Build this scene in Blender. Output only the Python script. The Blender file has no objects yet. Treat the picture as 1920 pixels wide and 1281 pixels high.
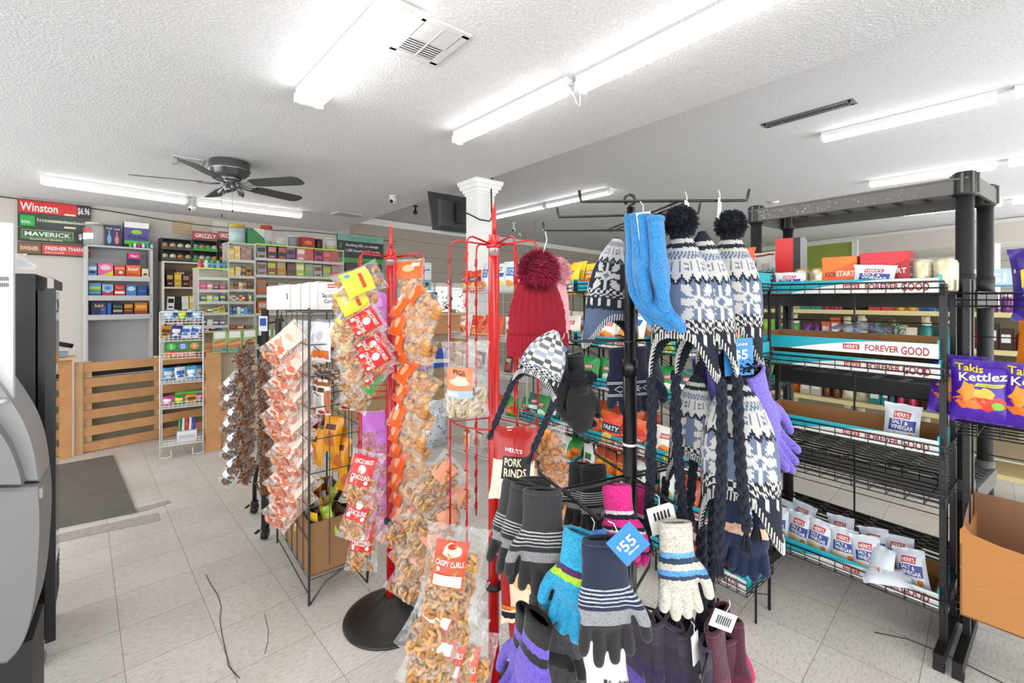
import bpy, bmesh, math, random
from mathutils import Vector, Matrix, Euler, noise
R_ = math.radians
sin, cos, pi = math.sin, math.cos, math.pi
SC = bpy.context.scene
COL = SC.collection
# ---------------------------------------------------------------- camera, world, exposure
F, CX, CY, EYE = 853.0, 960.0, 560.0, 1.45
cam_d = bpy.data.cameras.new('camera'); cam = bpy.data.objects.new('camera', cam_d); COL.objects.link(cam)
cam.location = (0, 0, EYE); cam.rotation_euler = (pi / 2, 0, 0)
cam_d.sensor_width = 36; cam_d.lens = F * 36 / 1920; cam_d.shift_y = -80.5 / 1920; cam_d.clip_start = 0.05
SC.camera = cam
world = bpy.data.worlds.new('world'); SC.world = world; world.use_nodes = True
world.node_tree.nodes['Background'].inputs[0].default_value = (0.97, 0.985, 1.0, 1)
world.node_tree.nodes['Background'].inputs[1].default_value = 4.6
SC.view_settings.view_transform = 'Standard'; SC.view_settings.look = 'None'
SC.view_settings.gamma = 1; SC.view_settings.use_curve_mapping = False
SC.view_settings.exposure = -0.12
TUBE_POWER = 20.0
SC.cycles.max_bounces = 7; SC.cycles.diffuse_bounces = 4; SC.cycles.transparent_max_bounces = 14
SC.cycles.caustics_reflective = False; SC.cycles.caustics_refractive = False
SC.cycles.sample_clamp_indirect = 6

# ---------------------------------------------------------------- helpers
def at(px, py, Y): return Vector(((px - CX) / F * Y, Y, EYE - (py - CY) / F * Y))
def onz(px, py, z): return at(px, py, (EYE - z) * F / (py - CY))
DEEP = [1.0, 1.0]   # gain and power applied to the read-off colours of goods (the photograph's own contrast)
def lin(c):
    if isinstance(c, str): c = tuple(int(c[i:i + 2], 16) / 255 for i in (0, 2, 4))
    return tuple(DEEP[0] * (v / 12.92 if v <= 0.04045 else ((v + 0.055) / 1.055) ** 2.4) ** DEEP[1] for v in c) + (1.0,)
_M = {}
def M(name, col='cccccc', rough=0.55, metal=0.0, var=0.08, scale=30, bump=0.0, bscale=250, emis=0.0, alpha=1.0, spec=0.5, sheen=0.0, bdist=0.002):
    if name in _M: return _M[name]
    m = bpy.data.materials.new(name); m.use_nodes = True; nt = m.node_tree; n = nt.nodes; L = nt.links
    b = n['Principled BSDF']; c = lin(col)
    tc = n.new('ShaderNodeTexCoord'); nz = n.new('ShaderNodeTexNoise'); nz.inputs['Scale'].default_value = scale; nz.inputs['Detail'].default_value = 3
    L.new(tc.outputs['Object'], nz.inputs['Vector'])
    mx = n.new('ShaderNodeMix'); mx.data_type = 'RGBA'
    mx.inputs[6].default_value = tuple(v * (1 - var) for v in c[:3]) + (1,); mx.inputs[7].default_value = tuple(min(1, v * (1 + var)) for v in c[:3]) + (1,)
    L.new(nz.outputs['Fac'], mx.inputs[0]); L.new(mx.outputs[2], b.inputs['Base Color'])
    b.inputs['Roughness'].default_value = rough; b.inputs['Metallic'].default_value = metal; b.inputs['Specular IOR Level'].default_value = spec
    if sheen: b.inputs['Sheen Weight'].default_value = sheen
    if emis: b.inputs['Emission Color'].default_value = c; b.inputs['Emission Strength'].default_value = emis
    if alpha < 1: b.inputs['Alpha'].default_value = alpha
    if bump:
        n2 = n.new('ShaderNodeTexNoise'); n2.inputs['Scale'].default_value = bscale; n2.inputs['Detail'].default_value = 4
        L.new(tc.outputs['Object'], n2.inputs['Vector'])
        bp = n.new('ShaderNodeBump'); bp.inputs['Strength'].default_value = bump; bp.inputs['Distance'].default_value = bdist
        L.new(n2.outputs['Fac'], bp.inputs['Height']); L.new(bp.outputs['Normal'], b.inputs['Normal'])
    _M[name] = m; return m
def C(hexcol, rough=0.45, **k): return M('paint_' + hexcol + ('_%d' % (rough * 100)), hexcol, rough, **k)
_TX = {}
def text_geo(s, bold=False):
    k = (s, bold)
    if k in _TX: return _TX[k]
    cu = bpy.data.curves.new('t', 'FONT'); cu.body = s; cu.align_x = 'CENTER'; cu.align_y = 'CENTER'; cu.resolution_u = 2; cu.size = 1
    if bold: cu.offset = 0.018
    o = bpy.data.objects.new('t', cu); COL.objects.link(o)
    dg = bpy.context.evaluated_depsgraph_get(); me = bpy.data.meshes.new_from_object(o.evaluated_get(dg))
    vs = [(v.co.x, v.co.y) for v in me.vertices]; fs = [tuple(p.vertices) for p in me.polygons]
    bpy.data.objects.remove(o); bpy.data.curves.remove(cu); bpy.data.meshes.remove(me)
    if vs:
        x0 = min(v[0] for v in vs); x1 = max(v[0] for v in vs); y0 = min(v[1] for v in vs); y1 = max(v[1] for v in vs)
        w = max(x1 - x0, 1e-6); h = max(y1 - y0, 1e-6)
        vs = [((x - x0) / w, (y - y0) / h) for x, y in vs]; asp = w / h
    else: asp = 1
    _TX[k] = (vs, fs, asp); return _TX[k]
class MB:
    """collects shapes; build() links them as ONE mesh object"""
    def __init__(s): s.v = []; s.f = []; s.m = []; s.sm = []; s.mats = []
    def mi(s, m):
        if m not in s.mats: s.mats.append(m)
        return s.mats.index(m)
    def add(s, vs, fs, m, smooth=False):
        b = len(s.v); s.v.extend(tuple(v) for v in vs); k = s.mi(m)
        for f in fs: s.f.append(tuple(i + b for i in f)); s.m.append(k); s.sm.append(smooth)
    def box(s, c, d, m, rot=None, taper=None):
        x, y, z = d[0] / 2, d[1] / 2, d[2] / 2
        t = taper or 1
        vs = [Vector(p) for p in ((-x, -y, -z), (x, -y, -z), (x, y, -z), (-x, y, -z), (-x * t, -y * t, z), (x * t, -y * t, z), (x * t, y * t, z), (-x * t, y * t, z))]
        if rot is not None: vs = [rot @ v for v in vs]
        c = Vector(c); s.add([v + c for v in vs], [(0, 3, 2, 1), (4, 5, 6, 7), (0, 1, 5, 4), (1, 2, 6, 5), (2, 3, 7, 6), (3, 0, 4, 7)], m)
    def bar(s, a, b, w, t, m):
        a, b = Vector(a), Vector(b); d = b - a; q = d.to_track_quat('Z', 'Y').to_matrix()
        s.box((a + b) / 2, (w, t, d.length), m, q)
    def tube(s, pts, r, m, n=6, cap=True, closed=False):
        pts = [Vector(p) for p in pts]; vs = []; N = len(pts)
        rr = r if isinstance(r, (list, tuple)) else [r] * N
        up = None
        for i, p in enumerate(pts):
            if closed: d = (pts[(i + 1) % N] - pts[i - 1]).normalized()
            else: d = (pts[min(i + 1, N - 1)] - pts[max(i - 1, 0)]).normalized()
            if up is None: up = Vector((0, 0, 1)) if abs(d.z) < 0.9 else Vector((1, 0, 0))
            a = d.cross(up)
            if a.length < 1e-4: a = d.orthogonal()
            a.normalize(); up = a.cross(d).normalized()
            for k in range(n):
                t = 2 * pi * k / n; vs.append(p + (a * cos(t) + up * sin(t)) * rr[i])
        fs = []
        for i in range(N if closed else N - 1):
            j = (i + 1) % N
            for k in range(n): fs.append((i * n + k, i * n + (k + 1) % n, j * n + (k + 1) % n, j * n + k))
        if cap and not closed: fs.append(tuple(range(n))[::-1]); fs.append(tuple((N - 1) * n + k for k in range(n)))
        s.add(vs, fs, m, n > 4)
    def lathe(s, prof, m, c=(0, 0, 0), n=24, sx=1, sy=1, smooth=True):
        c = Vector(c); vs = []; fs = []
        for r, z in prof:
            for k in range(n): t = 2 * pi * k / n; vs.append(c + Vector((r * cos(t) * sx, r * sin(t) * sy, z)))
        for i in range(len(prof) - 1):
            for k in range(n): fs.append((i * n + k, i * n + (k + 1) % n, (i + 1) * n + (k + 1) % n, (i + 1) * n + k))
        if prof[0][0] > 1e-5: fs.append(tuple(range(n))[::-1])
        if prof[-1][0] > 1e-5: fs.append(tuple((len(prof) - 1) * n + k for k in range(n)))
        s.add(vs, fs, m, smooth)
    def ball(s, c, r, m, n=10, k=6, sc=(1, 1, 1), rot=None, jit=0, rnd=None):
        c = Vector(c); vs = []; fs = []
        for i in range(k + 1):
            a = pi * i / k
            for j in range(n):
                t = 2 * pi * j / n; v = Vector((sin(a) * cos(t) * sc[0], sin(a) * sin(t) * sc[1], cos(a) * sc[2])) * r
                if jit and 0 < i < k: v *= 1 + (rnd.random() - 0.5) * jit
                if rot is not None: v = rot @ v
                vs.append(c + v)
        for i in range(k):
            for j in range(n): fs.append((i * n + j, (i + 1) * n + j, (i + 1) * n + (j + 1) % n, i * n + (j + 1) % n))
        s.add(vs, fs, m, True)
    def grid(s, fn, nu, nv, m, smooth=True, mfn=None):
        vs = [fn(i / nu, j / nv) for j in range(nv + 1) for i in range(nu + 1)]; b = len(s.v); s.v.extend(tuple(v) for v in vs)
        for j in range(nv):
            for i in range(nu):
                s.f.append((b + j * (nu + 1) + i, b + j * (nu + 1) + i + 1, b + (j + 1) * (nu + 1) + i + 1, b + (j + 1) * (nu + 1) + i))
                s.m.append(s.mi(mfn(i, j) if mfn else m)); s.sm.append(smooth)
    def quad(s, a, b, c, d, m): s.add([a, b, c, d], [(0, 1, 2, 3)], m)
    def text(s, txt, fn, u0, u1, v, h, m, bold=True, fit=True):
        """lettering between u0..u1 centred on v, height h, laid on surface fn(u,v); fn's v grows downwards"""
        vs, fs, asp = text_geo(txt, bold)
        s.add([fn(u0 + x * (u1 - u0), v + h / 2 - y * h) for x, y in vs], fs, m)
    def wirebox(s, x0, x1, y0, y1, z, r, m, nx, ny, hfront=0, hback=0, hside=0, n=4):
        """a wire shelf: rim, floor wires and upstanding grid edges"""
        for k in range(nx + 1): x = x0 + (x1 - x0) * k / nx; s.tube([(x, y0, z), (x, y1, z)], r * .7, m, n)
        for k in range(ny + 1): y = y0 + (y1 - y0) * k / ny; s.tube([(x0, y, z), (x1, y, z)], r, m, n)
        for (ya, hh) in ((y0, hfront), (y1, hback)):
            if hh:
                for q in (0.5, 1): s.tube([(x0, ya, z + hh * q), (x1, ya, z + hh * q)], r, m, n)
                for k in range(nx + 1): x = x0 + (x1 - x0) * k / nx; s.tube([(x, ya, z), (x, ya, z + hh)], r * .7, m, n)
        if hside:
            for x in (x0, x1):
                for q in (0.5, 1): s.tube([(x, y0, z + hside * q), (x, y1, z + hside * q)], r, m, n)
                for k in range(ny + 1): y = y0 + (y1 - y0) * k / ny; s.tube([(x, y, z), (x, y, z + hside)], r * .7, m, n)
    def mesh(s, name):
        me = bpy.data.meshes.new(name); me.from_pydata(s.v, [], s.f)
        for m in s.mats: me.materials.append(m)
        me.polygons.foreach_set('material_index', s.m); me.polygons.foreach_set('use_smooth', s.sm); me.update(); return me
    def build(s, name, parent=None, loc=None, rot=None):
        return link(s.mesh(name), name, parent, loc, rot)
def link(me, name, parent=None, loc=None, rot=None):
    o = bpy.data.objects.new(name, me); COL.objects.link(o)
    if parent is not None: o.parent = parent
    if loc is not None: o.location = loc
    if rot is not None: o.rotation_euler = rot
    return o
def tag(o, label=None, cat=None, group=None, kind=None):
    if label: o['label'] = label
    if cat: o['category'] = cat
    if group: o['group'] = group
    if kind: o['kind'] = kind
    return o
def thing(name, label, cat, loc=(0, 0, 0), rz=0, group=None, rot=None):
    o = bpy.data.objects.new(name, None); o.empty_display_size = .05; COL.objects.link(o); o.location = loc; o.rotation_euler = rot or (0, 0, rz)
    return tag(o, label, cat, group)
def struct(mb, name, parent=None, loc=None, rot=None):
    o = mb.build(name, parent, loc, rot)
    if parent is None: o['kind'] = 'structure'
    return o
def dup(root, label, loc=None, rot=None, group=None, scale=None):
    r = root.copy(); COL.objects.link(r)
    if label: r['label'] = label
    if group: r['group'] = group
    if loc is not None: r.location = loc
    if rot is not None: r.rotation_euler = rot
    if scale is not None: r.scale = scale
    for ch in list(root.children):
        c = ch.copy(); COL.objects.link(c); c.parent = r
        for g in list(ch.children):
            d = g.copy(); COL.objects.link(d); d.parent = c
    return r
ORD = ['first', 'second', 'third', 'fourth', 'fifth', 'sixth', 'seventh', 'eighth', 'ninth', 'tenth', 'eleventh', 'twelfth', 'thirteenth', 'fourteenth', 'fifteenth', 'sixteenth', 'seventeenth', 'eighteenth', 'nineteenth', 'twentieth']
U = Vector((-.633, .774, 0))     # back-left direction of beams, lamps and snack racks
V = Vector((.679, .734, 0))      # direction of the counter wall
RZU = math.atan2(-.778, .628)    # rotation of things whose front runs along U (front faces the camera)
RZV = math.atan2(.734, .679)     # rotation of things along the counter wall
WP = Vector((-5.66, 5.03, 0))
def wall_t(px):
    k = (px - CX) / F; return (k * WP.y - WP.x) / (V.x - k * V.y)
def wall_at(px, off=0):
    p = WP + V * wall_t(px); return p
# ================================================================ the room
ZL, ZR = 2.6, 2.95
def nodes_mat(name, rough=.5):
    m = bpy.data.materials.new(name); m.use_nodes = True; nt = m.node_tree; b = nt.nodes['Principled BSDF']; b.inputs['Roughness'].default_value = rough
    return m, nt.nodes, nt.links, b
def ramp(n, stops, interp='LINEAR'):
    r = n.new('ShaderNodeValToRGB'); r.color_ramp.interpolation = interp; e = r.color_ramp.elements
    while len(e) > 1: e.remove(e[-1])
    e[0].position = stops[0][0]; e[0].color = lin(stops[0][1])
    for p, c in stops[1:]: x = e.new(p); x.color = lin(c)
    return r
# vinyl tile floor
fm, n, L, b = nodes_mat('vinyl_tiles', .42)
tc = n.new('ShaderNodeTexCoord')
br = n.new('ShaderNodeTexBrick'); br.offset = 0; br.squash = 1
for k, v in (('Scale', 1), ('Mortar Size', .0016), ('Mortar Smooth', .2), ('Brick Width', .305), ('Row Height', .305), ('Bias', 0)): br.inputs[k].default_value = v
br.inputs['Color1'].default_value = lin('e2dfda'); br.inputs['Color2'].default_value = lin('dad7d2'); br.inputs['Mortar'].default_value = lin('9a948c')
L.new(tc.outputs['Object'], br.inputs['Vector'])
mp = n.new('ShaderNodeMapping'); mp.inputs['Scale'].default_value = (1, 3.2, 1); L.new(tc.outputs['Object'], mp.inputs['Vector'])
n1 = n.new('ShaderNodeTexNoise'); n1.inputs['Scale'].default_value = 34; n1.inputs['Detail'].default_value = 8; n1.inputs['Roughness'].default_value = .75; L.new(mp.outputs[0], n1.inputs['Vector'])
r1 = ramp(n, [(0, '8f8a83'), (.38, 'c4c0bb'), (.5, 'f2f0ee'), (1, 'ffffff')]); L.new(n1.outputs['Fac'], r1.inputs[0])
n2 = n.new('ShaderNodeTexNoise'); n2.inputs['Scale'].default_value = 1.3; n2.inputs['Detail'].default_value = 5; L.new(tc.outputs['Object'], n2.inputs['Vector'])
r2 = ramp(n, [(.3, 'd6d2cb'), (.62, 'ffffff')]); L.new(n2.outputs['Fac'], r2.inputs[0])
a = n.new('ShaderNodeMix'); a.data_type = 'RGBA'; a.blend_type = 'MULTIPLY'; a.inputs[0].default_value = .75; L.new(br.outputs['Color'], a.inputs[6]); L.new(r1.outputs[0], a.inputs[7])
c_ = n.new('ShaderNodeMix'); c_.data_type = 'RGBA'; c_.blend_type = 'MULTIPLY'; c_.inputs[0].default_value = .7; L.new(a.outputs[2], c_.inputs[6]); L.new(r2.outputs[0], c_.inputs[7])
L.new(c_.outputs[2], b.inputs['Base Color'])
TP = onz(589.5, 1187.7, 0)
mb = MB(); mb.box((9.25, 8.75, -.05), (25.5, 26.5, .1), fm); struct(mb, 'floor', loc=(TP.x, TP.y, 0), rot=(0, 0, R_(43.5)))
# textured ceiling
def popcorn(name, col, strength, dist=.012, sc=75):
    m, n, L, b = nodes_mat(name, .95)
    tc = n.new('ShaderNodeTexCoord'); nz = n.new('ShaderNodeTexNoise'); nz.inputs['Scale'].default_value = sc; nz.inputs['Detail'].default_value = 6; nz.inputs['Roughness'].default_value = .62
    L.new(tc.outputs['Object'], nz.inputs['Vector']); r = ramp(n, [(.38, '000000'), (.62, 'ffffff')]); L.new(nz.outputs['Fac'], r.inputs[0])
    bp = n.new('ShaderNodeBump'); bp.inputs['Strength'].default_value = strength; bp.inputs['Distance'].default_value = dist
    L.new(r.outputs[0], bp.inputs['Height']); L.new(bp.outputs[0], b.inputs['Normal'])
    mx = n.new('ShaderNodeMix'); mx.data_type = 'RGBA'; c = lin(col); mx.inputs[6].default_value = tuple(v * .86 for v in c[:3]) + (1,); mx.inputs[7].default_value = c
    L.new(r.outputs[0], mx.inputs[0]); L.new(mx.outputs[2], b.inputs['Base Color'])
    return m
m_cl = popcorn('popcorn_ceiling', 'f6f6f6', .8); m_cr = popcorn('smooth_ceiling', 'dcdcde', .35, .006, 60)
B0 = Vector((-.15, 4.27, 0))
def beam(s, z): p = B0 + U * s; return (p.x, p.y, z)
NB = Vector((.774, .633, 0))
mb = MB()   # low ceiling slab left of the step, with its drop face
a1, a2 = B0 + U * 6.2, B0 - U * 7; w = NB * -6.6
mb.add([(a1.x, a1.y, ZL), (a2.x, a2.y, ZL), (a2.x + w.x, a2.y + w.y, ZL), (a1.x + w.x, a1.y + w.y, ZL), (a1.x, a1.y, 3.2), (a2.x, a2.y, 3.2), (a2.x + w.x, a2.y + w.y, 3.2), (a1.x + w.x, a1.y + w.y, 3.2)],
       [(0, 1, 2, 3), (7, 6, 5, 4), (0, 4, 5, 1), (1, 5, 6, 2), (2, 6, 7, 3), (3, 7, 4, 0)], m_cl)
struct(mb, 'ceiling')
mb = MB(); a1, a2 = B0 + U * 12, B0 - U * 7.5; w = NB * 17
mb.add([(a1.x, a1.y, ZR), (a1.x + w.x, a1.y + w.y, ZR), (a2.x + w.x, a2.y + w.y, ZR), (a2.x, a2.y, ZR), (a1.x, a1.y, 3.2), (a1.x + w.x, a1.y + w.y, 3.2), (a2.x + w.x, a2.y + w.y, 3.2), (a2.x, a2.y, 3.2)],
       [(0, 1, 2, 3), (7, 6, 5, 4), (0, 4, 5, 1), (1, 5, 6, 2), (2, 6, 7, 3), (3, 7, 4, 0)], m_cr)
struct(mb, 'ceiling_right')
# counter wall (local x along V, y into the wall)
m_wl = M('wall_paint', 'bcb7b0', .8, var=.05, scale=3, bump=.15, bscale=90)
m_wg = M('wall_panelling', 'a39b90', .7, var=.06, scale=5)
m_white = M('white_trim', 'e4e3df', .45, var=.03)
def wallpart(name, t0, t1, z0, z1, m, boards=0):
    mb = MB(); mb.box(((t0 + t1) / 2, .1, (z0 + z1) / 2), (t1 - t0, .2, z1 - z0), m)
    if boards:
        g = M('panel_groove', '6d665d', .9); z = z0 + .2
        while z < z1 - .05: mb.box(((t0 + t1) / 2, -.002, z), (t1 - t0, .006, .006), g); z += boards
    return mb
TW0, TW1 = wall_t(778), wall_t(930)
struct(wallpart('w', -1.6, 4.1, 0, 3.0, m_wl), 'wall_back', loc=WP, rot=(0, 0, RZV))
mb = wallpart('w', 4.1, TW0, 0, 3.0, m_wg, .3)
for q in (wallpart('w', TW0, TW1, 0, .75, m_wg), wallpart('w', TW0, TW1, 1.78, 3.0, m_wg, .3), wallpart('w', TW1, 14.5, 0, 3.0, m_wg, .3)):
    for f, k, s_ in zip(q.f, q.m, q.sm): mb.add([q.v[i] for i in f], [tuple(range(len(f)))], q.mats[k])
struct(mb, 'wall_back_right', loc=WP, rot=(0, 0, RZV))
mb = MB(); mb.box((9.2, -.02, 2.86), (10.2, .05, .12), m_white); struct(mb, 'trim_1', loc=WP, rot=(0, 0, RZV))
wn = thing('window_1', None, None, WP, RZV); wn['kind'] = 'structure'
mb = MB(); wx = (TW0 + TW1) / 2; ww = TW1 - TW0
for z in (.79, 1.74): mb.box((wx, .04, z), (ww, .1, .08), m_white)
for k in range(6): mb.box((TW0 + .04 + (ww - .08) * k / 5, .04, 1.265), (.07, .1, 1.03), m_white)
mb.build('window_frame', wn)
mb = MB(); mb.box((wx, .06, 1.265), (ww - .05, .006, .9), M('window_glass', 'ddeeee', .05, alpha=.12)); mb.build('window_glass', wn)
# a green hedge and the paved ground outside the window
mb = MB(); rnd = random.Random(3); lf = M('leaf', '6f9a3e', .6, var=.4)
for k in range(900):
    p = Vector((rnd.uniform(4.6, 9.6), rnd.uniform(1.6, 2.8), rnd.gauss(1.05, .3))); q = Vector((rnd.uniform(-1, 1), rnd.uniform(-1, 1), rnd.uniform(-1, 1))).normalized() * .09; w_ = q.orthogonal().normalized() * .035
    mb.add([p - w_, p + q, p + w_, p - q], [(0, 1, 2, 3)], lf)
tag(mb.build('hedge', loc=WP, rot=(0, 0, RZV)), 'leafy green bushes outside the window beside the till', 'hedge', kind='stuff')
# far wall on the right: green stretch, white header over a wide opening, another room beyond
P1, P2 = Vector((7.0, 13.75, 0)), Vector((9.9, 6.9, 0)); d = P2 - P1; LW = d.length; rz = math.atan2(d.y, d.x)
def tpar(px): k = (px - CX) / F; return (k * P1.y - P1.x) / (d.x / LW - k * d.y / LW)
tg = tpar(1604)
mb = MB(); mb.box(((tg - 9) / 2, .1, 1.475), (tg + 9, .2, 2.95), M('green_wall', '93a44c', .8, var=.04)); mb.box(((tg - 3) / 2, -.02, 2.88), (tg + 3, .04, .12), m_white); mb.box((tg, -.02, 1.475), (.12, .05, 2.95), m_white)
struct(mb, 'wall_far', loc=P1, rot=(0, 0, rz))
mb = MB(); mb.box(((tg + LW + 5) / 2, .1, 2.73), (LW + 5 - tg, .2, .46), M('header_paint', 'd3cdc5', .8, var=.03)); mb.box(((tg + LW + 5) / 2, -.02, 2.90), (LW + 5 - tg, .05, .07), m_white)
struct(mb, 'wall_header', loc=P1, rot=(0, 0, rz))
mb = MB(); x = tpar(1846); mb.box((x, .1, 1.25), (.3, .2, 2.5), m_white)
for k in range(3): mb.box((x - .1 + .1 * k, -.01, 1.25), (.03, .02, 2.5), M('flute', 'bdb8b0', .7))
struct(mb, 'pillar', loc=P1, rot=(0, 0, rz))
mb = MB(); mb.box((LW / 2 + 2, 4.5, 1.4), (LW + 12, .2, 2.8), M('far_room_wall', 'd8d4cd', .8, var=.03))
for k in range(9): mb.box((LW / 2 + 2, 4.39, .5 + .24 * k), (LW + 12, .01, .012), M('panel_line', 'aaa49c', .8))
struct(mb, 'wall_beyond', loc=P1, rot=(0, 0, rz))
mb = MB(); mb.box((LW / 2 + 2, 2.4, 2.62), (LW + 12, 4.4, .1), M('far_room_ceiling', 'cfccc6', .9)); struct(mb, 'ceiling_beyond', loc=P1, rot=(0, 0, rz))
# white column with a moulded cap
CO = Vector((-.315, 4.52, 0)); RC = math.atan2(-.774, .633)
mb = MB(); cw = .2
mb.box((0, 0, (ZL - .1) / 2), (cw, cw, ZL - .1), m_white); mb.box((0, 0, .07), (cw + .04, cw + .04, .14), m_white)
for z, e in ((ZL - .115, .02), (ZL - .09, .05), (ZL - .06, .09), (ZL - .02, .12)): mb.box((0, 0, z), (cw + e, cw + e, .04), m_white, taper=1 + .04)
struct(mb, 'column', loc=CO, rot=(0, 0, RC))

# ================================================================ ceiling lamps
m_tube = M('lit_tube', 'ffffff', .5, emis=TUBE_POWER, var=0); m_fix = M('white_enamel', 'f0f0f0', .35, var=.02); m_dk = M('dark_joint', '444444', .6)
def tube_lamp(label, a, b, z, tubes=1, drop=.0, group='fluorescent strip lamps'):
    """a, b ends on the floor plan"""
    a, b = Vector(a), Vector(b); d = b - a; Ln = d.length; o = thing('ceiling_light', label, 'ceiling light', ((a.x + b.x) / 2, (a.y + b.y) / 2, z - drop), math.atan2(d.y, d.x), group)
    wd = .055 if tubes == 1 else .13
    mb = MB(); mb.box((0, 0, -.022), (Ln, wd, .044), m_fix); mb.box((0, 0, -.0445), (Ln - .06, .004, .002), m_dk)
    for sx in (-1, 1): mb.box((sx * (Ln / 2 - .01), 0, -.055), (.02, wd + .02, .05), m_fix)
    if drop:
        for sx in (-1, 1): mb.tube([(sx * Ln * .3, 0, 0), (sx * Ln * .3, 0, drop)], .003, m_dk, 4)
    mb.build('housing', o)
    for k in range(tubes):
        y = 0 if tubes == 1 else (-.045 + .09 * k)
        mb = MB(); mb.tube([(-Ln / 2 + .02, y, -.07), (Ln / 2 - .02, y, -.07)], .0165, m_tube, 8); mb.build('tube', o)
    return o
def zz(px, py, z): return onz(px, py, z)
zt = ZL - .07; zr = ZR - .07
tube_lamp('two-tube ceiling strip at top centre beside the large white vent', zz(578, 196, zt), zz(772, 12, zt), ZL, 2)
tube_lamp('two-tube ceiling strip cut off by the top edge above the vent', zz(772, 12, zt) - U * .03, zz(772, 12, zt) - U * 1.25, ZL, 2)
tube_lamp('short lit strip on the textured ceiling above the white column', zz(856, 268, zt), zz(1068, 172, zt), ZL)
tube_lamp('long lit strip running out of the top edge beyond the looped wire', zz(1086, 172, zt), zz(1086, 172, zt) - U * 1.2, ZL)
tube_lamp('wall-side strip lamp above the red and green price signs', zz(76, 343, zt), zz(350, 381, zt), ZL)
tube_lamp('wall-side strip lamp above the tobacco displays, under the fan blade', zz(368, 384, zt), zz(566, 407, zt), ZL)
for (l, p, q) in (('nearest strip lamp over the snack racks on the dark ceiling', (1541, 265), (1868, 190)), ('second strip lamp over the black plastic shelf top', (1630, 350), (1868, 315)), ('third strip lamp seen under the black plastic shelf top', (1682, 405), (1880, 384))):
    a, b = zz(*p, zr), zz(*q, zr); tube_lamp(l, a, b, ZR); dd = (b - a).normalized(); tube_lamp(l.replace('strip lamp', 'strip lamp, right-hand tube,'), b + dd * .09, b + dd * 1.3, ZR)
a, b = zz(930, 409, zr), zz(1146, 362, zr); mid = (a + b) / 2; dd = (b - a).normalized()
tube_lamp('strip lamp just right of the white column, far half', a, mid - dd * .03, ZR); tube_lamp('strip lamp right of the white column, near half over the hook rack', mid + dd * .03, b, ZR)
c_ = P1 + (P2 - P1).normalized() * tpar(1756) + Vector((.92, .39, 0)) * 1.6
tube_lamp('short lamp in the room beyond the wide opening', c_ - Vector((.35, -.1, 0)), c_ + Vector((.35, -.1, 0)), 2.5)
# more lamps of the same rows, behind the camera and to the right
for k, (px_, py_) in enumerate(((2.2, -1.0), (-1.6, -1.2), (4.6, .2))):
    a = Vector((px_, py_, 0)); tube_lamp(['ceiling strip behind the viewer over the snack aisle', 'ceiling strip behind the viewer over the cash side', 'ceiling strip outside the frame at right'][k], a, a - U * 2.4, ZL if k < 2 else ZR, 2)
DEEP[:] = [.84, 1.14]
# ================================================================ packaging builders
def film_mat(name, col='ffffff', a=.22):
    if name in _M: return _M[name]
    m, n, L, b = nodes_mat(name, .12)
    b.inputs['Base Color'].default_value = lin(col); b.inputs['Specular IOR Level'].default_value = .9
    tc = n.new('ShaderNodeTexCoord'); nz = n.new('ShaderNodeTexNoise'); nz.inputs['Scale'].default_value = 38; nz.inputs['Detail'].default_value = 3; nz.inputs['Distortion'].default_value = 1.5
    L.new(tc.outputs['Object'], nz.inputs['Vector'])
    bp = n.new('ShaderNodeBump'); bp.inputs['Strength'].default_value = .9; bp.inputs['Distance'].default_value = .012; L.new(nz.outputs['Fac'], bp.inputs['Height']); L.new(bp.outputs[0], b.inputs['Normal'])
    mr = n.new('ShaderNodeMapRange'); mr.inputs['From Min'].default_value = .45; mr.inputs['From Max'].default_value = .75; mr.inputs['To Min'].default_value = a * .25; mr.inputs['To Max'].default_value = min(1, a * 1.3); L.new(nz.outputs['Fac'], mr.inputs['Value']); L.new(mr.outputs[0], b.inputs['Alpha'])
    _M[name] = m; return m
FILM = film_mat('clear_film', 'ffffff', .27)
FOIL = M('silver_foil', 'd9dde0', .22, metal=.85, bump=.6, bscale=45, bdist=.01)
def bagfn(W, Hh, T, seal=.07, seed=0, wr=.05, side=-1, off=0.0, flare=0.0):
    """surface of a filled bag: u -1..1 across, v 0..1 downwards; origin at the middle of the top edge, front towards -y"""
    o3 = Vector((seed * 7.3, seed * 3.1, seed * 1.7))
    def f(u, v):
        c = 0 if v <= seal * .8 or v >= 1 - seal * .8 else min(1, math.sin(pi * (v - seal * .8) / (1 - 1.6 * seal)) ** .5)
        b = max(0, 1 - abs(u) ** 2.6) ** .8
        t = T / 2 * c * b
        x = u * W / 2 * (1 - .09 * c + flare * (1 - c) * .05); z = -v * Hh
        nv = noise.noise(Vector((x * 26, z * 26, side * .7)) + o3); nw = noise.noise(Vector((x * 70, z * 22, side * .3)) + o3)
        t += T * wr * (nv * 1.3 + nw * .7) * (c * .8 + .12) * (1 if b > .02 else 0)
        bend = T * .10 * noise.noise(Vector((x * 9, z * 6, 5)) + o3) + (T * .08 * math.sin(x * 160 + seed) if c == 0 else 0)
        return Vector((x, side * (t + off) + bend, z + .004 * noise.noise(Vector((x * 30, 0, z * 9)) + o3)))
    return f
def jag(fn): return fn
def patch(mb, fn, u0, u1, v0, v1, m, nu=6, nv=5, skew=0):
    mb.grid(lambda a, b: fn(u0 + (u1 - u0) * a + skew * (.5 - b), v0 + (v1 - v0) * b), nu, nv, m)
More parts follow.
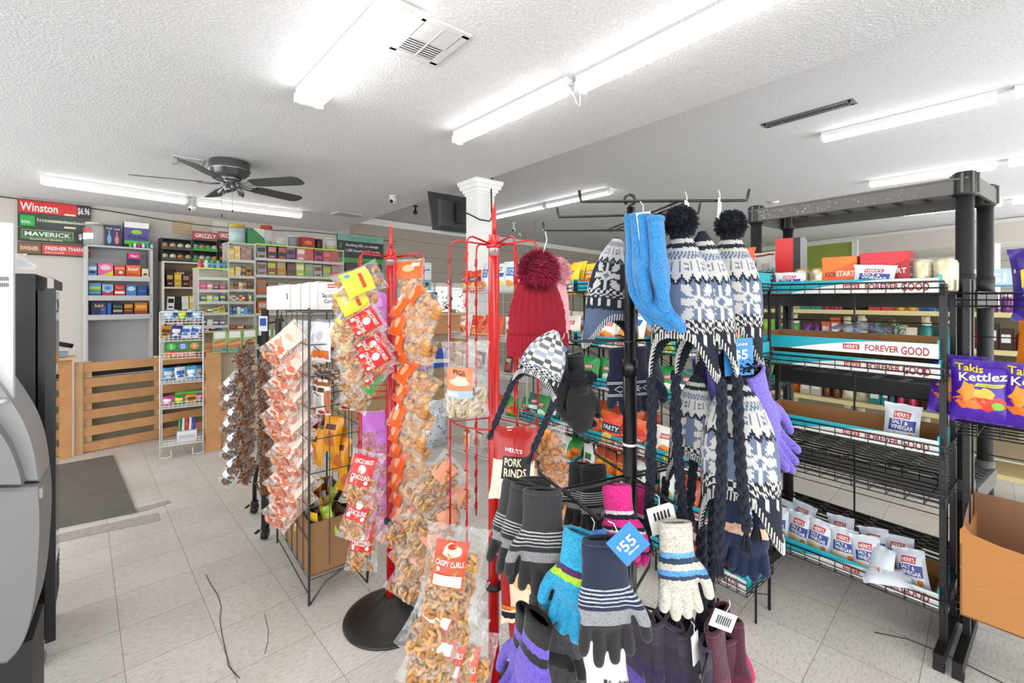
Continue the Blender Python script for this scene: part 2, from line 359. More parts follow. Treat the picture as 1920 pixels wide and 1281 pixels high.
def blob(mb, fn, uc, vc, ru, rv, m, n=14, jit=0, seed=1):
    r = random.Random(seed); js = [1 + (r.random() - .5) * jit for _ in range(n)]
    vs = [fn(uc, vc)]; fs = []
    for q in (.55, 1):
        for k in range(n): t = 2 * pi * k / n; vs.append(fn(uc + ru * q * js[k] * cos(t), vc + rv * q * js[k] * sin(t)))
    for k in range(n): fs.append((0, 1 + k, 1 + (k + 1) % n)); fs.append((1 + k, 1 + n + k, 1 + n + (k + 1) % n, 1 + (k + 1) % n))
    mb.add(vs, fs, m, True)
def decorate(mb, F_, decals):
    """prints on the bag front; F_(off) gives the surface lifted by off"""
    for i, d_ in enumerate(decals):
        fn = F_(.0009 + .0005 * i)
        if d_[0] == 'r': patch(mb, fn, *d_[1:5], d_[5], max(3, int(abs(d_[2] - d_[1]) * 7)), max(2, int(abs(d_[4] - d_[3]) * 24)), d_[6] if len(d_) > 6 else 0)
        elif d_[0] == 'e': blob(mb, fn, *d_[1:5], d_[5], jit=d_[6] if len(d_) > 6 else 0, seed=i)
        elif d_[0] == 't':
            fn = F_(.0022 + .0005 * i); _, s, u0, u1, v, h, m = d_[:7]; rise = d_[7] if len(d_) > 7 else 0
            mb.text(s, (lambda g, uc, rs: (lambda u, vv: g(u, vv - rs * (u - uc))))(fn, (u0 + u1) / 2, rise), u0, u1, v, h, m)
def bag_mesh(name, W, Hh, T, m, decals=(), seed=0, wr=.05, top=None, back=None, seal=.07, nu=12, nv=18, low=False, foilbottom=None):
    mb = MB(); fr = bagfn(W, Hh, T, seal, seed, wr, -1); bk = bagfn(W, Hh, T, seal, seed, wr, 1)
    if low: nu, nv = 8, 12
    def mf(i, j):
        v = j / nv
        if top and v < top[1]: return top[0]
        if foilbottom and v >= foilbottom[1]: return foilbottom[0]
        return m
    mb.grid(lambda a, b: fr(a * 2 - 1, b), nu, nv, m, True, mf)
    mb.grid(lambda a, b: bk(1 - a * 2, b), nu, nv, m, True, (lambda i, j: back or m))
    decorate(mb, lambda off: bagfn(W, Hh, T, seal, seed, wr, -1, off), decals)
    return mb.mesh(name)
def curls(W, Hh, T, n, m1, m2, kind, seed, v0=.3, v1=.93, s=1.0):
    """loose snacks inside a bag"""
    r = random.Random(seed); mb = MB()
    for k in range(n):
        v = v0 + (v1 - v0) * ((k + r.random()) / n); c = math.sin(pi * min(1, max(0, (v - .05) / .9))) ** .5
        u = r.uniform(-.84, .84); b = max(0, 1 - abs(u) ** 2.6) ** .8
        fr = -1 if r.random() < .72 else 1
        sz = {'ring': .010, 'twist': .008, 'chunk': .012}[kind] * s; p = Vector((u * (W / 2 * .9 - sz), fr * max(0, T / 2 * c * b - sz * .9) * r.uniform(.6, 1), -v * Hh)); m = m1 if r.random() < .6 else m2
        e = Euler((r.uniform(0, 6), r.uniform(0, 6), r.uniform(0, 6))).to_matrix()
        if kind == 'ring':
            R0 = .013 * s * r.uniform(.8, 1.2); N = 7; arc = r.uniform(3.4, 6.0)
            mb.tube([p + e @ Vector((R0 * cos(arc * i / N), R0 * sin(arc * i / N), .003 * i / N)) for i in range(N + 1)], [.0028 * s] + [.0052 * s * r.uniform(.8, 1.15) for i in range(N - 1)] + [.0028 * s], m, 6)
        elif kind == 'twist':
            N = 6; Ln = .034 * s * r.uniform(.8, 1.25); ph = r.uniform(0, 6)
            mb.tube([p + e @ Vector((Ln * (i / N - .5), .006 * s * sin(ph + i * 1.3), .005 * s * cos(ph + i * 1.1))) for i in range(N + 1)], [.003 * s] + [.0062 * s * r.uniform(.75, 1.1) for i in range(N - 1)] + [.003 * s], m, 5)
        else:
            mb.ball(p, .0125 * s * r.uniform(.8, 1.2), m, 7, 5, (1, .7, r.uniform(.6, 1)), e, .5, r)
    return mb.mesh('snacks')
SN = dict(rind=(M('fried_rind', 'c88f4e', .7, var=.3, scale=120, bump=.5), M('pale_rind', 'dcb075', .7, var=.2, scale=120, bump=.5)),
          brown=(M('toasted_rind', '8f5c2c', .7, var=.3, scale=120, bump=.5), M('dark_rind', '6a401d', .7, var=.3, scale=120, bump=.5)),
          gold=(M('golden_curl', 'b98a50', .7, var=.25, scale=120, bump=.4), M('light_curl', 'd6ab74', .7, var=.2, scale=120, bump=.4)),
          gummy=(M('peach_gummy', 'eba986', .35, var=.2), M('red_gummy', 'dd8468', .35, var=.2)),
          straw=(M('straw_strip', 'c99a6a', .7, var=.25, scale=120), M('pale_strip', 'b98355', .7, var=.2, scale=120)),
          grey=(M('white_rind', 'd8cdbd', .7, var=.15, scale=90, bump=.4), M('buff_rind', 'c9b69c', .7, var=.2, scale=90, bump=.4)))
def film_bag(name, W, Hh, T, snack, kind, n, seed, label=None, labmat=None, film=None, v0=.3, s=1.0, extra=()):
    """clear bag as a mesh root; loose snacks and a printed label are its parts. Returns the root (template)"""
    mb = MB(); fr = bagfn(W, Hh, T, .05, seed, .10, -1, 0, 1); bk = bagfn(W, Hh, T, .05, seed, .10, 1, 0, 1)
    mb.grid(lambda a, b: fr(a * 2 - 1, b), 9, 14, film or FILM); mb.grid(lambda a, b: bk(1 - a * 2, b), 9, 14, film or FILM)
    root = mb.build(name)
    me = curls(W, Hh, T * .92, n, *SN[snack], kind, seed, v0, .95, s); ct = link(me, 'snacks', root); ct['kind'] = 'stuff'
    if label:
        mb = MB(); F_ = lambda off: bagfn(W, Hh, T, .05, seed, .10, -1, off + .001, 1)
        patch(mb, F_(.0006), *label, labmat, 8, 8); decorate(mb, lambda o: F_(o + .001), extra); mb.build('printed_label', root)
    return root
TEMPL = []
def park(o): TEMPL.append(o); return o
def kill(o):
    for ch in list(o.children): kill(ch)
    bpy.data.objects.remove(o)
class Kit:
    """a template used the first time itself and copied afterwards"""
    def __init__(s, root): s.root = root; s.used = False
    def put(s, label, cat, loc, rot=(0, 0, 0), group=None, scale=None):
        if not s.used:
            s.used = True; r = s.root; tag(r, label, cat, group); r.location = loc; r.rotation_euler = rot
            if scale: r.scale = scale
            return r
        r = dup(s.root, label, loc, rot, group, scale or (1, 1, 1)); r['category'] = cat
        if group: r['group'] = group
        return r
    def done(s):
        if not s.used: kill(s.root)
def kit_mesh(me, name): return Kit(link(me, name))
def hang_rot(ang, yaw=0, pitch=0):
    """ang: degrees the bag's length leans in the picture plane (0 hangs straight down, + swings its foot to the right); yaw turns about the vertical"""
    m = Matrix.Rotation(R_(yaw), 3, 'Z') @ Matrix.Rotation(R_(-ang), 3, 'Y') @ Matrix.Rotation(R_(pitch), 3, 'X')
    return m.to_euler()
# colours of prints
RED = C('c8202b', .4); DRED = C('a81c22', .4); WHT = C('f2f2f0', .4); NAVY = C('1f2f5f', .5); BLUE = C('2b62b8', .4); YEL = C('f2d61f', .4); ORG = C('ee6a1c', .4); BLK = C('1b1a1c', .5)
TEAL = C('27b4c4', .5); CREAM = C('efe4c4', .5); CHIP = C('e9cf83', .5); GRN = C('2f9e4a', .4); PUR = C('5a2aa8', .3); KRAFT = C('b98b5b', .8); LBLUE = C('4aa3df', .4); SILV = C('dfe4ea', .3); PINK = C('e86aa6', .4)
def herrs(u=.0, v=.26, w=.42, h=.085): return [('r', u - w, u + w, v - h * .75, v + h * .75, RED, .06), ('t', "HERR'S", u - w * .85, u + w * .85, v, h, WHT)]
def carton(mb, c, d, m, face=None, fm=None):
    mb.box(c, d, m)
def tray_mesh(W, D_, Hh, empty=True, txt=True, dot=False, short=False):
    """open teal cardboard tray; front wall white swoosh with red writing; local x 0..W, y 0..D, z 0..H"""
    mb = MB(); t = .004; kr = KRAFT
    mb.box((W / 2, D_ / 2, t / 2), (W, D_, t), kr)
    for (a, b_) in (((W / 2, D_ - t / 2, Hh / 2), (W, t, Hh)), ((t / 2, D_ / 2, Hh / 2), (t, D_, Hh)), ((W - t / 2, D_ / 2, Hh / 2), (t, D_, Hh))):
        mb.box(a, b_, TEAL)
    mb.box((W / 2, D_ - t - .001, Hh / 2), (W - .01, .001, Hh - .002), kr)
    for x in (t + .0008, W - t - .0008): mb.box((x, D_ / 2, Hh / 2), (.001, D_ - .01, Hh - .002), kr)
    fh = Hh * .8; mb.box((W / 2, t / 2, fh / 2), (W, t, fh), TEAL); mb.box((W / 2, t + .001, fh / 2), (W - .01, .001, fh - .002), kr)
    for x in (0, W):   # sloping shoulders
        mb.add([(x - .0 if x else .0, t, fh), (x, t, 0), (x, D_ * .25, Hh)], [(0, 1, 2)], TEAL)
    fn = lambda off: (lambda u, v: Vector((u * W, -.0006 - off, fh * (1 - v))))
    g = fn(.0004); N = 12; top = lambda k: .9 * (1 - min(1, k / (N * .75))) ** 1.6 + .02
    x0 = .22 if not short else .35; vs = []
    for k in range(N + 1): u = x0 + (1 - x0) * k / N; vs.append(g(u, top(k) if not short else .1 + .8 * (1 - math.sin(pi * min(1, k / N * .62 + .0))) )); vs.append(g(u, .99))
    mb.add(vs, [(2 * k, 2 * k + 1, 2 * k + 3, 2 * k + 2) for k in range(N)], WHT)
    if txt:
        b = .53 if not short else .5
        g = fn(.0012); mb.grid(lambda a, c: g(b + .09 * a, .34 + .4 * c), 1, 1, RED); g2 = fn(.002); mb.text("HERR'S", g2, b + .008, b + .082, .54, .26, WHT)
        mb.text('FOREVER', g2, b + .12, b + .29, .55, .46, DRED); mb.text('GOOD', g2, b + .30, b + .43, .58, .58, DRED)
    if dot:
        g2 = fn(.0016); blob(mb, g2, .22, .5, .06, .42, C('e6e23a')); mb.text('99c', fn(.0026), .18, .26, .5, .34, GRN)
    return mb.mesh('tray')
# ================================================================ snack racks along the U line (right half)
m_bk = M('black_metal', '17181a', .38, bump=.1); m_bw = M('black_wire', '1c1d20', .35)
RO = Vector((1.715, 1.80, 0))      # right front foot of the near rack
def rk(t): p = RO + Vector((-.628, .778, 0)) * t; return p   # t metres left along the front
def snack_rack(label, t_right, W, tiers, D_=.30, feet=True, py_=.05, mwire=None, mpost=None, gridback=True, z0=0.0, top=1.5, group=None, name='snack_rack'):
    p = rk(t_right + W); o = thing(name, label, 'display rack', p, RZU, group)
    mp_, mw = mpost or m_bk, mwire or m_bw
    for x in (0.012, W - .012):
        if feet:
            mb = MB(); mb.box((x, py_, top / 2 + .01), (.022, .038, top), mp_)
            for k in range(26): mb.box((x, py_ - .021, .2 + k * .05), (.006, .003, .016), M('slot_mark', '3b4048', .6))  # row of slot marks on the post face, paler than its metal
            mb.build('post', o)
            mb = MB(); mb.box((x, D_ - .02, top / 2 + .01), (.02, .03, top), mp_); mb.build('rear_post', o)
            mb = MB(); mb.box((x, D_ / 2 - .01, .045), (.03, D_ + .12, .05), mp_); mb.box((x, -.05, .012), (.034, .03, .024), BLK); mb.build('foot', o)
        else:
            mb = MB(); mb.tube([(x, D_ - .04, 0), (x, D_ - .04, top)], .007, mp_, 6); mb.build('rear_post', o)
            mb = MB(); mb.tube([(x, D_ * .35, .0), (x, D_ * .35, top)], .005, mp_, 6)
            for z in tiers: mb.tube([(x, 0, z), (x, D_ - .04, z + .1)], .0022, mp_, 4); mb.tube([(x, .02, z), (x, D_ - .04, z - .1)], .0022, mp_, 4)
            mb.build('side_frame', o)
    for k, z in enumerate(tiers):
        mb = MB(); mb.wirebox(.0, W, -.02, D_ - .03, z, .0028, mw, 12, 5, .05, .05, .03); mb.tube([(0, -.02, z + .05), (W, -.02, z + .05)], .004, mw, 5)
        mb.build('wire_shelf', o)
    mb = MB()
    for z in [a - .13 for a in tiers[:-1]] : mb.tube([(0, D_ - .03, z), (W, D_ - .03, z)], .0022, mw, 4)
    for x in (W * .5,): mb.tube([(x, D_ - .03, tiers[-1]), (x, D_ - .03, top)], .004, mw, 4)
    mb.build('back_wires', o)
    return o
def rloc(t_right, W, x, y, z):
    """point in a rack's own frame"""
    p = rk(t_right + W); c, s = math.cos(RZU), math.sin(RZU)
    return Vector((p.x + c * x - s * y, p.y + s * x + c * y, z))
TRAY = Kit(link(tray_mesh(.68, .27, .075), 'cardboard_tray')); TRAY_S = Kit(link(tray_mesh(.48, .25, .075, short=True), 'cardboard_tray')); TRAY_D = Kit(link(tray_mesh(.48, .25, .075, dot=True, short=True), 'cardboard_tray')); TRAY_H = Kit(link(tray_mesh(.235, .25, .075, short=True), 'cardboard_tray'))
# --- near rack (five tiers)
ZT = [1.468, 1.122, .815, .62, .205]
snack_rack('black wire snack rack with nearly empty teal trays in front of the plastic shelving', 0, .73, ZT)
def trayput(kit, label, tr, W, x, y, z, tilt=0, grp='teal snack trays'):
    return kit.put(label, 'tray', rloc(tr, W, x, y, z), (tilt, 0, RZU), grp)
trayput(TRAY, 'teal tray on the top tier of the near rack, holding cans and boxes', 0, .73, .03, .0, ZT[0] + .006)
trayput(TRAY, 'upper of two stacked empty teal trays on the near rack', 0, .73, .03, .0, ZT[1] + .086)
trayput(TRAY, 'lower of two stacked empty teal trays, behind the wire edge', 0, .73, .035, -.002, ZT[1] + .006)
trayput(TRAY, 'open teal tray holding a single upright white chip bag', 0, .73, .03, .0, ZT[2] + .006)
trayput(TRAY, 'lowest teal tray on the near rack, lined with chip bags', 0, .73, .03, .0, ZT[4] + .006)
mb = MB(); mb.box((.33, .13, .003), (.63, .24, .004), M('stained_board', '7d5a3c', .8, var=.5, scale=14)); tag(mb.build('cardboard_liner', loc=rloc(0, .73, .03, .0, ZT[4] + .012), rot=(0, 0, RZU)), 'stained brown board lying in the lowest teal tray', 'liner')
SV = [('r', -.72, .78, .36, .62, C('24479a', .4), .05)] + herrs(0, .25, .46, .1) + [('t', 'SALT &', -.55, .35, .42, .09, WHT, -.02), ('t', 'VINEGAR', -.6, .68, .54, .1, WHT, -.02), ('e', -.30, .75, .34, .10, CHIP, .3), ('e', .12, .80, .34, .09, CREAM, .3), ('e', .52, .74, .2, .08, C('d98a3a'), .3)]
SVB = C('dfe5ee', .28, bump=.25, bscale=30, bdist=.006)
sv = [kit_mesh(bag_mesh('chip_bag', .115, .165, .045, SVB, SV, seed=s_), 'chip_bag') for s_ in (1, 2, 3)]
svw = kit_mesh(bag_mesh('chip_bag', .115, .165, .045, SVB, [('r', -.5, .3, .55, .8, WHT), ('t', "HERR'S", -.3, .2, .62, .05, RED)], seed=6), 'chip_bag')
sv[0].put('small salt and vinegar chip bag standing alone in the middle open tray', 'chip bag', rloc(0, .73, .58, .12, ZT[2] + .172), (R_(-8), R_(3), RZU + R_(6)), None, (1.12,) * 3)
xs = [(.055, .085, -4), (.155, .09, 4), (.235, .085, 5), (.315, .08, -2), (.385, .07, -8)]
for k, (x, y, a) in enumerate(xs): sv[k % 3].put('white and blue chip bag, lowest tray, front row, %s from left' % ORD[k], 'chip bag', rloc(0, .73, x * 1.12 + .02, y, ZT[4] + .172), (R_(-9), R_(a), RZU + R_(-a)), 'salt and vinegar bags in the lowest tray')
for k, (x, y, a) in enumerate([(.075, .17, 6), (.155, .21, 8), (.30, .19, -6), (.42, .17, -10), (.50, .17, -8)]): sv[(k + 1) % 3].put('chip bag in the lowest tray, back row, %s from left' % ORD[k], 'chip bag', rloc(0, .73, x * 1.1, y, ZT[4] + .18), (R_(-16), R_(a), RZU), 'salt and vinegar bags in the lowest tray')
svw.put('chip bag showing its plain printed back at the right of the lowest tray', 'chip bag', rloc(0, .73, .52, .05, ZT[4] + .16), (R_(-10), R_(-4), RZU + R_(-24)))
sv[1].put('chip bag with blue band at the right end of the lowest tray', 'chip bag', rloc(0, .73, .60, .09, ZT[4] + .17), (R_(-10), R_(-12), RZU + R_(-5)))
svw.put('white chip bag lying flat at the right front of the lowest tray', 'chip bag', rloc(0, .73, .62, .03, ZT[4] + .07), (R_(-80), R_(12), RZU + R_(-70)))
# top tier goods
def casebox(name, label, cat, W, D_, Hh, m, loc, rz, front=(), side=None, sidem=None, rot=None, grp=None):
    """a printed box; front is a list of prints on its front face (u 0..1 across, v 0..1 down)"""
    mb = MB(); mb.box((0, 0, Hh / 2), (W, D_, Hh), m)
    if sidem:
        for sx in (-1, 1): mb.box((sx * (W / 2 + .0005), 0, Hh / 2), (.001, D_ - .001, Hh - .001), sidem)
    for i, p in enumerate(front):
        off = .0006 + .0004 * i; fn = lambda u, v, off=off: Vector(((u - .5) * W, -D_ / 2 - off, Hh * (1 - v)))
        if p[0] == 'r': mb.grid(lambda a, b: fn(p[1] + (p[2] - p[1]) * a, p[3] + (p[4] - p[3]) * b), 1, 1, p[5])
        elif p[0] == 'p': mb.add([fn(u, v) for u, v in p[1]], [tuple(range(len(p[1])))], p[2])
        elif p[0] == 'e': blob(mb, fn, *p[1:5], p[5])
        else: mb.text(p[1], fn, p[2], p[3], p[4], p[5], p[6])
    o = mb.build(name, None, loc, rot or (0, 0, rz)); return tag(o, label, cat, grp)
z1 = ZT[0] + .012
casebox('appliance_box', 'tall red and black product box standing behind the top tray', 'box', .11, .16, .28, C('c8141c', .35), rloc(0, .73, .115, .18, z1), RZU + R_(8), [('r', .72, 1, 0, 1, BLK), ('e', .86, .62, .07, .03, SILV), ('e', .86, .74, .07, .03, SILV), ('e', .86, .86, .07, .03, SILV)], sidem=C('8d8f90', .4))
for k in range(4):
    mb = MB(); mb.lathe([(.026, 0), (.031, .006), (.031, .095), (.027, .108), (.024, .112)], C('c9c3a8', .25, metal=.5)); mb.lathe([(.0316, .02), (.0316, .06)], C('dedcd2', .4)); mb.lathe([(.026, .112), (.027, .116), (0, .117)], C('d7b75a', .3))
    tag(mb.build('drink_can', None, rloc(0, .73, .20 + (k % 2) * .068 - (k // 2) * .02, .075 + (k // 2) * .075, z1)), 'silver drink can with gold rim in the top tray, %s' % ['front left of four', 'front right of four', 'rear left of four', 'rear right of four'][k], 'can', 'silver cans in the top tray')
casebox('drink_case', 'orange cardboard case of energy drinks on the top tray', 'drink case', .135, .13, .165, C('e98327', .4), rloc(0, .73, .36, .12, z1), RZU, [('p', [(0, 1), (0, .5), (1, .15), (1, 1)], C('ef6a1e')), ('t', 'KICK', .1, .42, .5, .14, BLK), ('t', 'START', .42, .95, .48, .15, WHT), ('r', .25, .95, .68, .9, C('f0a488')), ('t', 'ORANGE CITRUS', .28, .92, .79, .09, WHT)], sidem=C('d0621c', .4))
casebox('drink_case', 'red cardboard case of energy drinks with shrink-wrapped cans behind', 'drink case', .17, .12, .175, C('d3303f', .4), rloc(0, .73, .525, .12, z1), RZU, [('p', [(0, 1), (0, .6), (1, .2), (1, 1)], C('b71c2c')), ('t', 'KICK', .15, .45, .5, .12, BLK), ('t', 'START', .45, .95, .48, .13, WHT)], sidem=C('a81826', .4))
mb = MB()
for k in range(6):
    mb.lathe([(.03, 0), (.032, .01), (.032, .12), (.026, .135)], C('dcd3ae', .25, metal=.4), (.033 * (k % 2) * 2, .06 * (k // 2), 0), 14)
mb.grid(lambda a, b: Vector((-.036 + .14 * a, -.036, .14 * b)), 6, 3, FILM); tag(mb.build('can_pack', None, rloc(0, .73, .645, .10, z1), (0, 0, RZU)), 'shrink-wrapped pack of pale cans at the right end of the top tray', 'can pack')
sv[2].put('small white chip bag leaning against the red drink case on the top tray', 'chip bag', rloc(0, .73, .50, .035, z1 + .118), (R_(-4), R_(4), RZU), None, (1.35, .6, .66))
sv[0].put('small white chip bag below the cans at the left of the top tray', 'chip bag', rloc(0, .73, .16, .035, z1 + .10), (R_(-4), 0, RZU), None, (1.2, .6, .58))
mb = MB(); mb.grid(lambda a, b: Vector((.25 * (a - .5), .16 * (b - .5), .018 + .03 * noise.noise(Vector((a * 5, b * 5, 2))) + .03 * sin(pi * a) * sin(pi * b))), 14, 10, film_mat('blue_film', '8fa7c0', .9)); tag(mb.build('plastic_wrap', None, rloc(0, .73, .42, .13, ZT[1] + .165), (0, 0, RZU)), 'crumpled clear plastic wrap on the upper stacked empty tray', 'wrap')
# --- black plastic shelving unit behind the near rack
PL, PR = Vector((1.503, 2.80, 0)), Vector((2.035, 2.045, 0)); dP = PR - PL; WPx = dP.length; rP = math.atan2(dP.y, dP.x)
m_pl = M('black_plastic', '2e2d2c', .5, bump=.15); m_plg = M('grey_plastic', '6e6c68', .55, var=.12, bump=.2); m_sp = M('dust_specks', 'c9c6c0', .8)
o = thing('plastic_shelving', 'tall black plastic shelving unit with an empty dusty top shelf', 'shelving unit', PL, rP); DP = .42; ZP = 2.0
for x in (0, WPx):
    for y in (0, DP):
        mb = MB(); mb.lathe([(.031, 0), (.031, ZP - .02)], m_pl, (x, y, 0), 18); mb.lathe([(.036, .0), (.036, .05)], m_pl, (x, y, 0), 18)
        for z in (.62, 1.08, 1.54): mb.lathe([(.036, z - .07), (.036, z + .02)], m_plg if z < 1 else m_pl, (x, y, 0), 18)
        mb.build('post', o)
        mb = MB(); mb.lathe([(.04, ZP - .09), (.044, ZP - .08), (.044, ZP + .008), (.036, ZP + .018), (0, ZP + .018)], m_pl, (x, y, 0), 18)
        for k in range(8): t = 2 * pi * k / 8; mb.box((x + .045 * cos(t), y + .045 * sin(t), ZP - .035), (.008, .008, .09), m_plg, Matrix.Rotation(t, 3, 'Z'))
        mb.build('corner_cap', o)
def plshelf(z, m, top):
    mb = MB(); s_ = .035
    for (c, d_) in (((WPx / 2, -s_, z - .03), (WPx - .06, .012, .075)), ((WPx / 2, DP + s_, z - .03), (WPx - .06, .012, .075)), ((-s_, DP / 2, z - .03), (.012, DP, .075)), ((WPx + s_, DP / 2, z - .03), (.012, DP, .075))): mb.box(c, d_, m)
    for k in range(9): x = -.02 + (WPx + .04) * k / 8; mb.box((x, DP / 2, z), (.03, DP + .06, .008), m)
    for k in range(10): y = -s_ + (DP + 2 * s_) * k / 9; mb.box((WPx / 2, y, z), (WPx + .04, .016, .008), m)
    if top: mb.box((WPx / 2, -s_ - .008, z + .002), (WPx - .06, .006, .008), m); mb.box((WPx / 2, -s_ - .008, z - .062), (WPx - .06, .006, .008), m)
    if top:
        r = random.Random(4)
        for k in range(70): x = r.uniform(.03, WPx - .05) ** 1.0; x = x * r.random() ** .5; mb.box((x + .02, -s_ - .0068, z - r.uniform(0, .06)), (r.uniform(.001, .006), .0008, r.uniform(.001, .008)), m_sp)
    return mb
for z, m, t in ((ZP - .015, m_plg, True), (1.475, m_pl, False), (1.04, m_pl, False), (.60, m_plg, False), (.15, m_pl, False)): plshelf(z, m, t).build('shelf', o)
# --- rack at the right edge with large purple bags
tW = -.75
snack_rack('black wire rack at the right edge holding large purple chip bags', tW, .72, [1.42, .93, .25], top=1.52, py_=.17)
flame = C('ef7a2c', .35); TK = [('r', -1.0, 1.0, .0, .12, C('4b1f97', .3)), ('e', -.1, .62, .75, .16, flame, .5), ('e', .35, .66, .5, .12, C('d93a1d', .35), .5), ('e', -.45, .52, .3, .14, C('f4a23a', .35), .7), ('e', .2, .52, .35, .1, C('f6c04c', .35), .7), ('e', .55, .7, .2, .06, C('8cc63f', .35), .2), ('e', -.35, .72, .35, .07, C('e9832f', .35), .6), ('r', -.15, .75, .36, .41, C('f2e63c', .3), .1), ('t', 'Takis', -.8, .1, .13, .12, YEL, -.03), ('t', 'Kettlez', -.7, .85, .26, .13, WHT, .03), ('t', 'Jalapeno', -.08, .68, .385, .035, GRN)]
tk = [kit_mesh(bag_mesh('chip_bag', .21, .285, .08, C('5a2bb0', .28, bump=.3, bscale=24, bdist=.008), TK, seed=s_, nu=16, nv=24), 'chip_bag') for s_ in (11, 12)]
for k, (x, y, rz) in enumerate(((-.005, .12, 10), (.062, .065, 0), (.205, .06, -4), (.34, .06, 3))):
    tk[k % 2].put(['purple chip bag half hidden behind the rack post', 'purple chip bag with yellow and white lettering, fully in view', 'purple chip bag cut off by the right edge of the photo', 'purple chip bag beyond the right edge'][k], 'chip bag', rloc(tW, .72, x, y, 1.21 if k else 1.22), (R_(-6), R_((2, -1, 1, 2)[k]), RZU + R_(rz)), 'large purple bags on the right edge rack', (.86,) * 3)
TB = [('t', 'Takis', -.9, .8, .34, .3, YEL, .12), ('e', .2, .8, .6, .15, C('2f6fd0', .3), .4), ('e', -.3, .62, .4, .1, C('4aa0e6', .3), .6)]
tb = kit_mesh(bag_mesh('chip_bag', .21, .285, .08, C('40208c', .28, bump=.3, bscale=24, bdist=.008), TB, seed=15, nu=14, nv=20), 'chip_bag')
tb.put('dark purple and blue bag with huge yellow letters at the right edge', 'chip bag', rloc(tW, .72, .23, .05, 1.64), (R_(-8), R_(-4), RZU + R_(-6)), None, (.95,) * 3)
ob = kit_mesh(bag_mesh('chip_bag', .2, .24, .07, C('e58a22', .35, bump=.25, bscale=30, bdist=.006), [('t', 'Fuego', -.7, .6, .25, .14, C('f6e9d0'), .05), ('e', 0, .6, .6, .18, C('8a2a1c'), .6), ('e', .1, .6, .35, .1, C('d9531e'), .6)], seed=9), 'chip_bag')
ob.put('orange and brown snack bag below the wire edge at the right of the photo', 'chip bag', rloc(tW, .72, .25, .16, 1.39), (R_(-5), R_(2), RZU + R_(-10)))
# brown carton on the bottom shelf
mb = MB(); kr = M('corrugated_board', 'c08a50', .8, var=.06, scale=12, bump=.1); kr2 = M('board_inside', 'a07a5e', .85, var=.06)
CW_, CD, CH = .62, .42, .27
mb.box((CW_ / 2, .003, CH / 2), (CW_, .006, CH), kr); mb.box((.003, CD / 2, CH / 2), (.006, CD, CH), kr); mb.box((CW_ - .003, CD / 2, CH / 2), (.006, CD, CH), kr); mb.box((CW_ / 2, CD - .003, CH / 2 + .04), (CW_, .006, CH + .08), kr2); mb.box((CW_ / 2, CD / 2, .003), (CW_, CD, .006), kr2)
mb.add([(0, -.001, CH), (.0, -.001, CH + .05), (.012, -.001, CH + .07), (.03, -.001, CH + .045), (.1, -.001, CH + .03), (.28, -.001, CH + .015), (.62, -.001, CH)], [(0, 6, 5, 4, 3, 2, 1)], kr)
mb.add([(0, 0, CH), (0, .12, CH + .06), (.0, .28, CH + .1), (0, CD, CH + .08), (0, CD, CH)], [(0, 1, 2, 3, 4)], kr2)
for a, b in (((.0, .18), (.16, .26)), ((.16, .26), (.6, .2)), ((.25, 0), (.34, .2)), ((.05, .12), (.3, .2))): mb.tube([(a[0], -.0008, a[1]), (b[0], -.0008, b[1])], .0014, C('d7a268', .8), 4)
tag(mb.build('cardboard_box', None, rloc(tW, .72, .02, -.08, .262), (0, 0, RZU)), 'large open brown cardboard carton with torn edge, bottom right corner', 'cardboard box')
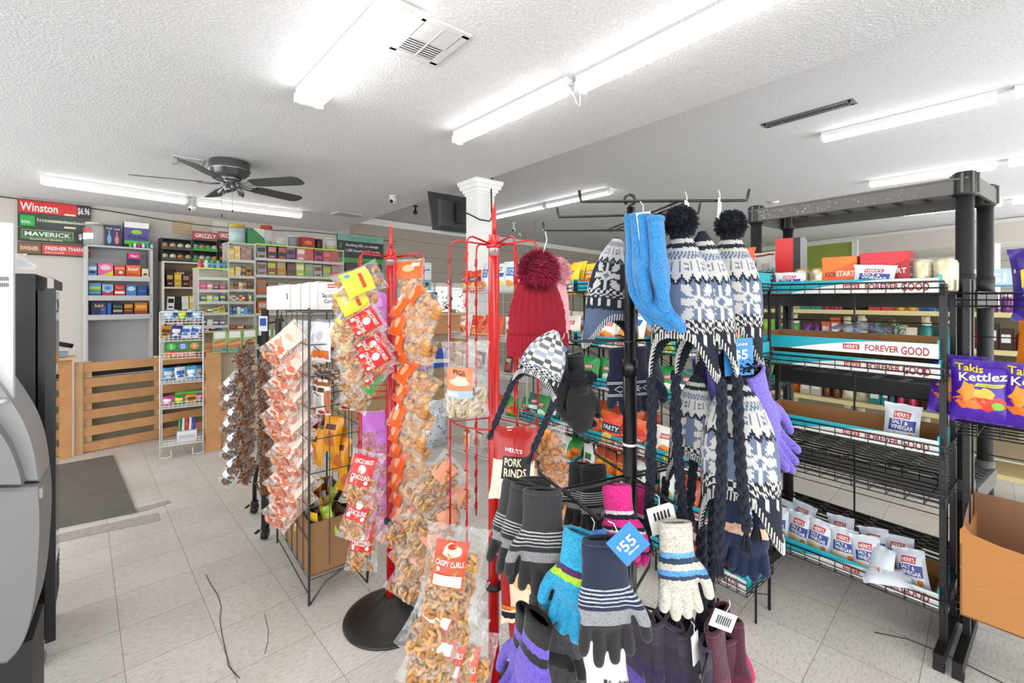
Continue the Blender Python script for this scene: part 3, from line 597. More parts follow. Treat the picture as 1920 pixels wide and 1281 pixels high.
# ================================================================ snack racks in the middle
MO = Vector((1.02, 1.96, 0))
def mrack(label, s0, W, tiers, D_=.28, base=MO, **k):
    global RO
    sv_, RO = RO, base; o = snack_rack(label, s0, W, tiers, D_, **k); RO = sv_; return o
def mloc(s0, W, x, y, z, base=MO):
    global RO
    sv_, RO = RO, base; p = rloc(s0, W, x, y, z); RO = sv_; return p
def kitbag(W, Hh, T, base, decals, seed, **k): return kit_mesh(bag_mesh('chip_bag', W, Hh, T, M('bag_' + base, base, .3, bump=.3, bscale=28, bdist=.006), decals, seed=seed, low=True, **k), 'chip_bag')
H2 = lambda u=0, v=.22: [('r', u - .5, u + .5, v - .07, v + .07, RED, .06), ('t', "HERR'S", u - .42, u + .42, v, .09, WHT)]
KB = dict(
    yellow=kitbag(.15, .19, .06, 'f3cf1f', H2(0, .3) + [('e', 0, .65, .6, .2, C('d9442a'), .4), ('e', .2, .68, .35, .12, C('f0b23a'), .5)], 21),
    orange=kitbag(.15, .19, .06, 'f08a2c', H2(0, .28) + [('e', 0, .62, .7, .22, C('f6c27a'), .4), ('e', -.2, .7, .35, .12, C('d8691e'), .5)], 22),
    curls=kitbag(.14, .18, .06, 'f0eee6', H2(0, .25) + [('e', .1, .68, .7, .2, C('ee9a35'), .5), ('e', -.3, .72, .35, .14, C('d2542a'), .5)], 23),
    kettle=kitbag(.14, .18, .06, 'efe9dc', [('r', -.95, .9, .1, .26, C('b06a2c')), ('e', 0, .64, .8, .24, C('dfa053'), .5), ('e', .2, .7, .3, .1, C('f0c983'), .4)], 24),
    green=kitbag(.13, .17, .055, '2a9a52', H2(0, .34) + [('e', 0, .7, .65, .2, C('e8efe0'), .4), ('e', .2, .76, .3, .1, C('bfe08a'), .4)], 25),
    teal=kitbag(.13, .17, .055, '1f6f66', H2(.1, .3) + [('r', -.8, .8, .45, .6, WHT, .1), ('e', 0, .78, .6, .12, C('9fd6c0'), .5)], 26),
    lime=kitbag(.14, .18, .06, '8ed22b', H2(.2, .5) + [('e', -.2, .75, .5, .15, WHT, .4)], 27),
    pepper=kitbag(.10, .17, .04, 'b64a1e', [('e', 0, .65, .75, .26, C('ef8c24'), .5), ('e', -.1, .7, .35, .14, C('f7c05a'), .5), ('t', 'JALAPENO', -.75, .75, .3, .1, C('f9d24a')), ('t', 'POPPERS', -.75, .75, .42, .11, C('f9d24a'))], 28),
    whiteg=kitbag(.10, .17, .04, 'e9efe9', [('r', -.5, .5, .28, .5, C('1f7a4d')), ('r', -.4, .4, .55, .82, C('b5343c')), ('r', .2, .7, .6, .9, C('e7c64e'))], 29),
    maroon=kitbag(.12, .16, .045, '6e2a30', [('r', -.6, .6, .2, .4, C('c9b4a8')), ('e', 0, .7, .5, .15, C('b3553a'), .5)], 30),
    navywhite=kitbag(.16, .24, .06, 'efeadf', [('r', -.9, .9, .3, .62, C('22407c')), ('t', 'CHIPS', -.7, .7, .45, .14, WHT), ('e', 0, .8, .6, .1, C('e7c070'), .4)], 31),
    utz=kitbag(.17, .25, .07, 'e9eef0', [('r', -.35, .75, .22, .5, C('2a7fc4')), ('t', 'UTZ', -.25, .65, .36, .17, WHT), ('e', .1, .75, .5, .12, C('e2a53c'), .4)], 32),
    utz2=kitbag(.16, .24, .07, 'f2f2ec', [('t', 'UTZ', -.7, .6, .22, .13, C('22569f')), ('r', -.85, .8, .36, .5, C('2a62b0'), .1), ('e', .1, .75, .7, .15, C('e6d06c'), .4)], 33),
    party=kitbag(.15, .19, .06, 'e6552a', [('r', -.95, .95, .3, .52, C('182648')), ('t', 'PARTY', -.7, .7, .41, .13, WHT), ('e', 0, .74, .85, .18, C('ecd07c'), .4)], 34),
    redorange=kitbag(.14, .19, .06, 'e8632a', H2(0, .55) + [('e', -.1, .35, .6, .12, C('c93a22'), .5), ('e', .1, .8, .6, .12, C('f3ad4a'), .5)], 35),
    greenorange=kitbag(.14, .18, .06, '2f9e45', [('r', .0, .9, .3, .8, C('e67a1e')), ('e', -.3, .6, .45, .16, C('f2a83c'), .5), ('t', 'WAVY', .05, .85, .5, .14, C('3a2412'))], 36),
    foil=kitbag(.11, .17, .04, 'cfc9c4', [('r', -.9, .9, .06, .14, C('8e1f2a')), ('r', -.4, .5, .4, .75, C('b8b2ac'))], 37))
KL = dict(yellow='yellow chip bag, red banner', orange='orange chip bag, red banner', curls='white bag, orange crisps', kettle='tan kettle chip bag', green='bright green chip bag', teal='dark teal chip bag', lime='lime green chip bag', pepper='orange popper bag', whiteg='white and green bag', maroon='dark maroon bag', navywhite='cream bag, navy band', utz='pale bag, blue square', utz2='white bag, blue lettering', party='orange-red bag, navy band', redorange='red-orange chip bag', greenorange='green bag, orange panel', foil='silvery foil bag')
def fill(rack, s0, W, z, kinds, n, tiername, y=.10, x0=.03, x1=None, h=.17, base=MO, seed=0, grp=None, lean=-7, loc=None):
    r = random.Random(seed * 31 + 7); x1 = x1 or W - .03
    for i in range(n):
        kd = kinds[i % len(kinds)]; x = x0 + (x1 - x0) * (i + .5) / n
        hh = {'navywhite': .24, 'utz': .25, 'utz2': .24}.get(kd, h)
        KB[kd].put('%s, %s from left, %s' % (KL[kd], ORD[i], tiername), 'chip bag', (loc or mloc)(s0, W, x, y + r.uniform(-.02, .02), z + hh + .008, **({} if loc else {'base': base})),
                   (R_(lean + r.uniform(-7, 5)), R_(r.uniform(-6, 6)), RZU + R_(r.uniform(-14, 14))), grp)
ZM = [1.487, 1.17, .93, .62, .40, .17]
WM = .50
names = ['top tier', 'second tier', 'third tier', 'fourth tier', 'fifth tier', 'bottom tier']
cfg = [  # label, s0, per tier (kinds, n, trays)
    ('right middle rack', 0.0, [(['foil', 'redorange'], 4), (['lime', 'green'], 4), (['green', 'teal'], 4), (['curls', 'redorange', 'curls'], 4), (['whiteg', 'whiteg', 'pepper', 'pepper'], 6), (['maroon'], 5)]),
    ('centre middle rack', .51, [(['yellow', 'orange', 'orange'], 4), (['kettle', 'curls', 'kettle', 'utz2'], 4), (['green', 'green', 'green'], 4), (['redorange', 'orange', 'party', 'redorange'], 5), (['whiteg', 'pepper', 'pepper', 'pepper', 'whiteg'], 6), (['maroon'], 5)]),
    ('left middle rack', 1.02, [(['navywhite', 'yellow', 'orange', 'yellow'], 4), (['curls', 'kettle', 'curls'], 4), (['green', 'whiteg'], 4), (['teal', 'green', 'teal', 'whiteg'], 5), (['whiteg', 'whiteg', 'greenorange'], 6), (['maroon'], 5)])]
for q, (nm, s0, tiers) in enumerate(cfg):
    mrack('black wire rack of teal chip trays, the %s' % nm.replace('middle rack', 'one of three side by side'), s0, WM, ZM, group='middle snack racks', feet=False)
    for k, (kinds, n_) in enumerate(tiers):
        z = ZM[k]
        kit = TRAY_D if (k in (1, 3) and q < 2 and not (k == 3 and q == 1)) else TRAY_S
        if k == 0 and q == 1:
            for hx in (0, 1): TRAY_H.put('%s of two short teal trays on the top tier, centre middle rack' % ['left', 'right'][hx], 'tray', mloc(s0, WM, .01 + .24 * hx, 0, z + .005), (0, 0, RZU), 'teal trays on the middle racks')
        else: kit.put('teal cardboard tray on the %s of the %s' % (names[k], nm), 'tray', mloc(s0, WM, .01, 0, z + .005), (0, 0, RZU), 'teal trays on the middle racks')
        for row in (0, 1):
            if row and k in (2, 5): continue
            fill(None, s0, WM, z + (.0 if not row else .025), kinds if not row else kinds[::-1], n_ if not row else n_ - 1, '%s row, %s, %s' % (['front', 'back'][row], names[k], nm), y=.07 + .09 * row, seed=q * 10 + k + row * 5, grp='chip bags on the middle racks', h=.165)
# low rack seen behind the near rack's left end
MB3 = Vector((1.50, 2.60, 0))
mrack('narrow black rack behind the left end of the near rack', 0, .25, [1.55, 1.16, .93, .62], base=MB3, top=1.56, feet=False, D_=.26)
for k, z in enumerate([1.55, 1.16, .93, .62]):
    TRAY_H.put('short teal tray on the %s of the narrow rack' % names[k], 'tray', mloc(0, .25, .0075, 0, z + .005, MB3), (0, 0, RZU), 'teal trays on the narrow rack')
    fill(None, 0, .25, z, [['foil'], ['lime'], ['teal', 'lime'], ['redorange']][k], 2, '%s of the narrow rack' % names[k], seed=50 + k, base=MB3, y=.08, grp='bags on the narrow rack', h=.165)
# dim goods on a gondola further back at right
GO = Vector((3.6, 3.0, 0))
m_sh = M('beige_shelf', 'd9c99a', .5)
g = thing('gondola_shelf', 'long beige store shelf far behind the near rack at right', 'store shelf', GO + U * 2.6, RZU)
GW = 2.9
for x in (0, GW / 2, GW):
    mb = MB(); mb.box((x, .42, .95), (.04, .03, 1.9 - .3), C('3a3936')); mb.build('upright', g)
mb = MB(); mb.box((GW / 2, .41, .8), (GW, .02, 1.15), C('b9ad93', .7)); mb.build('back_panel', g)
GZ = (.2, .56, .82, 1.07, 1.335)
for z in GZ: mb = MB(); mb.box((GW / 2, .2, z), (GW, .4, .03), m_sh); mb.box((GW / 2, -.005, z), (GW, .012, .035), C('e8dca8', .5)); mb.build('shelf', g)
rnd = random.Random(12); pal = ['d84a3a', 'e8b83a', '3f7fc0', '58a84c', '8a4a9c', 'e0742c', 'c9c4b8', '7a4a30', 'f0e8d0', '2e8f8a', 'b83058', '49352a']
def gloc(x, y, z):
    c, s = math.cos(RZU), math.sin(RZU); p = g.location; return Vector((p.x + c * x - s * y, p.y + s * x + c * y, z))
nk = {}
for row, z in enumerate(GZ[1:]):
    x = .05; i = 0
    while x < GW - .1:
        cidx = (i // 2 + row * 5) % len(pal); w = [.085, .07, .10][(i // 2) % 3]; hh = rnd.uniform(.12, .2)
        kind = (i // 2 + row) % 3; key = (cidx, kind)
        if key not in nk:
            mb = MB()
            if kind == 0: mb.box((0, 0, .5), (1, 1, 1), C(pal[cidx])); mb.box((0, -.502, .55), (.7, .004, .4), WHT); nm = 'snack_box'
            elif kind == 1: mb.lathe([(.42, 0), (.45, .05), (.45, .75), (.3, .85)], C(pal[cidx], .3), n=12); mb.lathe([(.32, .85), (.34, 1), (0, 1)], WHT, n=12); nm = 'plastic_tub'
            else:
                fn = bagfn(1, 1, .7, .07, cidx); mb.grid(lambda a, b: fn(a * 2 - 1, b) + Vector((0, 0, 1)), 6, 8, C(pal[cidx], .3)); fn2 = bagfn(1, 1, .7, .07, cidx, .05, 1); mb.grid(lambda a, b: fn2(1 - a * 2, b) + Vector((0, 0, 1)), 6, 8, C(pal[cidx], .3)); patch(mb, bagfn(1, 1, .7, .07, cidx, off=.02), -.6, .6, .3, .6, CREAM); nm = 'snack_pouch'
            nk[key] = Kit(link(mb.mesh(nm), nm))
        nk[key].put('%s on the beige store shelf, %s, %s from left' % (['carton', 'tub', 'pouch'][kind], ['lowest board', 'second board', 'third board', 'top board'][row], (ORD + ['twenty-%s' % a for a in ORD] + ['thirty-%s' % a for a in ORD])[i]), ['box', 'tub', 'pouch'][kind], gloc(x + w / 2, .1, z + .016), (0, 0, RZU), 'goods on the beige store shelf', (w * .93, .1, hh))
        x += w; i += 1
    print('gond', i)
# round bush-like tinsel and hanging clear bags behind the near rack
mb = MB(); r = random.Random(5)
for k in range(500):
    a = Vector((r.gauss(0, 1), r.gauss(0, 1), r.gauss(0, 1))).normalized(); p = a * r.uniform(.05, .09); mb.add([p, p + a.orthogonal().normalized() * .012, p + a * .02], [(0, 1, 2)], C(['2f6b4a', '4f8f68', 'a8c8b8', '274f3a'][k % 4], .3))
for i_, (tx_, ty_, nm_) in enumerate(((1668, 618, 'dark green tinsel ball behind the second tier of the near rack'),)): tag(mb.build('tinsel_ball', None, at(tx_, ty_, 3.55)), nm_, 'decoration')
mb = MB(); p = at(1668, 645, 3.55); mb.lathe([(.07, 0), (.07, .01), (.015, .012), (.012, p.z - .1), (.05, p.z - .07), (0, p.z - .07)], m_bk, n=14); tag(mb.build('display_stand', None, (p.x, p.y, 0)), 'thin dark stand under the green tinsel ball', 'stand')
# ---------------- white wire rack behind the red spinner
WB0, WB1 = Vector((.13, 3.55, 0)), Vector((-.56, 4.14, 0)); dW = (WB0 - WB1); WW = dW.length; rzW = math.atan2(dW.y, dW.x)
m_ww = M('white_wire', 'd9d9d6', .35); o = thing('wire_rack', 'white wire rack of chip bags behind the front red spinner', 'display rack', WB1, rzW)
ZW = [1.5, 1.1, .8, .45, .10]
def wloc(s0, W, x, y, z):
    c, s = math.cos(rzW), math.sin(rzW); return Vector((WB1.x + c * x - s * y, WB1.y + s * x + c * y, z))
for x in (0, WW):
    for y in (-.02, .34): mb = MB(); mb.tube([(x, y, 0), (x, y, 1.62)], .006, m_ww, 6); mb.build('post', o)
for z in ZW: mb = MB(); mb.wirebox(0, WW, -.02, .34, z, .003, m_ww, 24, 5, .05, .05, .05); mb.build('wire_shelf', o)
mb = MB()
for k in range(14): z = .1 + k * .11; mb.tube([(0, .34, z), (WW, .34, z)], .002, m_ww, 4)
for k in range(9): x = WW * k / 8; mb.tube([(x, .34, .05), (x, .34, 1.62)], .002, m_ww, 4)
for k in range(14): z = .1 + k * .11; mb.tube([(0, -.02, z), (0, .34, z)], .002, m_ww, 4)
mb.build('back_grid', o)
for k, (kinds, n_, h) in enumerate(((['party', 'party', 'utz', 'utz2', 'utz', 'navywhite'], 6, .19), (['curls', 'redorange', 'redorange', 'redorange', 'curls'], 6, .19), (['foil', 'maroon'], 5, .17), (['greenorange', 'green', 'greenorange', 'pepper'], 6, .18), (['kettle', 'foil'], 5, .17))):
    fill(None, 0, WW, ZW[k], kinds, n_, '%s of the white wire rack' % names[k if k < 4 else 5], y=.1, seed=70 + k, grp='bags on the white wire rack', h=h, loc=wloc)
# bright narrow display panel and white carton standing near the till window
# ================================================================ red spinner stands with hanging bags
m_red = M('red_enamel', 'c4161c', .28, var=.05, scale=6); m_redw = M('red_wire', 'b3151a', .35); m_chip = M('worn_red', 'd98a80', .5)
def spinner(label, p, th0, tw):
    o = thing('spinner_rack', label, 'spinner rack', (p.x, p.y, 0))
    mb = MB(); mb.lathe([(0, 0), (.205, 0), (.208, .006), (.204, .012), (.17, .022), (.11, .042), (.07, .062), (.045, .085), (.03, .10), (0, .10)], M('black_cast_base', '26231f', .42, bump=.15, bscale=60), n=48); mb.build('base', o)
    mb = MB(); mb.lathe([(.0195, .09), (.0195, 1.60)], m_red, n=20); mb.lathe([(.0197, 1.60), (.0197, 1.655), (0, 1.655)], M('silver_sleeve', 'c7a7a5', .3, metal=.5), n=20); mb.build('pole', o)
    mb = MB(); mb.lathe([(.022, .425), (.03, .43), (.03, .445), (.022, .45)], BLK, n=20); mb.build('collar', o)
    mb = MB(); mb.lathe([(.024, 1.628), (.026, 1.632), (.026, 1.65), (.018, 1.656), (.018, 1.675), (0, 1.675)], m_red, n=20); mb.build('hub', o)
    mb = MB(); mb.tube([(0, 0, 1.67), (.002, 0, 1.71), (-.001, 0, 1.75), (.004, 0, 1.79)], [.006, .009, .008, .003], m_red, 8); mb.build('finial', o)
    mb = MB(); mb.tube([(.15 * cos(2 * pi * k / 28), .15 * sin(2 * pi * k / 28), 1.03) for k in range(28)], .0028, m_redw, 5, closed=True)
    for k in range(3): t = R_(th0) + k * 2 * pi / 3 + .4; mb.tube([(.02 * cos(t), .02 * sin(t), 1.03), (.15 * cos(t), .15 * sin(t), 1.03)], .0025, m_redw, 5)
    mb.build('ring', o)
    for k in range(6):
        t = R_(th0 + 60 * k); c, s_ = cos(t), sin(t); P_ = lambda r, z: (r * c, r * s_, z); r0 = .155
        mb = MB(); mb.tube([P_(.02, 1.64), P_(r0 - .03, 1.655), P_(r0 - .008, 1.648), P_(r0, 1.63), P_(r0, 1.08)], .0035, m_red if k % 2 else m_redw, 6)
        mb.tube([P_(r0, 1.03), P_(r0, .62)], .0035, m_red, 6)
        tg = Vector((-s_, c, 0))
        for z in [1.60 - .075 * i for i in range(7)] + [.98 - .062 * i for i in range(6)]:
            b_ = Vector(P_(r0, z)); mb.add([b_ - tg * .006, b_ + tg * .006, b_ + tg * .006 + Vector((c * .004, s_ * .004, -.028)), b_ - tg * .006 + Vector((c * .004, s_ * .004, -.028))], [(0, 1, 2, 3)], m_red)
            mb.tube([b_ + Vector((0, 0, -.028)), b_ + Vector((c * .016, s_ * .016, -.018))], .0018, m_red, 4)
        mb.build('clip_arm', o)
    return o
PA, PB = at(733, 0, 2.075), at(926, 0, 1.606)
spinner('red spinner stand on a wide black base beside the orange-labelled bag column', PA, 172, 0)
spinner('nearer red spinner stand, in front of the burgundy hat', PB, 178, 0)
# ---- clear bags
LB_O = C('f26a1b', .35); LB_R = C('d3222b', .35); LB_Y = C('f3e04a', .35); LB_G = C('1fa04c', .35)
def bagkit(*a, **k): return Kit(film_bag('snack_bag', *a, **k))
ko = [bagkit(.13, .215, .055, 'rind', 'chunk', 42, s_, (-.92, .92, .05, .40), LB_O, v0=.34, s=1.45, extra=[('e', 0, .19, .45, .07, C('f7b48a')), ('r', .2, .75, .08, .15, WHT)]) for s_ in (1, 2, 3)]
ky = [bagkit(.13, .20, .05, 'gold', 'chunk', 36, s_, (-.85, .85, .28, .86), LB_Y, v0=.1, s=1.35, extra=[('r', -.5, .55, .45, .53, C('c8501e')), ('r', -.7, -.45, .68, .78, LBLUE)]) for s_ in (4, 5)]
kr = [bagkit(.13, .21, .05, 'rind', 'twist', 50, s_, (-.85, .6, .08, .62), LB_R, v0=.2, s=1.15, extra=[('t', 'UNCLE MIKES', -.7, .45, .18, .08, WHT, .02), ('e', -.1, .32, .25, .08, WHT), ('t', 'CRACKLINS', -.7, .5, .46, .09, WHT), ('e', .35, .55, .12, .04, WHT), ('r', -.75, -.5, .51, .58, WHT)]) for s_ in (6, 7)]
kg = bagkit(.13, .19, .05, 'gold', 'twist', 45, 8, (-.85, .85, .06, .55), LB_G, v0=.3, extra=[('e', 0, .3, .5, .14, C('a8532c'), .4)])
kp = [bagkit(.13, .2, .05, 'rind', 'chunk', 24, 9, (-.9, .9, .06, .5), C('c77ad0', .35), film=film_mat('pink_film', 'f0a8dc', .8), v0=.5)]
kc = [bagkit(.185, .27, .075, 'gold', 'ring', 130, s_, (-.68, .42, .14, .60), C('e5512a', .35), v0=.3, s=1.25, extra=[('e', -.12, .24, .30, .07, CREAM, .5), ('e', -.12, .20, .15, .03, C('c63a1c')), ('t', 'CRISPY', -.62, -.15, .36, .055, WHT), ('t', 'CURLS', -.10, .36, .36, .055, WHT), ('r', -.62, .36, .47, .58, C('e9e4ee')), ('e', -.5, .42, .06, .02, WHT)]) for s_ in (10, 11)]
kb = [bagkit(.12, .20, .055, 'brown', 'twist', 60, s_, None, None, v0=.12, s=1.35) for s_ in (12, 13)]
kbf = bagkit(.12, .19, .05, 'brown', 'twist', 45, 14, (-.95, .1, .05, .7), FOIL, v0=.15)
km = [bagkit(.16, .22, .04, 'gummy', 'ring', 16, s_, (-.98, .5, .08, .80), M('white_peach_print', 'efe0d4', .3, bump=.3, bscale=30, bdist=.006), film=film_mat('peach_film', 'f9e9df', .6), v0=.52, s=1.5, extra=[('e', -.4, .60, .3, .08, C('e9a58a', .4), .5), ('e', .1, .66, .28, .07, C('e07a55', .4), .5), ('e', -.2, .35, .3, .05, C('efc0a4', .4), .5)]) for s_ in (15, 16)]
kpg = bagkit(.15, .245, .07, 'grey', 'ring', 90, 17, (-.85, .35, .33, .72), C('f08a5a', .35), v0=.68, s=1.3, extra=[('t', "PIGS", -.55, 0, .39, .06, BLK, -.04), ('e', -.25, .5, .45, .06, C('f5d3bd'), .4), ('r', -.85, .35, .62, .72, C('a8c4dc')), ('r', -.8, -.55, .64, .70, WHT), ('e', -.4, .67, .1, .03, WHT)])
kst = bagkit(.13, .30, .06, 'straw', 'twist', 150, 18, (-.7, .2, .03, .2), C('f0a020', .35), v0=.14, s=1.5)
gA = 'orange-labelled rind bags on the far spinner'
colA = [(768, 486, 3, 0), (768, 548, 58, 1), (742, 566, 62, 2), (738, 598, 68, 0), (742, 630, 74, 1), (746, 652, 80, 2), (752, 684, 52, 0), (748, 722, 58, 1), (748, 748, 60, 2), (736, 768, 66, 0), (736, 796, 72, 1), (736, 826, 74, 2), (738, 855, 70, 0), (738, 884, 66, 1), (740, 912, 68, 2), (742, 944, 66, 0), (746, 976, 62, 1)]
for k, (x, y, a, v) in enumerate(colA):
    ko[v].put('orange-labelled rind bag on the far spinner, %s from the top of its column' % ORD[k], 'snack bag', at(x, y, 1.94 + .012 * (k % 3)), hang_rot(a, -8 + (k * 37) % 16, -32 if a > 20 else 0), gA)
kr2 = [bagkit(.15, .22, .06, 'gold', 'ring', 80, s_, (-.6, .3, .1, .45), C('e9a58a', .35), v0=.12, s=1.15, extra=[]) for s_ in (21, 22)]
for k, (x, y, a, yy) in enumerate([(858, 868, -48, 1.82), (872, 905, -30, 1.86), (850, 930, -60, 1.84), (866, 960, -75, 1.80), (835, 985, -52, 1.78), (800, 935, -40, 1.88), (812, 1012, -30, 1.76)]):
    kr2[k % 2].put('clear bag of ring curls low right of the far spinner, %s from the top' % ORD[k], 'snack bag', at(x, y, yy), hang_rot(a, 5 * (k % 3) - 5, -25), 'ring curl bags between the spinners')
for k, (x, y, a, yy) in enumerate([(716, 512, -64, 1.93), (708, 546, -66, 1.95), (702, 570, -45, 1.96), (702, 602, -58, 1.95), (706, 626, -46, 1.97)]):
    ky[k % 2].put('yellow-labelled snack bag hanging upper left of the far spinner, %s from top' % ORD[k], 'snack bag', at(x, y, yy), hang_rot(a, 4, -28), 'yellow-labelled bags on the far spinner')
for k, (x, y, a, yy) in enumerate([(715, 590, -58, 1.90), (726, 632, -55, 1.92), (732, 655, -58, 1.90), (722, 672, -48, 1.93)]):
    kr[k % 2].put('red-labelled bag below the yellow ones on the far spinner, %s from top' % ORD[k], 'snack bag', at(x, y, yy), hang_rot(a, 4, -20), 'red-labelled bags, upper column')
kg.put('green-labelled snack bag under the red ones on the far spinner', 'snack bag', at(702, 688, 1.92), hang_rot(-28, 4, -15))
for k, (x, y, a, yy) in enumerate([(694, 846, -14, 1.80), (690, 912, -16, 1.83), (688, 968, -5, 1.86)]):
    kr[(k + 1) % 2].put(['topmost red-labelled bag low on the far spinner, facing the viewer', 'middle red-labelled bag low on the far spinner, tilted', 'lowest red-labelled bag beside the cardboard snack box'][k], 'snack bag', at(x, y, yy), hang_rot(a, 2, -8), 'red-labelled bags, lower column')
for k, (x, y, a) in enumerate([(716, 548, 6), (722, 575, 14), (700, 770, 22), (712, 792, 24), (716, 828, 26), (718, 862, 20), (722, 900, 16), (724, 936, 10)]):
    kp[0].put('pink-filmed snack bag behind the far spinner pole, %s from the top' % ORD[k], 'snack bag', at(x, y, 2.22), hang_rot(a - 20, 10, -12), 'pink bags on the far spinner')
# near spinner
for k, (x, y, a, yy) in enumerate([(862, 985, -9, 1.36), (868, 1066, -26, 1.42), (862, 1110, -24, 1.44), (866, 1150, -16, 1.45), (884, 1180, -8, 1.46)]):
    kc[k % 2].put(['front clear bag of crispy curls with an orange label, low on near spinner', 'second bag of curls just beneath the orange-labelled front one', 'third bag of curls down in the low front bunch', 'fourth bag of curls down in the low front bunch', 'lowest bag of curls cut off by the bottom edge'][k], 'snack bag', at(x, y, yy), hang_rot(a, (2, -4, 6, 3, 0)[k], (-4, -14, -16, -14, -10)[k]), 'crispy curl bags on the near spinner')
kpg.put('clear rind bag with an orange and blue label left of the near red pole', 'snack bag', at(873, 640, 1.47), hang_rot(0, 3, 2))
PRB = [('t', "HERR'S", -.45, .35, .30, .055, WHT, -.03), ('r', -.55, .8, .38, .70, BLK, .03), ('t', 'PORK', -.45, .35, .455, .11, C('f2e6c8')), ('t', 'RINDS', -.45, .6, .60, .12, C('f2e6c8')), ('e', .2, .85, .5, .1, C('e3b884'), .4)]
kpr = kit_mesh(bag_mesh('snack_bag', .15, .235, .06, C('eadfcd', .3, bump=.25, bscale=28, bdist=.006), PRB, seed=41, top=(C('b3221f', .35), .42)), 'snack_bag')
kpr.put('red and cream pork rind bag with a black panel, behind the black braids', 'snack bag', at(968, 800, 1.50), hang_rot(-4, 0, -4))
PR2 = [('r', -1, -.55, .0, .8, C('b3221f', .35)), ('e', .1, .35, .5, .2, C('e3b884'), .5), ('e', .25, .2, .35, .14, C('f0dcc0'), .5), ('r', -.98, .98, .74, .78, C('e38a2a')), ('e', -.25, .72, .1, .035, WHT)]
kp2 = kit_mesh(bag_mesh('snack_bag', .15, .235, .06, C('ead5bb', .3, bump=.25, bscale=28, bdist=.006), PR2, seed=42, foilbottom=(BLK, .78)), 'snack_bag')
for k, (x, y, a, yy) in enumerate([(968, 880, 2, 1.56), (974, 945, 6, 1.58), (972, 1028, 4, 1.56), (985, 1108, 5, 1.58)]):
    kp2.put('red-edged rind bag with a black foot band on near spinner, %s from top' % ORD[k], 'snack bag', at(x, y, yy), hang_rot(a, 6 * (k % 2), -6), 'red-edged rind bags on the near spinner')
for k, (x, y, a, yy) in enumerate([(1024, 800, 7, 1.60), (1040, 905, 4, 1.63), (1045, 1010, 0, 1.66)]):
    kst.put(['tall clear bag of thin straws with a yellow label', 'clear bag of straws behind the striped gloves', 'lowest clear bag of straws, right of the red-edged bags'][k], 'snack bag', at(x, y, yy), hang_rot(a, -4, -4), 'straw bags on the near spinner')
# ================================================================ grey wire rack with white cookie cartons
m_gw = M('grey_wire', '57585a', .35, metal=.4)
CL = Vector((-1.372, 2.66, 0)); CW2, CD2, CHt = .66, .28, 1.385
def cloc(x, y, z):
    c, s = cos(RZU), sin(RZU); return Vector((CL.x + c * x - s * y, CL.y + s * x + c * y, z))
o = thing('wire_rack', 'grey wire grid rack holding a brown snack box and white bags', 'display rack', CL, RZU)
for (x, y) in ((0, 0), (CW2, 0), (CW2, CD2), (0, CD2)): mb = MB(); mb.tube([(x, y, .0 if (x, y) != (0, 0) else .02), (x, y, CHt + .02)], .0055, m_gw, 6); mb.build('post', o)
def gridwall(name, a, b, z0, z1, nx, zs):
    mb = MB(); a, b = Vector(a), Vector(b)
    for k in range(1, nx): p = a + (b - a) * k / nx; mb.tube([(p.x, p.y, z0), (p.x, p.y, z1)], .0022, m_gw, 4)
    for z in zs: mb.tube([(a.x, a.y, z), (b.x, b.y, z)], .0028, m_gw, 4)
    mb.build(name, o)
gridwall('side_grid', (0, 0, 0), (CW2, 0, 0), .12, CHt, 6, (.12, .30, .46, .62, .78, .93, 1.08, 1.23, CHt))
gridwall('front_grid', (CW2, 0, 0), (CW2, CD2, 0), .16, CHt, 3, (.46, .62, .78, .93, 1.08, 1.23, CHt))
gridwall('back_grid', (0, CD2, 0), (CW2, CD2, 0), .12, CHt, 6, (.12, .46, .78, 1.08, CHt))
mb = MB(); mb.tube([(CW2, 0, .0), (CW2 + .01, .07, .09), (CW2 + .005, .2, .14), (CW2, CD2 + .02, .155), (CW2, CD2, .0)], .0045, m_gw, 6); mb.tube([(CW2, CD2, .0), (CW2 - .12, CD2 * .7, .13)], .004, m_gw, 5)
for k in range(7): mb.tube([(CW2 * k / 6, 0, .12), (CW2 * k / 6, CD2, .12)], .003, m_gw, 4)
mb.tube([(0, 0, .02), (.02, 0, .05), (CW2 - .02, 0, .05)], .003, m_gw, 5); mb.build('foot_frame', o)
mb = MB()
for k in range(9): mb.tube([(CW2 * k / 8, 0, CHt), (CW2 * k / 8, CD2, CHt)], .0025, m_gw, 4)
mb.build('top_shelf', o)
for k in range(5):
    mb = MB()
    for z in (1.20, .98): mb.tube([(CW2 - .03 - k * .13, CD2, z + .02), (CW2 - .03 - k * .13, .05, z), (CW2 - .03 - k * .13, .03, z + .02)], .003, m_gw, 5)
    mb.build('peg', o)
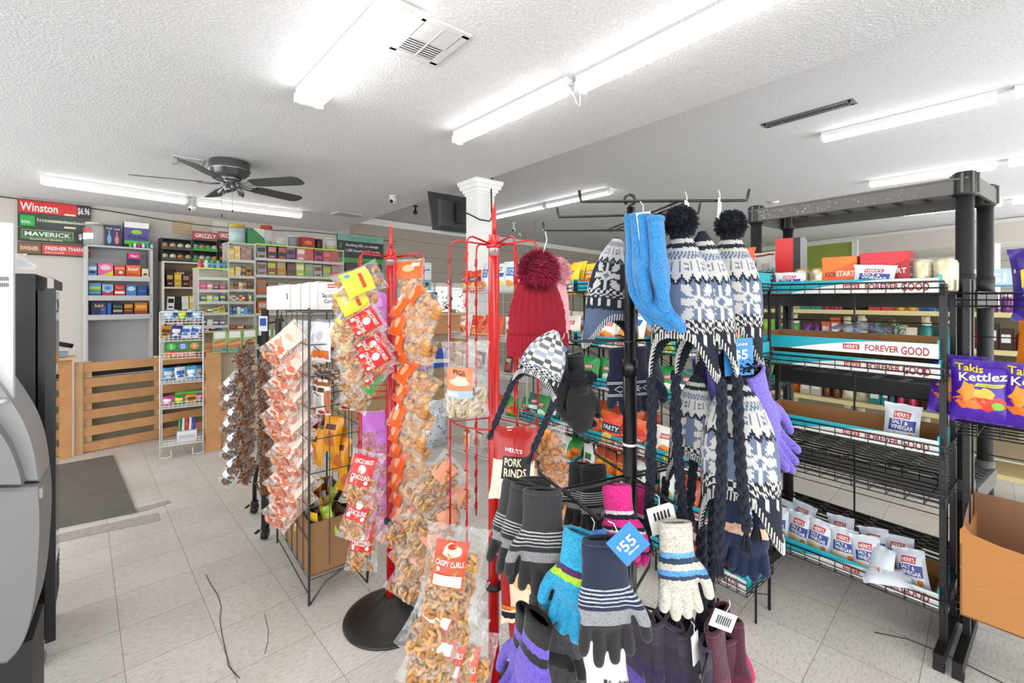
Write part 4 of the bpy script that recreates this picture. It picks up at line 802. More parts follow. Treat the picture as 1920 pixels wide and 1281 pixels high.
# brown open carton of mixed snacks
mb = MB(); bw, bd, bh = .56, .27, .25; kz = M('box_board', 'a07a54', .85, var=.06)
mb.box((bw / 2, .003, bh / 2), (bw, .006, bh), kz); mb.box((bw / 2, bd - .003, bh / 2), (bw, .006, bh), kz); mb.box((.003, bd / 2, bh / 2), (.006, bd, bh), kz); mb.box((bw - .003, bd / 2, bh / 2), (.006, bd, bh), kz); mb.box((bw / 2, bd / 2, .003), (bw, bd, .006), kz)
tag(mb.build('cardboard_box', None, cloc(.085, .005, .125), (0, 0, RZU)), 'brown carton of loose snack packets low inside the grey wire rack', 'cardboard box')
kk = {}
for i, (c1, c2) in enumerate((('f0c62a', '3a6fb0'), ('a9d13a', 'f0e04a'), ('5c2626', 'd8cfc6'), ('e8a42a', 'd7441e'), ('c9cdd0', '7d2a2a'))):
    kk[i] = kit_mesh(bag_mesh('snack_packet', .09, .14, .03, C(c1, .3), [('r', -.8, .8, .25, .55, C(c2)), ('e', 0, .72, .5, .12, CREAM, .4), ('t', ['CHEWY', 'LIMON', 'MALT', 'CRUNCH', 'TRAIL'][i], -.65, .65, .4, .14, WHT)], seed=50 + i, low=True), 'snack_packet')
r = random.Random(8); cn = ['yellow', 'lime', 'dark brown', 'orange', 'silver']
for i in range(24):
    c_ = i % 5; col_, row_ = i % 6, i // 6
    kk[c_].put('%s snack packet in the brown carton, %s column from left, %s row back' % (cn[c_], ORD[col_], ORD[row_]), 'snack packet', cloc(.13 + .088 * col_ + r.uniform(-.012, .012), .04 + .06 * row_, .40 + r.uniform(-.02, .025)), (R_(r.uniform(-25, 15)), R_(r.uniform(-35, 35)), RZU + R_(r.uniform(-30, 30))), 'packets in the brown carton')
KB2 = dict(w=kit_mesh(bag_mesh('snack_bag', .12, .19, .05, C('e9ebee', .3, bump=.25, bscale=28, bdist=.006), [('r', -.9, .9, .72, .95, C('e0762c')), ('e', 0, .35, .4, .12, C('c9ccd2'))], seed=61, low=True), 'snack_bag'),
           b=kit_mesh(bag_mesh('snack_bag', .10, .17, .045, C('efe9e2', .3), [('r', -1, 1, .0, .18, C('a5602c')), ('r', -.4, .5, .24, .36, C('5a2a1c')), ('r', .55, 1, .3, .95, C('b76a2e'))] + [('r', -.7, .3, .45 + .05 * q, .465 + .05 * q, C('9aa0a8')) for q in range(7)] + [('r', -.4, .4, .88, .97, RED)], seed=62, low=True), 'snack_bag'),
           r=kit_mesh(bag_mesh('snack_bag', .11, .19, .05, C('9c1f22', .25), [('e', 0, .7, .6, .2, C('d8a070'), .5), ('r', -.6, .5, .3, .42, C('e8c9a0'))], seed=63, low=True), 'snack_bag'),
           y=kit_mesh(bag_mesh('snack_bag', .11, .18, .05, C('e9a520', .3), [('r', -.6, .5, .2, .34, C('6a2418')), ('e', 0, .62, .55, .2, C('c9762a'), .5)], seed=64, low=True), 'snack_bag'))
for (kd, zt_, n_, nm, gp) in (('w', 1.325, 7, 'white bag with orange foot on the grey rack top row', 'white bags in the grey wire rack'), ('b', 1.06, 7, 'white and brown back-printed bag, grey rack second row', 'white and brown bags in the grey wire rack'), ('r', .80, 4, 'dark red snack bag, grey rack third row', 'red bags in the grey wire rack')):
    for i in range(n_):
        for dpt in (0, 1):
            KB2[kd if not (kd == 'r' and i == 3) else 'y'].put('%s, %s from left, %s' % (nm if not (kd == 'r' and i == 3) else nm.replace('dark red', 'yellow'), ORD[i], ['near', 'far'][dpt]), 'snack bag', cloc(.08 + (.58 if kd != 'r' else .5) * (i + .5) / n_, .08 + .11 * dpt, zt_ + r.uniform(-.012, .012)), (R_(-4), R_(r.uniform(-5, 5)), RZU + R_(18 + r.uniform(-14, 14))), gp)
for i in range(3): KB2['y'].put('yellow snack bag in the grey rack, right of the dark red ones, %s from top' % ORD[i], 'snack bag', cloc(.60, .14 + .04 * i, .86 - .11 * i), (R_(-4), R_(8), RZU + R_(40)), 'yellow bags in the grey wire rack')
# peach gummy bags column hanging off the rack's left
for k in range(11):
    x, y = 572 + 10 * ((k % 2)) + (4 if k > 5 else 0), 618 + 29.5 * k
    km[k % 2].put('clear bag of peach gummies in a long hanging column, %s from the top' % ORD[k], 'snack bag', at(x, y, 2.30), hang_rot(-44 + (k * 13) % 16, -6, -22), 'peach gummy bags on the hanging strip')
mb = MB(); p0, p1 = at(582, 596, 2.31), at(580, 935, 2.31); mb.tube([p0, p1], .003, m_gw, 5)
for k in range(12): q = p0 + (p1 - p0) * (k + .3) / 12; mb.tube([q, q + Vector((0, -.02, .004))], .002, m_gw, 4)
mb.tube([p0, p0 + Vector((0, .03, .02)), cloc(.45, 0, 1.385)], .003, m_gw, 5); tag(mb.build('clip_strip'), 'thin metal clip strip hanging from the grey wire rack behind the peach gummies', 'clip strip')
# white cookie cartons on top
m_ct = M('white_card', 'e9e7e4', .6, var=.03)
def ctn(label, x, w, hh, y0, front, tiltd, grp='white cookie cartons on the grey wire rack'):
    mb = MB(); D_ = .2
    mb.add([(-w / 2, 0, 0), (w / 2, 0, 0), (w / 2, D_, 0), (-w / 2, D_, 0), (-w / 2, 0, hh - .012), (w / 2, 0, hh), (w / 2, D_, hh), (-w / 2, D_, hh - .012)], [(0, 3, 2, 1), (4, 5, 6, 7), (0, 1, 5, 4), (1, 2, 6, 5), (2, 3, 7, 6), (3, 0, 4, 7)], m_ct)
    for i, p in enumerate(front):
        off = .0008 + .0004 * i; fn = lambda u, v, off=off: Vector(((u - .5) * w, -off, hh * (1 - v)))
        if p[0] == 'r': mb.grid(lambda a, b: fn(p[1] + (p[2] - p[1]) * a, p[3] + (p[4] - p[3]) * b), 1, 1, p[5])
        else: mb.text(p[1], fn, p[2], p[3], p[4], p[5], p[6])
    tag(mb.build('cookie_carton', None, (x.x, x.y, CHt + .006), (0, 0, R_(tiltd))), label, 'carton', grp)
ypos = 2.42
def cx_(px, Y=ypos): return at(px, 0, Y)
rot_ = -3
ctn('plain white cookie carton at the left end of the stack on the grey rack', cx_(522), .128, .135, 0, [('r', .86, .9, .35, .6, C('4a4440'))], rot_)
ctn('white cookie carton, second from the left on the grey rack', cx_(554), .052, .14, 0, [], rot_)
ctn('white cookie carton, third from the left on the grey rack', cx_(572), .046, .148, 0, [], rot_)
ctn('white cookie carton, fourth from the left, just left of the lettered one', cx_(588), .042, .152, 0, [], rot_)
ctn('wide white carton with dark lettering and a small red logo, right end', cx_(626), .185, .152, 0, [('r', .32, .58, .1, .24, C('b8202c')), ('t', "HERR'S", .34, .56, .17, .07, WHT), ('r', .26, .62, .33, .35, C('c3c0bc')), ('t', 'Sandwich', .16, .72, .50, .15, C('3b2a26')), ('t', 'Cookies', .22, .66, .70, .14, C('3b2a26'))], rot_)
# ================================================================ black wheeled stand with brown rind bags
SB = at(497, 0, 2.74); o = thing('wheeled_stand', 'black wheeled pole stand left of the grey wire rack', 'stand', (SB.x, SB.y, 0), 0)
def caster(o, x, y, name='caster'):
    mb = MB(); mb.tube([(x - .012, y, .035), (x + .012, y, .035)], .033, BLK, 16); mb.box((x, y, .075), (.03, .04, .02), BLK); c = mb.build(name, o)
    mb = MB(); mb.box((x - .03, y - .03, .06), (.015, .04, .008), BLK); mb.build('brake_lever', c)
mb = MB(); mb.box((0, 0, .73), (.03, .03, 1.32), m_bk); mb.build('upright', o); caster(o, 0, 0)
mb = MB(); mb.tube([(-.25, .33, .09), (-.25, .33, .2), (-.235, .33, .3), (-.215, .33, .42), (-.22, .33, 1.2)], .014, m_bk, 8); mb.build('curved_leg', o); caster(o, -.25, .33)
mb = MB(); mb.tube([(0, 0, .22), (-.24, .32, .22)], .006, m_bk, 6); mb.tube([(0, 0, .32), (-.22, .32, .34)], .006, m_bk, 6); mb.tube([(0, 0, 1.3), (-.04, .3, 1.3), (-.06, .3, 1.34)], .006, m_bk, 6); mb.build('cross_wires', o)
mb = MB(); mb.box((0, -.02, 1.3), (.05, .004, .09), C('e8eef4')); mb.box((0, -.023, 1.31), (.036, .003, .045), C('2a55a8')); mb.build('price_card', o)
mb = MB(); mb.box((-.05, .25, 1.24), (.03, .02, .16), BLK); mb.tube([(-.05, .23, 1.14), (-.05, .2, .9)], .012, m_redw, 6); mb.build('red_hook_strip', o)
for k in range(9):
    kb[k % 2].put('clear bag of dark rinds, %s down the right brown column' % ORD[k], 'snack bag', at(504 - 4 * (k % 2), 655 + 27 * k, 2.66), hang_rot(-8 + (k * 11) % 20, -10, -14), 'dark rind bags, right column', (.82,) * 3)
for k in range(9):
    kb[(k + 1) % 2].put('clear bag of dark rinds, %s down the middle brown column' % ORD[k], 'snack bag', at(476 - 3 * (k % 2), 640 + 27 * k, 2.76), hang_rot(-32 + (k * 11) % 24, -10, -14), 'dark rind bags, middle column', (.82,) * 3)
for k in range(8):
    kbf.put('foil-fronted bag of dark rinds, %s down the left brown column' % ORD[k], 'snack bag', at(452 - 3 * (k % 2), 700 + 24 * k, 2.84), hang_rot(-38 + (k * 11) % 24, -10, -18), 'foil-fronted rind bags, left column', (.8,) * 3)
# ================================================================ black hook rack with knitwear
PG = Vector((.233, .90, 0)); m_pg = M('black_tube', '121214', .3)
o = thing('hook_rack', 'black pole rack with wire hooks holding gloves and knit hats', 'hook rack', PG)
lp = lambda px, py, z: onz(px, py, z) - PG
mb = MB(); mb.lathe([(.0135, .02), (.0135, 1.30)], m_pg, n=18); mb.lathe([(.0155, 1.30), (.0155, 1.33), (.0105, 1.33), (.0105, 1.63)], m_pg, n=18); mb.lathe([(.0138, 1.16), (.0142, 1.161), (.0142, 1.164), (.0138, 1.165)], SILV, n=18); mb.build('pole', o)
mb = MB(); mb.tube([(0, 0, 1.62)] + [(.011 * sin(t), 0, 1.645 + .011 * -cos(t)) for t in [0, .8, 1.6, 2.4, 3.2, 4, 4.8, 5.6]], .003, m_pg, 6); mb.build('top_loop', o)
mb = MB()
for k in range(4): t = k * pi / 2 + .6; mb.bar((0, 0, .02), (.3 * cos(t), .3 * sin(t), .02), .03, .02, m_pg)
mb.build('cross_foot', o)
def hookbar(a, b, name='crossbar', r=.003, up=.022):
    a, b = Vector(a), Vector(b); d = (b - a).normalized(); z = Vector((0, 0, up)); mb = MB()
    mb.tube([a - d * .004 + z, a - d * .002 + z * .3, a, a + d * .006, b - d * .006, b, b + d * .002 + z * .3, b + d * .004 + z], r, m_pg, 6); mb.build(name, o)
def pairw(a, b, gap=.012, name='wire_pair', zz_=0):
    a, b = Vector(a), Vector(b); d = (b - a).normalized(); n_ = Vector((-d.y, d.x, 0)) * gap / 2
    mb = MB(); mb.tube([a - n_, a, a + n_, b + n_, b, b - n_], .0026, m_pg, 6, closed=True); mb.build(name, o)
zt_ = 1.64
hookbar(lp(1090, 378, zt_), lp(1400, 376, zt_)); hookbar(lp(1048, 407, zt_ - .003), lp(1309, 400, zt_ - .003)); hookbar(lp(1021, 432, zt_ - .006), lp(1190, 432, zt_ - .006)); pairw(lp(1140, 433, zt_), lp(1282, 378, zt_), .02)
z2 = 1.367; hookbar(lp(1072, 640, z2), lp(1300, 637, z2)); pairw((-.01, -.03, z2), (.005, .12, z2))
z3 = 1.10; hookbar(lp(1115, 851, z3), lp(1265, 945, z3)); hookbar(lp(1010, 886, z3), lp(1128, 977, z3)); pairw(lp(1060, 920, z3), lp(1292, 868, z3), .014)
z4 = .845; pairw((0, 0, z4), lp(1338, 1185, z4), .014); hookbar(lp(1346, 1146, z4), lp(1313, 1285, z4)); hookbar(lp(1028, 1104, z4), lp(992, 1155, z4)); pairw((0, 0, z4), lp(1012, 1128, z4), .012); hookbar((0, 0, z4 + .01), lp(1217, 1062, z4 + .02))
# ---- knitted materials
def knit(name, stops, scale=1.0, fuzz=0.0, ribs=900, speck=None):
    """constant bands down the glove; stops = [(metres from the cuff top, colour)]"""
    m, n, L, b = nodes_mat(name, .95); b.inputs['Sheen Weight'].default_value = .15
    tc = n.new('ShaderNodeTexCoord'); sp = n.new('ShaderNodeSeparateXYZ'); L.new(tc.outputs['Object'], sp.inputs[0])
    nz = n.new('ShaderNodeTexNoise'); nz.inputs['Scale'].default_value = 160 if fuzz else 60; L.new(tc.outputs['Object'], nz.inputs['Vector'])
    ml = n.new('ShaderNodeMath'); ml.operation = 'MULTIPLY_ADD'; ml.inputs[1].default_value = -5; L.new(sp.outputs[2], ml.inputs[0])
    m2 = n.new('ShaderNodeMath'); m2.operation = 'MULTIPLY_ADD'; m2.inputs[1].default_value = .16 * fuzz + .012; m2.inputs[2].default_value = -(.08 * fuzz + .006); L.new(nz.outputs['Fac'], m2.inputs[0]); L.new(m2.outputs[0], ml.inputs[2])
    r = ramp(n, [(0, stops[0][1])] + [(z * 5, c) for z, c in stops[1:]], 'CONSTANT'); L.new(ml.outputs[0], r.inputs[0])
    n3 = n.new('ShaderNodeTexNoise'); n3.inputs['Scale'].default_value = 420 if not fuzz else 260; n3.inputs['Detail'].default_value = 2; L.new(tc.outputs['Object'], n3.inputs['Vector'])
    mx = n.new('ShaderNodeMix'); mx.data_type = 'RGBA'; mx.blend_type = 'MULTIPLY'; mx.inputs[0].default_value = .55; L.new(r.outputs[0], mx.inputs[6])
    r2 = ramp(n, [(.3, '8a8a8a' if not speck else speck), (.6, 'ffffff')]); L.new(n3.outputs['Fac'], r2.inputs[0]); L.new(r2.outputs[0], mx.inputs[7]); L.new(mx.outputs[2], b.inputs['Base Color'])
    wv = n.new('ShaderNodeTexWave'); wv.inputs['Scale'].default_value = ribs / 6.0; wv.bands_direction = 'X'; L.new(tc.outputs['Object'], wv.inputs['Vector'])
    ad = n.new('ShaderNodeMath'); ad.operation = 'ADD'; L.new(wv.outputs['Fac'], ad.inputs[0]); L.new(n3.outputs['Fac'], ad.inputs[1])
    bp = n.new('ShaderNodeBump'); bp.inputs['Strength'].default_value = .5 + fuzz * .5; bp.inputs['Distance'].default_value = .0015 + .003 * fuzz; L.new((n3.outputs['Fac'] if fuzz else ad.outputs[0]), bp.inputs['Height']); L.new(bp.outputs[0], b.inputs['Normal'])
    return m
def remeshed(mb, vox, smooth=3, name='knit'):
    o_ = mb.build('tmp'); md = o_.modifiers.new('r', 'REMESH'); md.mode = 'VOXEL'; md.voxel_size = vox; md.use_smooth_shade = True
    if smooth: s_ = o_.modifiers.new('s', 'SMOOTH'); s_.iterations = smooth; s_.factor = .5
    me = bpy.data.meshes.new_from_object(o_.evaluated_get(bpy.context.evaluated_depsgraph_get())); me.name = name; bpy.data.objects.remove(o_); return me
_dm = M('tmp_dm', '888888')
def glove_shape(fat=1.0, thin=1.0, curl=.0, cuffw=.036):
    mb = MB(); f = fat
    mb.lathe([(0, -.002), (cuffw * .95, -.001), (cuffw, -.006), (cuffw * .96, -.03), (cuffw * 1.0, -.055), (.040, -.075), (.03, -.09), (0, -.095)], _dm, n=28, sy=.42 * thin)
    mb.ball((0, 0, -.088), 1, _dm, 20, 12, (.043, .0155 * thin * f, .042))
    for x, L_, dx in ((-.030, .040, -.006), (-.011, .056, -.002), (.009, .053, .002), (.028, .043, .006)):
        n_ = 6; mb.tube([(x + dx * i / n_, -curl * (i / n_) ** 2 * .03, -.112 - L_ * i / n_) for i in range(n_ + 1)], [.0092 * f] * n_ + [.0085 * f], _dm, 12); mb.ball((x + dx, -curl * .03, -.112 - L_), .0086 * f, _dm, 12, 8)
    mb.tube([(.030, -.002, -.075), (.046, -.006, -.092), (.054, -.010, -.112), (.056, -.012, -.13)], [.012 * f, .0105 * f, .0095 * f, .009 * f], _dm, 12); mb.ball((.056, -.012, -.13), .009 * f, _dm, 12, 8)
    return remeshed(mb, .0026, 4, 'glove')
G_A = glove_shape(); G_F = glove_shape(1.18, 1.2, .3); G_S = glove_shape(1.05, 1.0, .9, .033)
def glove_kit(me, mat, lining='141414', rim=None, cuff=.036):
    m2 = me.copy(); m2.materials.clear(); m2.materials.append(mat); r = link(m2, 'knit_glove')
    for p in m2.polygons: p.material_index = 0
    mb = MB(); mb.lathe([(0, .0006), (cuff * .72, .0006)], C(lining, .95), n=20, sy=.36); mb.build('cuff_opening', r)
    mb = MB(); mb.tube([(cuff * .86 * cos(2 * pi * k / 20), cuff * .86 * .42 * sin(2 * pi * k / 20), .0005) for k in range(20)], .0042, rim or mat, 6, closed=True); mb.build('cuff_rim', r)
    return Kit(r)
def stripes(top, z0, n_, a, b, w=.0028): 
    s_ = [(0, top)]
    for i in range(n_): s_ += [(z0 + i * 2 * w, a), (z0 + i * 2 * w + w * .8, b)]
    return s_
k_blk = glove_kit(G_A, knit('knit_black_stripe', stripes('3a3b3e', .062, 5, 'c8c8c8', '2a2b2e') + [(.095, '9c9d9f'), (.112, '26272a')]))
k_nvy = glove_kit(G_A, knit('knit_navy_stripe', stripes('202d4c', .062, 5, 'c8ccd4', '202d4c') + [(.092, 'a2a4a8'), (.114, '26262a')]))
k_bb = glove_kit(G_A, knit('knit_black_thin', stripes('1a1b1d', .058, 6, 'd4d4d4', '1a1b1d') + [(.096, '9a9b9d'), (.11, '131416')]))
k_pink = glove_kit(G_F, knit('fuzzy_pink', [(0, 'f0389a'), (.052, 'efe6ea'), (.060, '17161a'), (.070, 'f0389a'), (.086, '17161a'), (.094, 'efe6ea'), (.10, 'f0389a')], fuzz=.12), 'd8287e')
k_teal = glove_kit(G_F, knit('fuzzy_teal', [(0, '35b0d6'), (.055, '5a2c6a'), (.066, 'b8e03a'), (.078, '2fa6d0')], fuzz=.12), '2a88a8')
k_wht = glove_kit(G_F, knit('fuzzy_white_blue', [(0, 'dfdace'), (.050, '7ab6e6'), (.060, '3a4a66'), (.070, 'dfdace'), (.082, '6aaee4'), (.092, '3a4a66'), (.100, 'dfdace')], fuzz=.12), 'c8c0b0')
k_np = glove_kit(G_F, knit('fuzzy_navy_peach', [(0, '1d3257'), (.055, 'efc6ae'), (.078, '1d3257')], fuzz=.12), '14243f')
k_pur = glove_kit(G_S, knit('fleece_purple', [(0, '4a3f52'), (.03, '3b3346'), (.06, '413258'), (.088, '6a4fae')], fuzz=.25), '2a2432', cuff=.033)
k_mar = glove_kit(G_S, knit('fleece_maroon', [(0, '5a2238'), (.07, '6a2440'), (.085, 'd0206e')], fuzz=.3), '2a1620', cuff=.033)
k_vio = glove_kit(G_S, knit('fleece_violet_black', [(0, '17171b'), (.03, '7a63c8'), (.045, '17171b'), (.058, '7a63c8')], fuzz=.1), '1c1a22', C('17171b', .9), .033)
k_gli = glove_kit(G_A, knit('glitter_grey', [(0, '5a5a5c'), (.09, '17171a'), (.12, '58585a')], fuzz=.1, speck='101010'), '1a1a1a')
k_fleece = glove_kit(G_S, knit('blue_fleece', [(0, '3b93cf')], fuzz=.05), '2a6f9f', cuff=.033)
k_nav = glove_kit(G_A, knit('plain_navy', [(0, '1c2748')]), '121a30')
k_bk = glove_kit(G_S, knit('plain_black', [(0, '1a1a1d')]), '0c0c0c')
k_lav = glove_kit(G_S, knit('lavender_black', [(0, '8574d0')], fuzz=.05), '1c1a22')
def gl(kit, label, px, py, Y, ang=0, yaw=0, pitch=0, s=1, mir=1, grp='knit gloves on the hook rack', sl=1):
    return kit.put(label, 'glove', at(px, py, Y), hang_rot(ang, yaw, pitch), grp, (mir * s, s, s * sl))
gl(k_blk, 'black striped knit glove with a grey band, front of the left bunch', 1017, 922, .80, 0, -6, -8, 1.0, -1)
gl(k_blk, 'black striped knit glove, second in the left bunch, just behind the front', 990, 914, .845, -5, -14, -8, .98)
gl(k_blk, 'black striped knit glove, third in the left bunch, furthest left', 974, 906, .88, -7, -18, -8, .98)
gl(k_blk, 'black striped knit glove hidden at the back of the left bunch', 1002, 900, .91, -3, 10, -8, .98)
gl(k_nvy, 'navy striped knit glove with blue price tag, nearest the camera', 1133, 1014, .70, 0, 4, -6, 1.02, 1)
gl(k_teal, 'turquoise fuzzy glove with purple and lime bands, front one', 1090, 1002, .745, -4, -35, -6, .92, -1)
gl(k_teal, 'turquoise fuzzy glove behind the front turquoise one', 1074, 1018, .80, -8, -50, -6, .86)
gl(k_pink, 'hot pink fuzzy glove with white and black stripes, front one', 1156, 912, .86, 6, -20, -8, .78)
gl(k_pink, 'hot pink fuzzy glove right of the black pole', 1201, 916, .93, 2, -60, -8, .84, -1)
gl(k_bb, 'black glove with thin white stripes behind the pink pair, right one', 1112, 876, .99, 2, 10, -6, .85)
gl(k_bb, 'black glove with thin white stripes behind the pink pair, left one', 1092, 872, 1.02, -2, -14, -6, .85, -1)
gl(k_wht, 'cream fuzzy glove with blue bands hanging alone right of pole', 1266, 982, .80, 0, 4, -8, .86)
gl(k_np, 'navy fuzzy glove with a peach band, left of the pair', 1382, 936, 1.05, 1, -24, -6, .92)
gl(k_np, 'navy fuzzy glove with a peach band, right of the pair', 1406, 938, 1.03, -1, -30, -6, .96, -1)
pur = [(1203, 1150, .86, 'first'), (1236, 1158, .85, 'second'), (1256, 1166, .84, 'third'), (1284, 1176, .83, 'fourth'), (1330, 1202, .80, 'fifth'), (1308, 1196, .82, 'sixth')]
for i, (x, y, Y, od) in enumerate(pur): gl(k_pur, 'dark purple fleece glove on the bottom hooks, %s of six' % od, x, y, Y, (-3, 3, -2, 4, 2, -2)[i], (-62, 50, -58, 55, 48, -60)[i], -4, 1.0, (-1) ** i, sl=1.12)
for i, (x, y, Y, od) in enumerate([(1345, 1146, .86, 'rearmost'), (1362, 1160, .83, 'middle'), (1340, 1172, .80, 'front'), (1372, 1190, .82, 'rightmost')]): gl(k_mar, 'maroon and pink fleece glove at the bottom right hook, %s' % od, x, y, Y, 6, (30, -52, 50, 35)[i], -4, .98, (-1) ** i, sl=1.15)
gl(k_vio, 'violet and black glove at the bottom left, front one', 1010, 1160, .74, -6, -52, -4, .95, sl=1.1)
gl(k_vio, 'violet and black glove at the bottom left, rear one', 988, 1150, .79, -4, -60, -4, .92, -1, sl=1.1)
gl(k_gli, 'speckled grey and black glove beside the violet pair', 1040, 1120, .84, 4, -30, -4, .95)
gl(k_gli, 'speckled grey and black glove behind the violet pair', 1022, 1116, .88, -2, 20, -4, .95, -1)
for i, (x, y, Y, a, yw) in enumerate([(1186, 412, .86, -3, 62), (1196, 409, .83, -2, 68), (1212, 410, .81, 1, 60), (1229, 412, .79, 3, 64)]): gl(k_fleece, 'bright blue fleece glove on the top hooks, %s from the left' % ORD[i], x, y, Y, a, yw, -4, 1.0, (-1) ** i, sl=1.14)
gl(k_nav, 'plain navy glove with a snowflake panel, middle of the rack, front', 1176, 654, .97, 2, 10, -4, 1.22, sl=.64)
gl(k_nav, 'plain navy glove of the middle pair, rear one', 1206, 658, 1.03, 5, 24, -4, 1.15, -1, sl=.68)
gl(k_bk, 'black glove under the striped hat at left, front one', 1052, 660, .98, -2, 60, -4, .9)
gl(k_bk, 'black glove under the striped hat at left, rear one', 1078, 668, 1.0, 4, 50, -4, .9, -1)
gl(k_lav, 'lavender glove sticking out to the right under the blue tag', 1416, 700, .82, 24, 40, -4, .85, sl=1.35)
gl(k_lav, 'lavender glove hanging between the dark braids, front one', 1338, 668, .93, 0, 55, -4, 1.0)
gl(k_lav, 'lavender glove hanging between the dark braids, rear one', 1312, 672, .96, 0, 50, -4, 1.0, -1)
gl(k_bk, 'black glove between the lavender glove and the lower hat', 1404, 704, .85, 20, 40, -4, .85, sl=1.3)
# snowflake bands on the navy glove
sf = M('white_yarn', 'dfe2e8', .9)
mb = MB()
for z in (-.086, -.090, -.118, -.122): mb.tube([(x * .01 - .045, -.0185 + abs(x - 4.5) ** 2 * .0004, z) for x in range(0, 10)], .0012, sf, 4)
for k in range(8): t = k * pi / 4; mb.tube([(0, -.0198, -.104), (.012 * cos(t), -.0195, -.104 + .010 * sin(t))], .0016, sf, 4)
for sx in (-1, 1): mb.tube([(sx * .016, -.0188, -.104), (sx * .025, -.0178, -.096), (sx * .034, -.016, -.104), (sx * .025, -.0178, -.112)], .0013, sf, 4, closed=True)
mb.build('snowflake_band', k_nav.root)
# ---- tags
def tagcard(label, w, h, px, py, Y, ang, yaw, m, txt=(), hole=True):
    mb = MB(); mb.box((0, 0, -h / 2), (w, .0012, h), m)
    for t in txt: fn = lambda u, v: Vector(((u - .5) * w, -.0016, -h * v)); mb.text(t[0], fn, t[1], t[2], t[3], t[4], t[5])
    mb.tube([(0, 0, 0), (.004, .002, .012), (0, .004, .02)], .0007, WHT, 4)
    tag(mb.build('price_tag', None, at(px, py, Y), hang_rot(ang, yaw)), label, 'price tag', 'swing tags on the knitwear')
BT = C('2f86c4', .5)
tagcard('blue price tag reading 5.5 on the nearest navy glove', .047, .047, 1158, 998, .665, 42, 4, BT, [('$', .14, .24, .40, .2, WHT), ('55', .26, .76, .46, .36, WHT), ('Gloves', .28, .72, .74, .09, WHT)])
tagcard('blue price tag lying on the striped hat at upper left', .05, .05, 1048, 640, .93, -38, 6, BT, [('$5', .25, .75, .5, .4, WHT)])
tagcard('blue price tag hanging below the right pompom hat', .055, .065, 1384, 635, .80, 2, 8, BT, [('$5', .3, .8, .45, .3, WHT), ('Knit', .3, .8, .15, .08, WHT)])
tagcard('blue price tag behind the turquoise glove', .045, .03, 1112, 995, .76, 4, 8, BT, [])
tagcard('narrow blue tag beside the navy and peach gloves', .03, .055, 1408, 936, 1.0, -4, 30, BT, [('$5', .2, .8, .5, .3, WHT)])
WT = C('f2f2ee', .5)
tagcard('white barcode tag at the upper left of the cream glove', .05, .05, 1236, 948, .82, 14, 6, WT, [('IIIII', .2, .8, .35, .3, BLK)])
tagcard('white tag hanging among the blue fleece gloves', .035, .06, 1206, 398, .80, 10, 30, WT, [])
tagcard('white tag on the top right hook above the pompom', .022, .045, 1288, 378, .86, -6, 50, WT, [])
tagcard('white tag on the right end of the top crossbar', .02, .04, 1350, 374, .88, -10, 50, WT, [])
tagcard('white barcode tag on the maroon gloves', .045, .03, 1362, 1148, .78, -24, 8, WT, [('IIIIIII', .2, .8, .5, .5, BLK)])
tagcard('white tag between the purple fleece gloves at the bottom', .022, .055, 1302, 1188, .79, 8, 40, WT, [])
# ---- hats
NV, WHC, GR, LG = C('1d2433', .95), C('c3c1bd', .95), C('6c7a90', .95), C('9aa3ad', .95)
def fair(c, r, base='n'):
    c %= 24; dx = abs(c - 11.5); r = int(r * 1.2)
    if r < 5: return NV
    if r < 8: return WHC
    if r < 10: return NV
    if r < 13: return WHC
    if r < 16: return GR if (c + r) % 3 else WHC
    if r < 25:
        k = c % 12; q = r - 16
        if 2 <= k <= 9 and (q in (1, 7) or k in (2, 9)) and 1 <= q <= 7 and not (k == 9 and q > 5): return GR
        if 5 <= k <= 7 and q in (3, 5): return GR
        return WHC
    if r < 29: return NV if abs((c % 6) - 3) + 25 == r or abs((c % 6) - 3) + 26 == r else (WHC if r < 26 + abs((c % 6) - 3) else GR)
    if r < 48:
        dy = abs(r - 38); m_ = max(dx, dy)
        if m_ < 1.2: return GR
        if (dx < 1.2 and 1.5 < dy < 9) or (dy < 1.2 and 1.5 < dx < 9): return WHC
        if abs(dx - dy) < 1.5 and m_ < 7.5: return WHC
        if abs(dx - dy) < 3.2 and 5 < m_ < 8.6: return WHC
        return GR if base == 'n' else NV
    if r < 53: return WHC if (c % 4 in (1, 2)) ^ (r % 3 == 0) else NV
    if 55 <= r < 59 and c % 6 in (2, 3): return WHC
    return NV
def stripe_hat(c, r, base='n'):
    return [LG, WHC, C('55595f', .95), WHC, C('77797d', .95), WHC][(r // 4 + (1 if (c // 5) % 3 == 0 else 0)) % 6] if r < 38 else fair(c, r)
